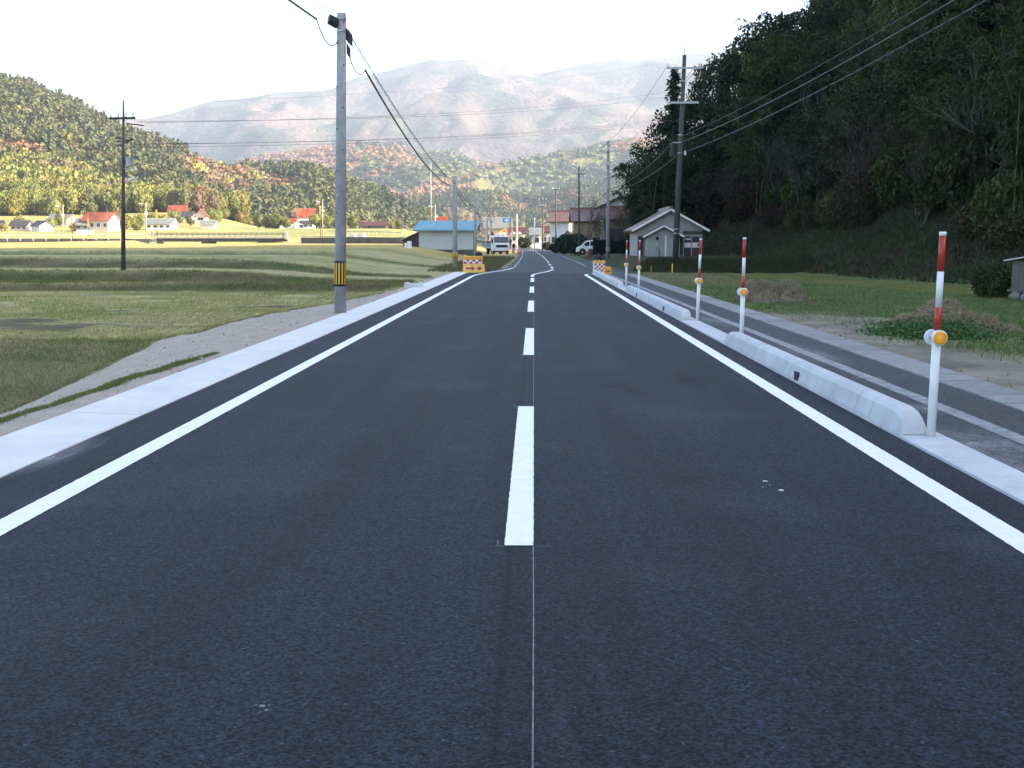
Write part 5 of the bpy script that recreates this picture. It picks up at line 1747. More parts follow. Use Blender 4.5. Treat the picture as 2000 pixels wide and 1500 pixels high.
# big dark pole on the right with cross arms
YR = 62.0; kR = YR / F
bR = at(1318, 529, YR); bR.z = gh(bR.x, YR) - .05; tR = at(1337, 108, YR)
e, vR = pole('utility_pole', 'tall dark utility pole with two cross arms, in front of the grey house', bR, tR, .175, .10, M['pole_dark'])
LR = (bR.copy(), vR.copy())
def zR(py): return CH + (475 - py) * kR - bR.z
MB().tube([on_pole(vR, zR(170)), on_pole(vR, zR(106)), on_pole(vR, zR(98))], [.07, .03, .015], 8).build('spike', M['galv'], e)
crossarm(e, vR, zR(146), 1.85, -.03, M['galv'], 2, 0.0)
crossarm(e, vR, zR(210), 1.65, -.03, M['galv'], 1, 0.02, .11)
for s_ in (-1, 1):
    MB().bar(on_pole(vR, zR(172)) + Vector((0, -.12, 0)), on_pole(vR, zR(148)) + Vector((s_ * .45, -.12, 0)), .04, .04).build('brace', M['galv'], e)
MB().lathe([(.05, 0), (.05, .03)], 8, on_pole(vR, zR(204)) + Vector((.52, -.18, .05))).build('insulator', M['white'], e)
for py in (270, 284, 304, 448, 456):
    cc = on_pole(vR, zR(py)); MB().tube([cc - Vector((0, 0, .02)), cc + Vector((0, 0, .02))], .185 - .06 * cc.z / vR.z, 14).build('steel_band', M['galv'], e)
MB().obox(on_pole(vR, zR(298)) + Vector((-.42, 0, 0)), (.09, 0, 0), (0, .08, 0), (0.03, 0, .38)).build('cable_closure', M['black'], e, bevel=.02)
MB().bar(on_pole(vR, zR(284)), on_pole(vR, zR(284)) + Vector((-.45, 0, 0)), .04, .05).build('bracket', M['galv'], e)
MB().lathe([(.05, 0), (.07, .08), (.05, .2), (.02, .24)], 8, on_pole(vR, zR(308)) + Vector((.26, -.1, 0))).build('insulator', M['white'], e)

# right grey pole and the thinner poles beyond
Y6 = 92.0
b6 = at(1187, 514, Y6); b6.z = gh(b6.x, Y6) - .05; t6 = at(1188, 275, Y6)
e, v6 = pole('utility_pole', 'grey pole with cross arms between the white van and the hedge', b6, t6, .17, .11, M['pole_grey'])
L6 = (b6.copy(), v6.copy()); k6 = Y6 / F
def z6(py): return CH + (475 - py) * k6 - b6.z
crossarm(e, v6, z6(300), 1.5, .02, M['galv'], 3); crossarm(e, v6, z6(327), 1.2, .02, M['galv'], 3)
MB().tube([on_pole(v6, .7), on_pole(v6, 1.0)], .175, 16).build('faded_band', M['wood_stake'], e)
far = {}
for (px, pyb, pyt, Y, arms, mat, lb) in [
        (1131, 492, 325, 138, [(343, 1.7), (0, 0)], M['pole_dark'], 'dark pole with one cross arm behind the white van'),
        (1086, 478, 368, 190, [(372, 1.2)], M['pole_dark'], 'thin dark pole in front of the white house'),
        (1060, 474, 380, 215, [(392, 1.4), (404, 1.2)], M['pole_dark'], 'thin dark pole left of the white house'),
        (1075, 472, 432, 210, [], M['pole_grey'], 'short thin grey post in front of the white house'),
        (841, 440, 320, 175, [], M['pole_grey'], 'thin tall grey pole behind the blue-roofed shed'),
        (1010, 470, 418, 205, [], M['white'], 'white post at the far road bend'),
        (1044, 476, 426, 195, [], M['white'], 'pale post beside the white shed at the bend')]:
    b_ = at(px, pyb, Y); b_.z = min(b_.z, gh(b_.x, Y)) ; t_ = at(px, pyt, Y)
    e, vv = pole('utility_pole' if pyb - pyt > 60 else 'roadside_post', lb, b_, t_, .15 if pyb - pyt > 60 else .10, .09, mat, 'utility pole' if pyb - pyt > 60 else 'post')
    for (py, ln) in arms:
        if ln: crossarm(e, vv, CH + (475 - py) * Y / F - b_.z, ln, .03, M['pole_dark'], 3)
    far[px] = (b_.copy(), vv.copy())
# street lamps and banner poles on the valley road
for (px, pyb, pyt, Y, lb) in [(123, 461, 400, 284, 'pale street lamp left of the red-roofed house'), (285, 460, 395, 286, 'pale street lamp with sign left of the bridge'),
                              (630, 462, 391, 282, 'pale street lamp right of the bridge'), (850, 455, 400, 260, 'pale street lamp showing above the blue shed roof')]:
    b_ = at(px, pyb, Y); b_.z = min(b_.z, gh(b_.x, Y) + 1.5) - .5; t_ = at(px, pyt, Y)
    e, vv = pole('street_lamp', lb, b_, t_, .14, .09, M['guard'], 'street lamp', 'street lamps of the valley road')
    h_ = vv.z
    MB().bar((0, 0, h_ - .5), (-.7, -.1, h_ - .35), .08, .08).build('lamp_arm', M['guard'], e)
    MB().obox((-1.0, -.12, h_ - .36), (.38, 0, 0), (0, .16, 0), (0, 0, .12)).build('lamp_head', M['lamp_glass'], e, bevel=.04)
    MB().obox((.25, -.1, h_ - 2.6), (.28, 0, 0), (0, .05, 0), (0, 0, .3)).build('sign_plate', M['white'], e)
for (px, pyb, pyt, Y, lb) in [(141, 460, 420, 280, 'dark post with small orange banner left of the red-roofed house'), (307, 455, 410, 275, 'brown post with orange banner at the left bridge end'),
                              (626, 460, 403, 281, 'brown post with orange banner right of the bridge'), (842, 455, 406, 258, 'orange banner post above the blue shed roof'),
                              (173, 455, 428, 300, 'short pale post before the red-roofed house')]:
    b_ = at(px, pyb, Y); b_.z -= .5; t_ = at(px, pyt, Y)
    e, vv = pole('banner_post', lb, b_, t_, .09, .07, M['rust'], 'post')
    MB().box(-.12, -.14, vv.z - 2.0, .22, -.10, vv.z + .1).build('banner', M['orange_board'], e)


# ------------------------------------------------------------------ wires
def wire(label, p, q, sag, r, group=None, n=28, name='overhead_wire', wrap=False, cat='cable'):
    p, q = Vector(p), Vector(q)
    pts = []
    for i in range(n + 1):
        t = i / n; a = p.lerp(q, t); a.z -= sag * 4 * t * (1 - t); pts.append(a)
    m = MB(); m.tube(pts, r, 5)
    o = m.build(name, M['wire'])
    tag(o, label, cat, group)
    if wrap:
        hp = []
        L = (q - p).length; N_ = int(L * 7)
        for i in range(N_ + 1):
            t = i / N_; a = p.lerp(q, t); a.z -= sag * 4 * t * (1 - t); th = i * 1.1
            d = (q - p).normalized(); sx = d.cross(Vector((0, 0, 1))).normalized(); sz = sx.cross(d)
            hp.append(a + sx * math.cos(th) * (r + .022) + sz * math.sin(th) * (r + .022) - Vector((0, 0, .02)))
        MB().tube(hp, .006, 4).build('lashing', M['wire'], o)
    return o


def atP(L, z): return L[0] + L[1] * (z / L[1].z)


zt = zc
pN = Vector((-4.75, -12, 5.75))
wire('thick sagging cable from the striped pole back over the viewer, upper left', atP(LP, zt - .35) + Vector((-.32, -1.1, .22)), pN, .45, .022)
wire('drop loop of cable at the top left of the striped pole', atP(LP, zt - .38) + Vector((-.05, -.1, 0)), atP(LP, zt - .35) + Vector((-.32, -1.1, .22)), .28, .012, name='cable_loop')
wire('thin upper strand from the striped pole back over the viewer', atP(LP, zt + .12) + Vector((-.1, 0, 0)), pN + Vector((.05, 0, .55)), .35, .006)
pa = atP(LP, zt - .70) + Vector((.17, .05, 0)); pb = pa + Vector((.16, 1.2, -.10))
wire('short drop loop of cable at the right of the striped pole', pa, pb, .22, .011, name='cable_loop')
wire('thick black cable from the striped pole to the pole by the shed', pb, atP(LP2, LP2[1].z - .62) + Vector((.0, -.2, 0)), .62, .024)
wire('lashed cable above the thick one, from the striped pole to the shed pole', atP(LP, zt - .15) + Vector((.12, .2, 0)), atP(LP2, LP2[1].z - .42) + Vector((.05, -.1, 0)), .42, .010, wrap=True)
wire('lower cable from the shed pole to the pole by the truck', atP(LP2, LP2[1].z - .62), atP(LP3, LP3[1].z - .9), .5, .022)
wire('upper cable from the shed pole to the pole by the truck', atP(LP2, LP2[1].z - .42), atP(LP3, LP3[1].z - .85), .35, .018)
wire('cable from the pole by the truck to the pole above its cab', atP(LP3, LP3[1].z - .9), Vector(t5) - Vector((0, 0, .4)), 1.3, .022)
wire('cable bundle from the pole by the truck to the loops behind it', atP(LP3, LP3[1].z - .8), Vector(t5) - Vector((0, 0, 1.4)), 1.5, .022)
# right-hand lines, running back towards and past the viewer
nR = Vector((10.3, 6, 7.85))
for (py, r_, dz, sg, lb, wr_) in [(272, .012, .2, .5, 'upper thin wire from the tall dark pole to the upper right', False), (283, .024, -.05, .55, 'middle thick wire from the tall dark pole to the upper right', False),
                                  (304, .022, -.35, .55, 'lowest lashed cable from the tall dark pole to the upper right', True)]:
    wire(lb, atP(LR, zR(py)) + Vector((.1, -.1, 0)), nR + Vector((0, 0, dz)), sg, r_, wrap=wr_)
for (py, q6, lb, s_) in [(146, 300, 'left wire of the pair from the tall dark pole down to the grey cross-arm pole', -.85), (146, 300.5, 'right wire of the pair from the tall dark pole down to the grey cross-arm pole', .85)]:
    wire(lb, atP(LR, zR(py)) + Vector((s_, 0, .2)), atP(L6, z6(q6)) + Vector((s_ * .8, 0, .2)), .5, .010)
wire('upper cable dipping from the tall dark pole behind the house roofs', atP(LR, zR(284)) + Vector((-.45, 0, 0)), atP(L6, z6(372)), .5, .024)
wire('lower cable dipping from the tall dark pole behind the house roofs', atP(LR, zR(304)), atP(L6, z6(376)), .45, .024)
for (s_, lb) in ((-.7, 'left wire from the grey cross-arm pole to the dark pole beyond'), (.6, 'right wire from the grey cross-arm pole to the dark pole beyond')):
    wire(lb, atP(L6, z6(300)) + Vector((s_, 0, .2)), far[1131][0] + far[1131][1] * .9 + Vector((s_ * .8, 0, .2)), .5, .010)
wire('cable from the grey cross-arm pole towards the white van', atP(L6, z6(374)), far[1131][0] + far[1131][1] * .55, .5, .024)
wire('cable from the dark pole behind the van to the next thin dark pole', far[1131][0] + far[1131][1] * .55, far[1086][0] + far[1086][1] * .6, 1.0, .024)
wire('cable joining the two thin dark poles before the white house', far[1086][0] + far[1086][1] * .6, far[1060][0] + far[1060][1] * .65, .7, .024)
for (s_, lb) in ((-.5, 'left wire from the dark pole behind the van to the farther pole'), (.5, 'right wire from the dark pole behind the van to the farther pole')):
    wire(lb, far[1131][0] + far[1131][1] * .9 + Vector((s_, 0, .2)), far[1086][0] + far[1086][1] * .97 + Vector((s_, 0, .1)), .8, .010)
# lines crossing the valley from the field pole
crs = [((268, 240), (1300, 180), .45, 0), ((262, 237), (1300, 190), .45, 1), ((270, 282), (1300, 232), .40, 2), ((262, 281), (1300, 236), .4, 3), ((255, 288), (1300, 242), .35, 4), ((240, 205), (1300, 122), .45, 5)]
clab = ['highest pair, upper', 'highest pair, lower', 'middle pair, upper', 'middle pair, lower', 'lowest', 'faint topmost']
for (a_, b_, sg, i) in crs:
    p = at(a_[0], a_[1], 47.5); q = at(b_[0], b_[1], 112.0)
    wire('wire from the field pole across the valley to the wood, ' + clab[i], p, q, sg * 1.2, .0075 if i < 5 else .004, 'wires crossing the valley from the field pole')

# trees and bushes in the gardens below the left hill
gk = 0
for (px, py) in [(8, 452), (40, 446), (58, 447), (100, 447), (118, 443), (146, 452), (222, 446), (232, 440), (244, 449), (262, 448), (275, 445), (268, 452), (300, 440), (318, 436), (340, 432), (350, 438), (372, 440),
                 (410, 430), (425, 437), (440, 428), (470, 432), (490, 428), (505, 436), (525, 432), (540, 440), (560, 430), (618, 440), (640, 444), (660, 442), (690, 446), (765, 448), (780, 447)]:
    Y = solveY(px, py, 300, 470); p = at(px, py, Y)
    pi = random.randrange(4); key = random.choice(['green', 'green', 'bamb', 'brn', 'yel', 'bamb'])
    if (pi, key) not in cache:
        me = FBM[pi].copy(); me.materials.clear(); me.materials.append(LM[key]); cache[(pi, key)] = me
    o = bpy.data.objects.new('garden_tree', cache[(pi, key)]); COL.objects.link(o)
    h_ = random.uniform(3, 6.5); o.location = (p.x, Y, gh(p.x, Y) - .3); o.scale = (h_ * .9, h_ * .9, h_); o.rotation_euler = (0, 0, gk); gk += 1
    tag(o, 'small bushy garden tree below the left hill, ' + ('left of the field pole' if px < 240 else ('beside the houses left of the bridge' if px < 380 else ('behind the bridge' if px < 560 else 'right of the bridge'))), 'tree', 'garden trees among the left houses')

# ------------------------------------------------------------------ snow poles
def snow_pole(x, y, lean, label):
    e = empty('snow_pole', (x, y, .028), 0, label, 'snow pole', 'red and white snow poles along the footway')
    def seg(nm, z0, z1, r, mat, par=e):
        return MB().tube([(lean * z0, 0, z0), (lean * z1, 0, z1)], r, 20).build(nm, mat, par, smooth=False)
    for p in (seg('lower_pipe', 0, .80, .034, M['white']), seg('collar', .80, .845, .031, M['white'])):
        for f_ in p.data.polygons: f_.use_smooth = len(f_.vertices) == 4
    for (nm, z0, z1, mt) in [('red_sleeve', .845, 1.028, M['red']), ('white_sleeve', 1.0285, 1.308, M['white']), ('red_sleeve', 1.3085, 1.582, M['red']), ('cap', 1.5825, 1.617, M['white'])]:
        p = seg(nm, z0, z1, .0255 if nm != 'cap' else .0275, mt)
        for f_ in p.data.polygons: f_.use_smooth = len(f_.vertices) == 4
    c = (lean * .79 + .004, -.036, .79)
    hs = MB().lathe([(.058, 0), (.062, -.006), (.062, -.022), (.055, -.026)], 24, c, 'y').build('reflector_housing', M['white'], e, smooth=True)
    MB().lathe([(.053, -.0262), (.052, -.031), (.04, -.034), (.0, -.0345)], 24, c, 'y').build('reflector', M['orange'], hs, smooth=True)
    c2 = (lean * .79 - .02, .036, .79)
    hb = MB().lathe([(.058, 0), (.062, .006), (.062, .022), (.055, .026)], 24, c2, 'y').build('reflector_housing', M['white'], e, smooth=True)
    MB().tube([(-.045, .01, .79), (.04, .01, .79)], .012, 8).build('clamp', M['galv'], e)
    return e


snow_pole(3.165, 8.90, .012, 'nearest red and white snow pole with round orange reflector')
snow_pole(3.19, 17.3, .006, 'second red and white snow pole, at the far end of the nearest kerb row')
snow_pole(3.235, 22.3, .02, 'third red and white snow pole, at the near end of the middle kerb row')
snow_pole(3.20, 34.6, .012, 'fourth red and white snow pole, before the far end of the middle kerb row')
snow_pole(3.21, 39.4, .006, 'farthest red and white snow pole, beside the farthest kerb row')


# ------------------------------------------------------------------ works barriers
def sack(name, label, loc, s, par=None):
    bm = bmesh.new(); bmesh.ops.create_icosphere(bm, subdivisions=3, radius=1)
    for v in bm.verts:
        n = v.co.normalized()
        k = 1 + .12 * math.sin(n.x * 7 + 1) * math.cos(n.y * 6) + .06 * math.sin(n.z * 13 + n.x * 9)
        v.co = Vector((n.x * s[0] * k, n.y * s[1] * k, max(-.55, n.z) * s[2] * k))
    me = bpy.data.meshes.new(name); bm.to_mesh(me); bm.free()
    for p in me.polygons: p.use_smooth = True
    o = link(name, me, M['blackbag'], None, loc)
    MB().tube([(-s[0] * .05, 0, s[2] * .75), (0, 0, s[2] * 1.12), (s[0] * .1, .0, s[2] * 1.3)], [.03, .018, .035], 7).build('tied_neck', M['blackbag'], o)
    tag(o, label, 'sandbag'); return o


def checker(e, x0, x1, z0, z1, y, nx, nz, ph=0):
    MB().box(x0, y - .004, z0, x1, y, z1).build('white_sheet', M['white'], e)
    for i in range(nx):
        for j in range(nz):
            if (i + j + ph) % 2: continue
            a = x0 + (x1 - x0) * i / nx; b_ = x0 + (x1 - x0) * (i + 1) / nx; c = z0 + (z1 - z0) * j / nz; d = z0 + (z1 - z0) * (j + 1) / nz
            MB().box(a + .004, y - .010, c + .004, b_ - .004, y - .005, d - .004).build('red_square', M['red_reflect'], e)


kB = 61.0 / F
q = at(923.5, 530, 61.0)
e = empty('checkered_barrier', (q.x, 61.0, .0), R(-4), 'yellow plastic barrier with red and white checks behind the arrow board, left roadside', 'barrier')
m = MB().prism([(-.20, .0), (.24, .0), (.20, .12), (.15, .86), (-.11, .86), (-.16, .12)], -.52, .52, 'x'); m.build('body', M['yellow'], e, bevel=.025)
MB().box(-.50, -.165, .70, .50, -.135, .84).build('orange_strip', M['orange_board'], e)
checker(e, -.48, .48, .46, .68, -.175, 6, 2)
for x in (-.42, .42): MB().lathe([(.05, .86), (.05, .90), (.03, .905)], 10, (x, .02, 0)).build('filler_cap', M['yellow'], e)
q2 = at(925.5, 531, 60.0)
e = empty('arrow_board', (q2.x, 60.0, .0), R(-4), 'yellow board with two red arrows pointing right, on the left roadside', 'sign')
m = MB().prism([(-.10, .0), (.32, .0), (.12, .44), (.02, .44)], -.56, .56, 'x'); m.build('body', M['yellow'], e, bevel=.02)
def slope_pt(u, w):  # point on the sloping front face: u across, w up (0..1)
    y = -.10 + (.02 + .10) * w; z = .44 * w
    n = Vector((0, -.44, .12)).normalized()
    return Vector((u, y, z)) + n * .006
def arrow(u0, u1, hx):
    P_ = [(u0, .42), (u1 - hx, .42), (u1 - hx, .22), (u1, .52), (u1 - hx, .82), (u1 - hx, .62), (u0, .62)]
    V = [slope_pt(*p) for p in P_]; n = Vector((0, -.44, .12)).normalized() * .005
    V2 = [p + n for p in V]; k_ = len(V)
    MB().add(V + V2, [tuple(range(k_, 2 * k_))] + [(i, (i + 1) % k_, k_ + (i + 1) % k_, k_ + i) for i in range(k_)]).build('arrow', M['red_reflect'], e)
arrow(-.44, .08, .20); arrow(.16, .46, .20)
sack('sandbag', 'black sandbag on top of the left checkered barrier', (q.x + .32, 61.02, .97), (.19, .15, .13))

q = at(1170, 534, 57.6)
e = empty('checkered_barrier', (q.x, 57.6, .0), R(6), 'small red and white checkered barrier at the right end of the kerb', 'barrier')
m = MB().prism([(-.20, .0), (.24, .0), (.20, .12), (.16, .66), (-.12, .66), (-.16, .12)], -.29, .29, 'x'); m.build('body', M['white'], e, bevel=.02)
checker(e, -.27, .27, .13, .53, -.178, 5, 4, 1)
MB().box(-.30, -.19, .54, .30, .2, .67).build('yellow_rim', M['yellow'], e, bevel=.015)
for x in (-.2, 0, .2): MB().lathe([(.045, .672), (.045, .71), (.02, .715)], 10, (x, .0, 0)).build('filler_cap', M['yellow'], e)
sack('sandbag', 'large black sandbag on the right-hand barrier', (q.x - .08, 57.6, .84), (.17, .14, .17))
sack('sandbag', 'small black sandbag behind the larger one on the right-hand barrier', (q.x + .17, 57.7, .78), (.13, .12, .11))
q = at(1187, 539, 55.5)
e = empty('warning_box', (q.x, 55.5, .012), R(10), 'small orange warning box on the footway by the right-hand barrier', 'sign')
MB().prism([(-.1, 0), (.16, 0), (.08, .40), (-.02, .40)], -.165, .165, 'x').build('body', M['orange_board'], e, bevel=.012)
for i in range(4): MB().box(-.115 + i * .06, -.083, .16, -.115 + i * .06 + .042, -.062, .215).build('letter_block', M['rust'], e)


# ------------------------------------------------------------------ vehicles
def wheel(e, x, y, r, w, side=1):
    t = MB().lathe([(r * .62, -w / 2), (r * .95, -w / 2), (r, -w / 2 + .03), (r, w / 2 - .03), (r * .95, w / 2), (r * .62, w / 2)], 20, (x, y, r), 'x').build('wheel', M['rubber'], e, smooth=True)
    MB().lathe([(.0, -w / 2 - .005), (r * .2, -w / 2 - .02), (r * .3, -w / 2 + .0), (r * .63, -w / 2 - .012), (r * .63, w / 2 + .012), (r * .3, w / 2), (r * .2, w / 2 + .02), (.0, w / 2 + .005)], 16, (x, y, r), 'x').build('rim', M['galv'], t)
    return t


q = at(972, 496, 138)
tz = min(q.z, gh(q.x, 138) + .12)
e = empty('truck', (q.x, 138, max(gh(q.x, 138), q.z) - .02), R(16), 'white cab-over truck parked beside the blue-roofed shed', 'truck')
cabp = [(-2.0, .42), (-2.04, .62), (-2.03, 1.22), (-1.92, 1.35), (-1.62, 2.12), (-1.50, 2.22), (-.55, 2.24), (-.46, 2.18), (-.46, .42)]
MB().prism(cabp, -.98, .98, 'x').build('cab', M['white'], e, bevel=.05)
def cabface(u0, u1, w0, w1, nm, mat, off=.012, th=.01):
    a = Vector((0, -1.92, 1.35)); b_ = Vector((0, -1.62, 2.12)); n = Vector((0, -(b_.z - a.z), (b_.y - a.y))).normalized()
    P_ = []
    for w, u in ((w0, u0), (w0, u1), (w1, u1), (w1, u0)):
        p = a.lerp(b_, w); P_.append(Vector((u, p.y, p.z)) + n * off)
    P2 = [p + n * th for p in P_]
    return MB().add(P_ + P2, [(4, 5, 6, 7), (0, 1, 5, 4), (1, 2, 6, 5), (2, 3, 7, 6), (3, 0, 4, 7)]).build(nm, mat, e)
cabface(-.90, .90, .03, .92, 'windscreen', M['glass_car'])
MB().box(-.70, -2.06, .82, .70, -2.036, 1.10).build('grille', M['black'], e)
MB().box(-.95, -2.10, .40, .95, -2.045, .60).build('bumper', M['white'], e, bevel=.02)
MB().box(-.9, -2.08, .22, .9, -2.0, .39).build('lower_bumper', M['black'], e)
for s_ in (-1, 1):
    MB().box(s_ * .82 - .11, -2.075, .64, s_ * .82 + .11, -2.04, .82).build('headlight', M['lamp_glass'], e, bevel=.015)
    MB().prism([(-1.72, 1.30), (-1.48, 1.98), (-.75, 2.0), (-.75, 1.25)], s_ * .985 - .008, s_ * .985 + .008, 'x').build('side_window', M['glass_car'], e)
    mi = MB().box(s_ * 1.17 - .08, -2.02, 1.35, s_ * 1.17 + .08, -1.96, 1.75).build('mirror', M['black'], e)
    MB().bar((s_ * .98, -1.8, 1.8), (s_ * 1.15, -1.99, 1.7), .03, .03).build('mirror_arm', M['black'], mi)
    MB().box(s_ * .99 - .01, -.95, 1.0, s_ * .99 + .01, -.80, 1.04).build('door_handle', M['black'], e)
    wheel(e, s_ * .84, -1.25, .39, .22); wheel(e, s_ * .80, 1.75, .39, .32)
MB().box(-.98, -.25, .72, .98, 3.2, .86).build('bed_floor', M['galv'], e)
for s_ in (-1, 1): MB().box(s_ * .96 - .03, -.22, .861, s_ * .96 + .03, 3.2, 1.28).build('bed_side', M['truck_blue'], e)
MB().box(-.93, -.30, .861, .93, -.24, 1.95).build('headboard', M['truck_blue'], e)
for i in range(5): MB().box(-.9, -.33, 1.0 + i * .18, .9, -.303, 1.06 + i * .18).build('headboard_slat', M['galv'], e)
MB().box(-.45, -.42, .35, .45, 3.1, .70).build('chassis', M['black'], e)
MB().box(-.85, .1, .87, .75, 2.6, 1.62).build('load_crate', M['black'], e, bevel=.03)
MB().bar((-.2, -.1, 1.5), (-.35, 1.6, 2.65), .2, .2).build('crane_boom', M['wood_dark'], e)
MB().tube([(-.2, -.12, .87), (-.2, -.12, 2.1)], .12, 10).build('crane_post', M['galv'], e)

# white van behind the hedge, nose to the left
kV = 118.0 / F
q = at(1126, 498, 118); zv = max(gh(q.x + 1, 118), q.z)
e = empty('van', (q.x, 118, zv), 0, 'white minivan parked behind the clipped hedge on the right', 'van')
prof = [(.02, .32), (.0, .55), (.06, .78), (.42, .92), (.98, 1.42), (1.25, 1.50), (2.9, 1.52), (3.35, 1.46), (3.55, .95), (3.58, .32)]
MB().prism([(x, z) for x, z in prof], -.0, 1.48, 'y').build('body', M['white'], e, bevel=.05)
for P_ in ([(.62, .95), (1.02, 1.36), (1.32, 1.40), (1.32, .93)], [(1.42, .93), (1.42, 1.41), (2.22, 1.42), (2.22, .93)], [(2.32, .93), (2.32, 1.42), (3.02, 1.40), (3.25, .93)]):
    MB().prism(P_, -.012, -.001, 'y').build('side_window', M['glass_car'], e)
MB().add([(.40, .1, .93), (.95, .1, 1.425), (.95, 1.38, 1.425), (.40, 1.38, .93)], [(0, 1, 2, 3)]).build('windscreen', M['glass_car'], e).location = (-.012, 0, .012)
def vwheel(x, y):
    t = MB().lathe([(.18, -.09), (.28, -.09), (.30, -.07), (.30, .07), (.28, .09), (.18, .09)], 20, (x, y, .30), 'y').build('wheel', M['rubber'], e, smooth=True)
    MB().lathe([(0, -.095), (.19, -.085), (.19, .085), (0, .095)], 14, (x, y, .30), 'y').build('rim', M['galv'], t)
for x in (.62, 2.9):
    for y in (.07, 1.41): vwheel(x, y)
    MB().lathe([(.36, 0), (.36, -.004)], 20, (x, -.001, .33), 'y').build('wheel_arch', M['black'], e)
MB().box(-.01, .12, .58, .03, .4, .72).build('headlight', M['lamp_glass'], e, bevel=.01); MB().box(-.01, 1.08, .58, .03, 1.36, .72).build('headlight', M['lamp_glass'], e, bevel=.01)
MB().box(.72, -.16, .92, .84, -.02, 1.06).build('mirror', M['white'], e, bevel=.02)
MB().box(-.03, .05, .30, .06, 1.43, .46).build('bumper', M['white'], e, bevel=.02)
for x in (1.38, 2.26): MB().box(x - .004, -.006, .42, x + .004, -.0015, .90).build('door_seam', M['black'], e)
q = at(1153, 497, 114)
o = MB().box(-.22, -.15, 0, .22, .15, .95).build('rusty_drum', M['rust'], bevel=.05); o.location = (q.x, 114, gh(q.x, 114)); tag(o, 'rusty red-brown drum between the van and the hedge', 'drum')
MB().box(-.2, -.16, .42, .2, -.151, .46).build('rib', M['rust'], o)

# ------------------------------------------------------------------ road worker
q = at(1002.5, 496, 172)
zp = 0.0
pe = empty('person', (q.x, 172, zp), R(20), 'person in white helmet and dark jacket bending by the left roadside ahead', 'person')
sk = [  # joints (x,y,z,r) facing -y, slightly bent
    ('pel', 0, 0, .88, .15), ('spi', .0, -.10, 1.12, .14), ('che', .0, -.22, 1.32, .16), ('nec', 0, -.32, 1.46, .06), ('hed', 0, -.37, 1.55, .09), ('top', 0, -.38, 1.66, .08),
    ('lh', -.10, 0, .84, .11), ('lk', -.12, -.06, .47, .07), ('la', -.12, .02, .09, .05), ('lt', -.13, -.15, .04, .045),
    ('rh', .10, .02, .84, .11), ('rk', .13, .02, .46, .07), ('ra', .14, .12, .09, .05), ('rt', .15, -.05, .04, .045),
    ('ls', -.20, -.24, 1.34, .07), ('le', -.26, -.30, 1.06, .05), ('lw', -.20, -.48, .88, .035), ('lp', -.18, -.55, .84, .03),
    ('rs', .20, -.24, 1.34, .07), ('re', .27, -.28, 1.06, .05), ('rw', .24, -.47, .90, .035), ('rp', .22, -.54, .86, .03)]
idx = {s[0]: i for i, s in enumerate(sk)}
ed = [('pel', 'spi'), ('spi', 'che'), ('che', 'nec'), ('nec', 'hed'), ('hed', 'top'), ('pel', 'lh'), ('lh', 'lk'), ('lk', 'la'), ('la', 'lt'), ('pel', 'rh'), ('rh', 'rk'), ('rk', 'ra'), ('ra', 'rt'),
      ('che', 'ls'), ('ls', 'le'), ('le', 'lw'), ('lw', 'lp'), ('che', 'rs'), ('rs', 're'), ('re', 'rw'), ('rw', 'rp')]
V = [s[1:4] for s in sk]; E_ = [(idx[a], idx[b]) for a, b in ed]; RAD = [s[4] for s in sk]
for sd in ('l', 'r'):   # five fingers per hand
    pw_ = sk[idx[sd + 'p']]; sgn = -1 if sd == 'l' else 1
    for f_i in range(5):
        b0 = len(V)
        dx = (-.03 + .016 * f_i) if f_i < 4 else sgn * -.045
        ln = (.055, .07, .065, .05, .045)[f_i]
        V += [(pw_[1] + dx, pw_[2] - .03, pw_[3] - .02), (pw_[1] + dx * 1.2, pw_[2] - .03 - ln * .5, pw_[3] - .03 - ln * .4), (pw_[1] + dx * 1.2, pw_[2] - .03 - ln * .6, pw_[3] - .03 - ln)]
        RAD += [.010, .009, .008]; E_ += [(idx[sd + 'p'], b0), (b0, b0 + 1), (b0 + 1, b0 + 2)]
me = bpy.data.meshes.new('body'); me.from_pydata(V, E_, [])
bo = link('body', me, M['cloth_dark'], pe)
md = bo.modifiers.new('skin', 'SKIN')
for i, r_ in enumerate(RAD): me.skin_vertices[0].data[i].radius = (r_, r_)
me.skin_vertices[0].data[0].use_root = True
sb = bo.modifiers.new('sub', 'SUBSURF'); sb.levels = 1; sb.render_levels = 1
# trousers, helmet and face over the body
m = MB()
for s_, a in ((-1, ('lh', 'lk', 'la')), (1, ('rh', 'rk', 'ra'))):
    m.tube([Vector(sk[idx[n]][1:4]) for n in a], [.125, .095, .08], 10)
m.build('trousers', M['cloth_grey'], pe, smooth=True)
MB().lathe([(.135, -.01), (.125, .0), (.12, .06), (.09, .11), (.04, .135), (0, .14)], 14, (0, -.38, 1.60)).build('helmet', M['white'], pe, smooth=True)
fa = MB().lathe([(.02, -.13), (.06, -.11), (.085, -.05), (.092, .0), (.09, .03)], 12, (0, -.40, 1.59)).build('face', M['skin'], pe, smooth=True)
MB().lathe([(.012, -.02), (.016, 0), (.006, .03)], 6, (0, -.495, 1.555)).build('nose', M['skin'], fa)
for s_ in (-1, 1): MB().lathe([(.010, -.006), (.010, .006)], 6, (s_ * .033, -.487, 1.575)).build('eye', M['black'], fa)
MB().box(-.025, -.481, 1.512, .025, -.472, 1.520).build('mouth', M['rust'], fa)
q = at(1011, 496, 168)
e = empty('traffic_cone', (q.x, 168, 0.0), 0, 'red traffic cone beside the person at the roadside ahead', 'traffic cone')
MB().lathe([(.17, .03), (.16, .05), (.04, .68), (.03, .70)], 14).build('cone', M['red'], e, smooth=True)
MB().box(-.2, -.2, 0, .2, .2, .029).build('base', M['rubber'], e)
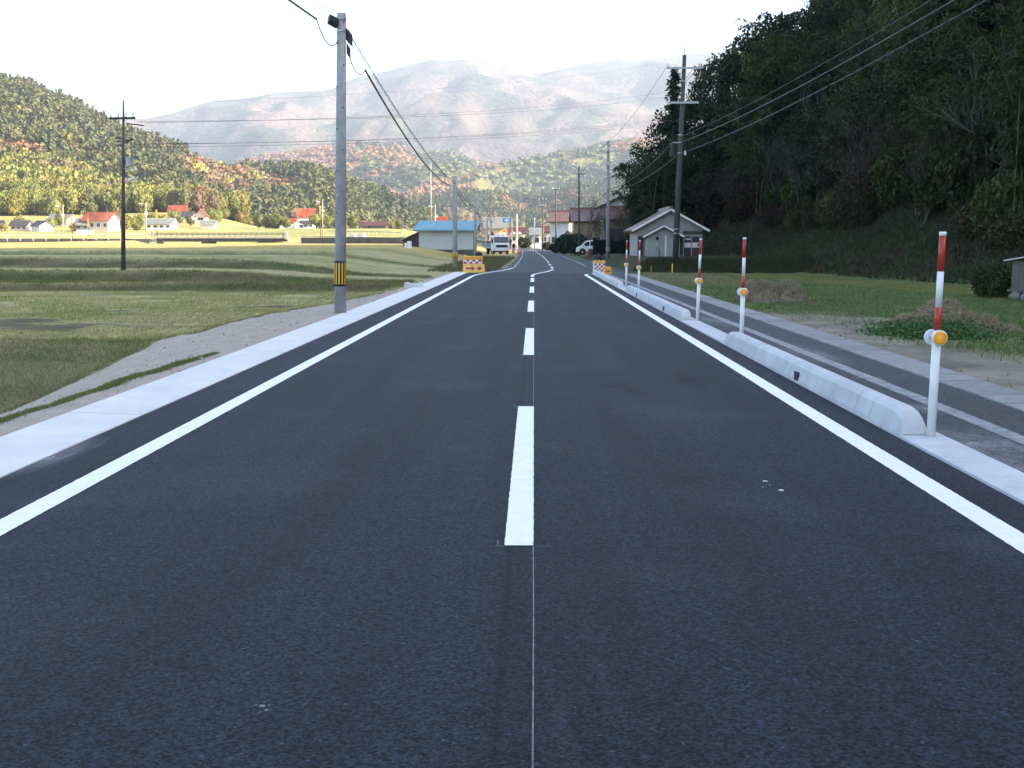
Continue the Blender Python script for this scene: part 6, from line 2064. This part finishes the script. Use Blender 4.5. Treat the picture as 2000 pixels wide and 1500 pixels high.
MB().lathe([(.125, .24), (.095, .40)], 14).build('white_collar', M['white'], e)
q = at(1015, 496, 171)
e = empty('traffic_cone', (q.x + .2, 171.5, 0.0), 0, 'second red traffic cone, just right of the first', 'traffic cone')
MB().lathe([(.17, .03), (.16, .05), (.04, .68), (.03, .70)], 14).build('cone', M['red'], e, smooth=True); MB().box(-.2, -.2, 0, .2, .2, .029).build('base', M['rubber'], e)

# signs at the far bend
q = at(990, 430, 225)
e = empty('direction_sign', (q.x, 225, gh(q.x, 225)), 0, 'blue direction sign at the far road bend', 'sign')
h_ = q.z - gh(q.x, 225)
MB().box(-.8, -.05, h_ - .45, .8, 0, h_ + .45).build('panel', M['blue_sign'], e, bevel=.01)
m = MB(); m.bar((0, -.06, h_ - .3), (0, -.06, h_ + .28), .02, .10); m.bar((-.45, -.06, h_ - .02), (.45, -.06, h_ - .02), .02, .08); m.build('route_lines', M['white'], e)
MB().tube([(1.0, .05, -.3), (1.0, .05, h_ + .3)], .07, 8).build('post', M['galv'], e); MB().bar((-.7, .04, h_ + .1), (1.0, .04, h_ + .1), .05, .06).build('arm', M['galv'], e)
q = at(986, 451, 190)
e = empty('works_sign', (q.x, 190, gh(q.x, 190)), 0, 'orange works sign with arrow right of the truck', 'sign')
h_ = q.z - gh(q.x, 190)
MB().box(-.38, -.03, h_ - .25, .38, 0, h_ + .25).build('panel', M['orange_board'], e); MB().bar((-.22, -.04, h_), (.2, -.04, h_), .02, .09).build('arrow', M['black'], e)
for s_ in (-.3, .3): MB().tube([(s_, .03, -.2), (s_, .03, h_ + .2)], .025, 6).build('leg', M['galv'], e)
q = at(1007.5, 457, 207); z0 = gh(q.x, 207); h_ = q.z - z0
e = empty('traffic_mirror', (q.x, 207, z0), 0, 'pair of round pale traffic mirrors on an orange post at the bend', 'traffic mirror')
MB().tube([(0, 0, -.3), (0, 0, h_ + .5)], .06, 8).build('post', M['orange_board'], e)
for s_ in (-.55, .55):
    o = MB().lathe([(0, -.09), (.2, -.07), (.38, 0), (.40, .03)], 18, (s_, -.12, h_), 'y').build('mirror', M['chrome'], e, smooth=True)
    MB().lathe([(.40, .031), (.44, .03), (.44, .06), (.3, .1)], 18, (s_, -.12, h_), 'y').build('rim', M['white'], o)
    MB().bar((0, 0, h_ + .1), (s_, -.06, h_), .05, .05).build('arm', M['orange_board'], e)

# ------------------------------------------------------------------ hay heaps
def heap(name, label, x, y, w, d, h, lobes, seed, straw=9000, mat=M['hay'], cat='hay heap', c=(.31, .255, .18)):
    e = empty(name, (x, y, gh(x, y) - .03), 0, label, cat)
    xs_ = np.linspace(-w / 2, w / 2, 46); ys_ = np.linspace(-d / 2, d / 2, 30)
    X_, Y_ = np.meshgrid(xs_, ys_)
    def hf(X_, Y_):
        Z_ = np.zeros_like(X_)
        for (cx, cy, rw, rd, hh) in lobes:
            r_ = np.sqrt(((X_ - cx) / rw) ** 2 + ((Y_ - cy) / rd) ** 2)
            Z_ = np.maximum(Z_, hh * np.clip(1 - r_ ** 2.6, 0, 1) ** .8)
        return Z_ * (.86 + .28 * fbm(X_ * 5, Y_ * 5, seed, 3)) - .02
    Z_ = hf(X_, Y_)
    n_, m_ = X_.shape
    i_ = np.arange(n_ - 1)[:, None] * m_ + np.arange(m_ - 1)[None, :]
    link('heap', np_mesh('heap', np.stack([X_.ravel(), Y_.ravel(), Z_.ravel()], 1), [np.stack([i_, i_ + 1, i_ + m_ + 1, i_ + m_], -1).reshape(-1, 4)], None, True), mat, e)
    px_ = rng.uniform(-w / 2, w / 2, straw * 2); py_ = rng.uniform(-d / 2, d / 2, straw * 2); pz_ = hf(px_, py_)
    k_ = pz_ > .03
    C = np.stack([px_[k_], py_[k_], pz_[k_] + .01], 1)[:straw]; n = len(C)
    D = unit(n); D[:, 2] = -np.abs(D[:, 2]) * .8; D[:, 1] *= .7; D /= np.linalg.norm(D, axis=1)[:, None]
    V_, F_ = leaves(C, D, rng.uniform(.08, .22, n), rng.uniform(.008, .018, n))
    cc = np.repeat(np.array(c)[None] * rng.uniform(.5, 1.5, (n, 1)), 4, 0)
    tag(link('straw', np_mesh('straw', V_, [F_], cc), M['grass'], e), kind='stuff')
    return e


heap('hay_heap', 'double-humped grey-brown hay heap behind the second snow pole', 6.35, 30.2, 2.0, 1.3, .62, [(-.35, 0, .62, .6, .62), (.42, 0, .50, .55, .58), (-.62, -.1, .42, .45, .30), (.62, -.05, .36, .4, .36)], 5)
heap('straw_heap', 'untidy straw and weed heap behind the nearest snow pole', 7.35, 20.2, 2.4, 1.7, .66, [(.0, .2, .55, .6, .56), (.45, .05, .6, .5, .36), (-.6, -.15, .6, .5, .34), (.9, -.3, .35, .3, .16)], 15, 8000, c=(.32, .26, .165))

# ------------------------------------------------------------------ wooden hut at the right edge
q = gnd(1985, 585)
e = empty('wooden_hut', (q.x + .42, q.y, gh(q.x + .42, q.y)), R(14), 'small weathered wooden hut on a stone base, cut by the right edge', 'hut')
for (x, y, s_) in [(-.32, -.3, .2), (0, -.32, .22), (.34, -.3, .2), (-.36, .1, .2), (.36, .1, .2), (-.1, .3, .2)]:
    bm = bmesh.new(); bmesh.ops.create_icosphere(bm, subdivisions=2, radius=s_)
    for v in bm.verts: v.co = Vector((v.co.x * 1.1, v.co.y, v.co.z * .8)) * random.uniform(.88, 1.1)
    me = bpy.data.meshes.new('base_stone'); bm.to_mesh(me); bm.free()
    link('base_stone', me, M['stone'], e, (x, y, .10))
MB().box(-.48, -.42, .22, .48, .42, .29).build('floor_board', M['wood_grey'], e)
MB().box(-.40, -.34, .29, .40, .36, 1.08).build('cabin', M['wood_grey'], e)
for i in range(7): MB().box(-.39 + i * .112, -.358, .30, -.39 + i * .112 + .100, -.342, 1.0).build('plank', M['wood_grey'], e)
for x in (-.40, .40): MB().box(x - .035, -.39, .29, x + .035, -.36, 1.09).build('corner_post', M['wood_grey'], e)
MB().prism([(-.60, 1.20), (.55, 1.06), (.55, 1.10), (-.60, 1.24)], -.55, .55, 'x').build('roof', M['galv'], e)

# ------------------------------------------------------------------ garden shrubs, hedge, stakes, culvert, stones
HB = [proto_shrub(3, 2.0, 1.5, 1700, .20), proto_shrub(4, 2.4, 2.2, 2300, .22), proto_shrub(5, 2, 2, 4200, .13, True)]
q0, q1 = at(1158, 500, 106), at(1242, 500, 104)
e = empty('clipped_hedge', ((q0.x + q1.x) / 2, 105, gh((q0.x + q1.x) / 2, 105) - .1), 0, 'clipped dark green hedge in front of the white van and farmhouse', 'hedge')
e.scale = ((q1.x - q0.x) / 2, .55, .68)
link('foliage', HB[2], M['leaf'], e)
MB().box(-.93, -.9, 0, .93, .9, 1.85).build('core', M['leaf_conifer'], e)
for (px, py, Y, s, mt, lb) in [
        (1085, 480, 165, 1.25, 'leaf', 'dark rounded garden shrub nearest the far road, below the white house'), (1100, 484, 158, 1.35, 'leaf', 'dark garden shrub in the middle of the garden below the white house'),
        (1116, 487, 150, 1.3, 'leaf', 'dark garden shrub next to the white van'), (1108, 478, 172, 1.6, 'leaf_conifer', 'tall dark pine-like shrub in front of the white house'),
        (1128, 480, 146, 1.5, 'leaf_conifer', 'dark shrub behind the nose of the white van'), (1090, 474, 180, 1.2, 'leaf', 'low shrub left of the white house wall'),
        (1024, 462, 240, 1.9, 'leaf_bamboo', 'yellow-green bush at the far bend of the road'), (985, 462, 260, 2.0, 'leaf', 'green hedge bush beyond the truck'),
        (1070, 474, 205, 1.3, 'leaf', 'small bush at the foot of the thin dark poles')]:
    p = at(px, py, Y); me = HB[random.randrange(2)]
    e = empty('garden_shrub', (p.x, Y, min(p.z, gh(p.x, Y) + .4) - .2), random.uniform(0, 6), lb, 'shrub'); e.scale = (s * .8, s * .8, s * .8)
    o = link('crown', me.copy(), M[mt], e); 
    MB().tube([(0, 0, -.3), (.03, 0, .5), (0, .05, 1.0)], [.06, .05, .03], 5).build('stem', M['bark'], e)
for (px, Y, s, lb) in [(1150, 133, .75, 'bare brown garden tree above the white van'), (1175, 122, .70, 'bare brown garden tree left of the grey cross-arm pole'), (1205, 116, .68, 'bare brown garden tree in front of the farmhouse'), (1228, 112, .55, 'bare brown garden tree beside the grey house')]:
    p = at(px, 480, Y); pr = random.choice(P_brown if Y < 130 else P_bare)
    plant('garden_tree', pr[0], pr[1], M['bark_pale'], M['leaf_brown'], (p.x, Y, gh(p.x, Y) - .1), random.uniform(0, 6), s, lb, 'tree', None)
q = gnd(1940, 565); q2 = at(1955, 560, 33)
plant('dark_bush', None, HB[1], None, M['leaf'], (q2.x - .25, 33, gh(q2.x, 33) - .2), 1, (.45, .45, .55), 'dark round bush left of the wooden hut', 'bush', None)
# wooden stakes by the bank
for (px, py, Y, h_, mt, lb) in [(1272, 527, 60, .36, 'wood_stake', 'short pale wooden stake left of the tall dark pole'), (1313, 527, 59.5, .5, 'yellow_band', 'yellow marker stake at the foot of the tall dark pole')]:
    p = at(px, py, Y); z_ = gh(p.x, Y)
    o = MB().prism([(-.03, 0), (.03, 0), (.03, h_), (0, h_ + .05), (-.03, h_)], -.03, .03, 'y').build('stake', M[mt]); o.location = (p.x, Y, z_ - .05); tag(o, lb, 'stake')
# culvert head by the left gutter
q = at(806, 556, 39.5)
e = empty('culvert_box', (q.x, 39.5, -.05), 0, 'pale concrete culvert box behind the left gutter', 'culvert')
m = MB(); m.box(-.30, 0, -.5, .28, .08, .22); m.box(-.30, .08, -.5, -.20, .8, .22); m.box(.18, .08, -.5, .28, .8, .22); m.build('box_wall', M['concrete'], e, bevel=.01)
MB().box(-.19, .09, -.2, .17, .78, .02).build('cover', M['concrete_old'], e)
o = MB().lathe([(.03, 0), (.045, .02), (.045, .07), (.02, .1)], 8).build('marker_pin', M['white']); o.location = (q.x + .42, 39.5, .02); tag(o, 'small white marker pin beside the culvert box', 'marker')
# stones on the verge
def rock(label, x, y, s, z=None):
    bm = bmesh.new(); bmesh.ops.create_icosphere(bm, subdivisions=2, radius=1)
    for v in bm.verts: v.co = Vector((v.co.x * s[0], v.co.y * s[1], v.co.z * s[2])) * random.uniform(.8, 1.15)
    me = bpy.data.meshes.new('rock'); bm.to_mesh(me); bm.free()
    o = link('rock', me, M['stone'], None, (x, y, (gh(x, y) + .02) if z is None else z)); tag(o, label, 'rock')
    return o
for (px, py, zz_, s, lb) in [(30, 793, -.8, (.11, .07, .05), 'flat grey rock at the left edge below the grass bank'), (392, 704, 0, (.05, .04, .03), 'dark stone beside the left gutter'),
                             (373, 707, -.05, (.05, .035, .025), 'dark clod just left of the stone by the gutter'), (352, 729, 0, (.02, .02, .015), 'tiny pebble on the sandy verge')]:
    p = gnd(px, py, zz_); rock(lb, p.x, p.y, s)

# ------------------------------------------------------------------ grass (uncountable): single-blade triangles
def blades(name, label, X_, Y_, hgt, wid, cols, lean=.5, kind='stuff', cat='grass', zoff=0.0):
    n = len(X_)
    Z_ = ground_h(X_, Y_) + zoff
    a = rng.uniform(0, 6.28, n); th = rng.uniform(0, 6.28, n); l_ = rng.uniform(0, lean, n)
    B = np.stack([X_, Y_, Z_ - .02], 1)
    s = np.stack([np.cos(a), np.sin(a), 0 * a], 1) * (wid / 2)[:, None]
    T = B + np.stack([np.cos(th) * l_ * hgt, np.sin(th) * l_ * hgt, hgt * (1 - .4 * l_)], 1)
    V = np.stack([B - s, B + s, T], 1).reshape(-1, 3)
    o = link(name, np_mesh(name, V, [np.arange(3 * n).reshape(n, 3)], np.repeat(cols, 3, 0)), M['grass'])
    return tag(o, label, cat, None, kind)


def tint(n, c, v=.3, w=.12):
    b_ = rng.uniform(1 - v, 1 + v, n); h_ = rng.normal(0, w, n)
    return np.clip(np.asarray(c) * b_[:, None] * np.stack([1 + h_, np.ones(n), 1 - h_], 1), .005, 1)


# left field stubble, in rows, and the grassy terrace banks
n = 150000
Yf = 20.3 + (43.0 - 20.3) * rng.uniform(0, 1, n) ** 1.0; Xf = -4.9 - rng.uniform(0, 1, n) ** 1.3 * (.48 * Yf + 2)
row = np.round(Xf / .30) * .30 + rng.normal(0, .05, n)
vwid = np.interp(Yf, SW_Y, SW_W)
k_ = (row < -4.24 - vwid - .02); row, Yf = row[k_], Yf[k_]
g_ = fbm(row / 3, Yf / 3, 81, 3)
dens = (rng.uniform(0, 1, len(row)) < .35 + .9 * g_) & (fbm(row / 2.0, Yf / 1.1, 91, 4) < .62)
row, Yf, g_ = row[dens], Yf[dens], g_[dens]
c_ = tint(len(row), (.33, .30, .125)); gm = (g_ > .55)[:, None]; c_ = np.where(gm, tint(len(row), (.24, .26, .085)), c_)
blades('rice_stubble', 'olive rice stubble covering the left field', row, Yf, rng.uniform(.05, .13, len(row)), rng.uniform(.008, .02, len(row)), c_, .6)
n = 170000
bandY = [(11.5, 20.9), (42.0, 43.6), (44.4, 46.4), (51.2, 53.4), (72, 75)]
pick = rng.choice(5, n, p=[.55, .13, .16, .10, .06])
Yb = np.array([rng.uniform(*bandY[i]) for i in range(5) for _ in range(0)] or [0.0])
lo_ = np.array([b_[0] for b_ in bandY])[pick]; hi_ = np.array([b_[1] for b_ in bandY])[pick]
Yb = rng.uniform(lo_, hi_); Xb = -4.9 - rng.uniform(0, 1, n) ** 1.2 * (.49 * Yb + 1)
Xb = np.where(pick == 0, -6.7 - rng.uniform(0, 1, n) * 4.2, Xb)
vwid = np.interp(Yb, SW_Y, SW_W)
k_ = Xb < -4.24 - vwid - .03; Xb, Yb = Xb[k_], Yb[k_]; n = len(Xb)
g_ = fbm(Xb / 1.6, Yb / 1.2, 83, 3)
c_ = np.where((g_ > .56)[:, None], tint(n, (.12, .165, .042)), np.where((g_ < .40)[:, None], tint(n, (.27, .225, .135)), tint(n, (.21, .19, .08))))
mixr = rng.uniform(0, 1, n)
c_ = np.where((mixr < .45)[:, None], tint(n, (.18, .17, .07)), c_)
near_ = Yb < 21.5
blades('bank_grass', 'rough dry and green grass on the terrace banks of the left fields', Xb, Yb, np.where(near_, rng.uniform(.04, .12, n), rng.uniform(.08, .2, n)), np.where(near_, rng.uniform(.006, .014, n), rng.uniform(.010, .026, n)), c_, 1.5)
# straggling tufts over the edge of the sandy verge
n = 9000
Ye = rng.uniform(8, 36, n); Xe = -4.24 - np.interp(Ye, SW_Y, SW_W) + rng.normal(-.03, .07, n) + .12 * (rng.uniform(0, 1, n) > .9) * rng.uniform(0, 3, n)
k_ = fbm(Xe * 3, Ye * 2.2, 55, 2) > .42; Xe, Ye = Xe[k_], Ye[k_]; n = len(Xe)
blades('verge_tufts', 'straggling dry tufts along the edge of the sandy verge', Xe, Ye, rng.uniform(.03, .11, n), rng.uniform(.005, .012, n), tint(n, (.20, .18, .085)), 1.4, zoff=.02)
# strip of turf between sand and gutter
n = 26000
Yt = rng.uniform(5.5, 15.6, n); wob = .10 * (vnoise(Yt * 1.5, Yt * 0, 3) - .5)
Xt = np.interp(Yt, [5.5, 9.2, 12, 15.7], [-4.66, -4.70, -4.66, -4.48]) + wob + rng.normal(0, .055, n) * np.interp(Yt, [5, 14, 15.7], [1, 1, .3])
blades('turf_strip', 'thin strip of green turf along the left gutter', Xt, Yt, rng.uniform(.02, .05, n), rng.uniform(.005, .011, n), tint(n, (.155, .17, .05)), .8, zoff=.035)
# right verge and field
n = 190000
Yr = 11 + (61 - 11) * rng.uniform(0, 1, n) ** .9; Xr = 5.1 + rng.uniform(0, 1, n) * (.46 * Yr + 1.5)
s_ = hill_s(Xr, Yr); n1 = fbm(Xr / 2.3, Yr / 2.3, 51, 4); n3 = fbm(Xr / .6, Yr / .6, 71, 3)
dd = 1 - sstep(6.2, 8.8, Xr + .9 * (n1 - .5) * 5 + np.maximum(0, Yr - 19) * .30)
k_ = (s_ < .3) & (rng.uniform(0, 1, n) > dd * .98) & (rng.uniform(0, 1, n) < .35 + n3 * .9)
Xr, Yr, n1, s_ = Xr[k_], Yr[k_], n1[k_], s_[k_]; n = len(Xr)
moss = (-s_ < 5.0) & (Yr > 22)
dryz = (Yr > 40) & (Xr < 9) & (rng.uniform(0, 1, n) < .7)
c_ = np.where(dryz[:, None], tint(n, (.20, .17, .09)), np.where(moss[:, None], tint(n, (.125, .125, .025), .2, .06), np.where((n1 > .52)[:, None], tint(n, (.065, .125, .028)), tint(n, (.11, .135, .04)))))
blades('verge_grass', 'patchy green grass on the right verge and field', Xr, Yr, np.where(moss, .05, rng.uniform(.04, .16, n)), rng.uniform(.008, .02, n), c_, 1.0)
# dark undergrowth on the bank below the wood, and on the riser before the house
n = 240000
Xu = rng.uniform(6, 44, n); Yu = rng.uniform(18, 96, n); s_ = hill_s(Xu, Yu)
k_ = (s_ > -.2) & (s_ < 14); Xu, Yu = Xu[k_], Yu[k_]; n = len(Xu)
c_ = np.where((fbm(Xu / 2, Yu / 2, 9, 3) > .5)[:, None], tint(n, (.036, .056, .017)), tint(n, (.052, .046, .022)))
blades('bank_undergrowth', 'dark weeds and ivy on the bank below the right-hand wood', Xu, Yu, rng.uniform(.10, .45, n), rng.uniform(.03, .10, n), c_, 1.4)
n = 40000
Xu = rng.uniform(5.6, 15, n); Yu = rng.uniform(59.8, 64, n)
blades('riser_grass', 'dark grass on the low terrace riser in front of the grey house', Xu, Yu, rng.uniform(.08, .25, n), rng.uniform(.015, .035, n), tint(n, (.042, .05, .018), .35, .2), 1.0)
# low ground cover leaves beside the straw heap
n = 5000
C = np.stack([rng.normal(6.75, .42, n), rng.normal(19.2, .55, n), np.zeros(n)], 1); C[:, 2] = ground_h(C[:, 0], C[:, 1]) + np.abs(rng.normal(0, .10, n))
D = unit(n); D[:, 2] *= .4; D /= np.linalg.norm(D, axis=1)[:, None]
V_, F_ = leaves(C, D, rng.uniform(.04, .09, n), rng.uniform(.03, .06, n))
tag(link('weed_patch', np_mesh('weed_patch', V_, [F_], np.repeat(tint(n, (.06, .13, .035)), 4, 0)), M['grass']), 'low leafy green weeds around the straw heap', 'weeds', None, 'stuff')
# rough stems on the far roadside by the truck
n = 9000
Xs = rng.uniform(-6, -2.2, n); Ys = rng.uniform(62, 125, n)
k_ = (Xs < road_x(Ys) - 3.1); Xs, Ys = Xs[k_], Ys[k_]; n = len(Xs)
blades('roadside_weeds', 'rough olive weeds along the old road below the truck', Xs, Ys, rng.uniform(.12, .4, n), rng.uniform(.03, .06, n), tint(n, (.12, .11, .05)), .8)

# clods and pebbles on the sandy verge
n = 1500
Yp_ = rng.uniform(6, 34, n); wv_ = np.interp(Yp_, SW_Y, SW_W)
Xp_ = -4.26 - wv_ * rng.uniform(0, 1, n); Zp_ = ground_h(Xp_, Yp_) + .022
tv = np.array([(1, 0, 0), (-.6, .9, 0), (-.6, -.8, 0), (0, 0, .9), (0, 0, -.6)]); tf = np.array([(0, 1, 3), (1, 2, 3), (2, 0, 3), (1, 0, 4), (2, 1, 4), (0, 2, 4)])
sz_ = rng.uniform(.004, .014, n) * np.where(rng.uniform(0, 1, n) > .93, 1.8, 1)
VV = (tv[None] * (1 + .35 * rng.normal(size=(n, 5, 1)))) * sz_[:, None, None] + np.stack([Xp_, Yp_, Zp_], 1)[:, None]
FF = (tf[None] + 5 * np.arange(n)[:, None, None]).reshape(-1, 3)
tag(link('verge_pebbles', np_mesh('verge_pebbles', VV.reshape(-1, 3), [FF], np.repeat(tint(n, (.30, .26, .22), .35, .05), 5, 0)), M['grass']), 'small clods and pebbles scattered over the sandy verge', 'pebbles', None, 'stuff')

# ------------------------------------------------------------------ haze
if HAZE_DENSITY > 0:
    m = bpy.data.materials.new('haze'); m.use_nodes = True
    nt = m.node_tree; nt.nodes.clear()
    out = nt.nodes.new('ShaderNodeOutputMaterial'); pv = nt.nodes.new('ShaderNodeVolumePrincipled')
    pv.inputs['Color'].default_value = (.70, .82, 1.0, 1)
    pv.inputs['Density'].default_value = HAZE_DENSITY
    pv.inputs['Anisotropy'].default_value = .2
    nt.links.new(pv.outputs[0], out.inputs['Volume'])
    hz = MB().box(-6500, -600, -12, 6500, 9500, 830).build('haze', m)
    tag(hz, 'pale blue autumn haze filling the valley', 'haze', None, 'stuff')
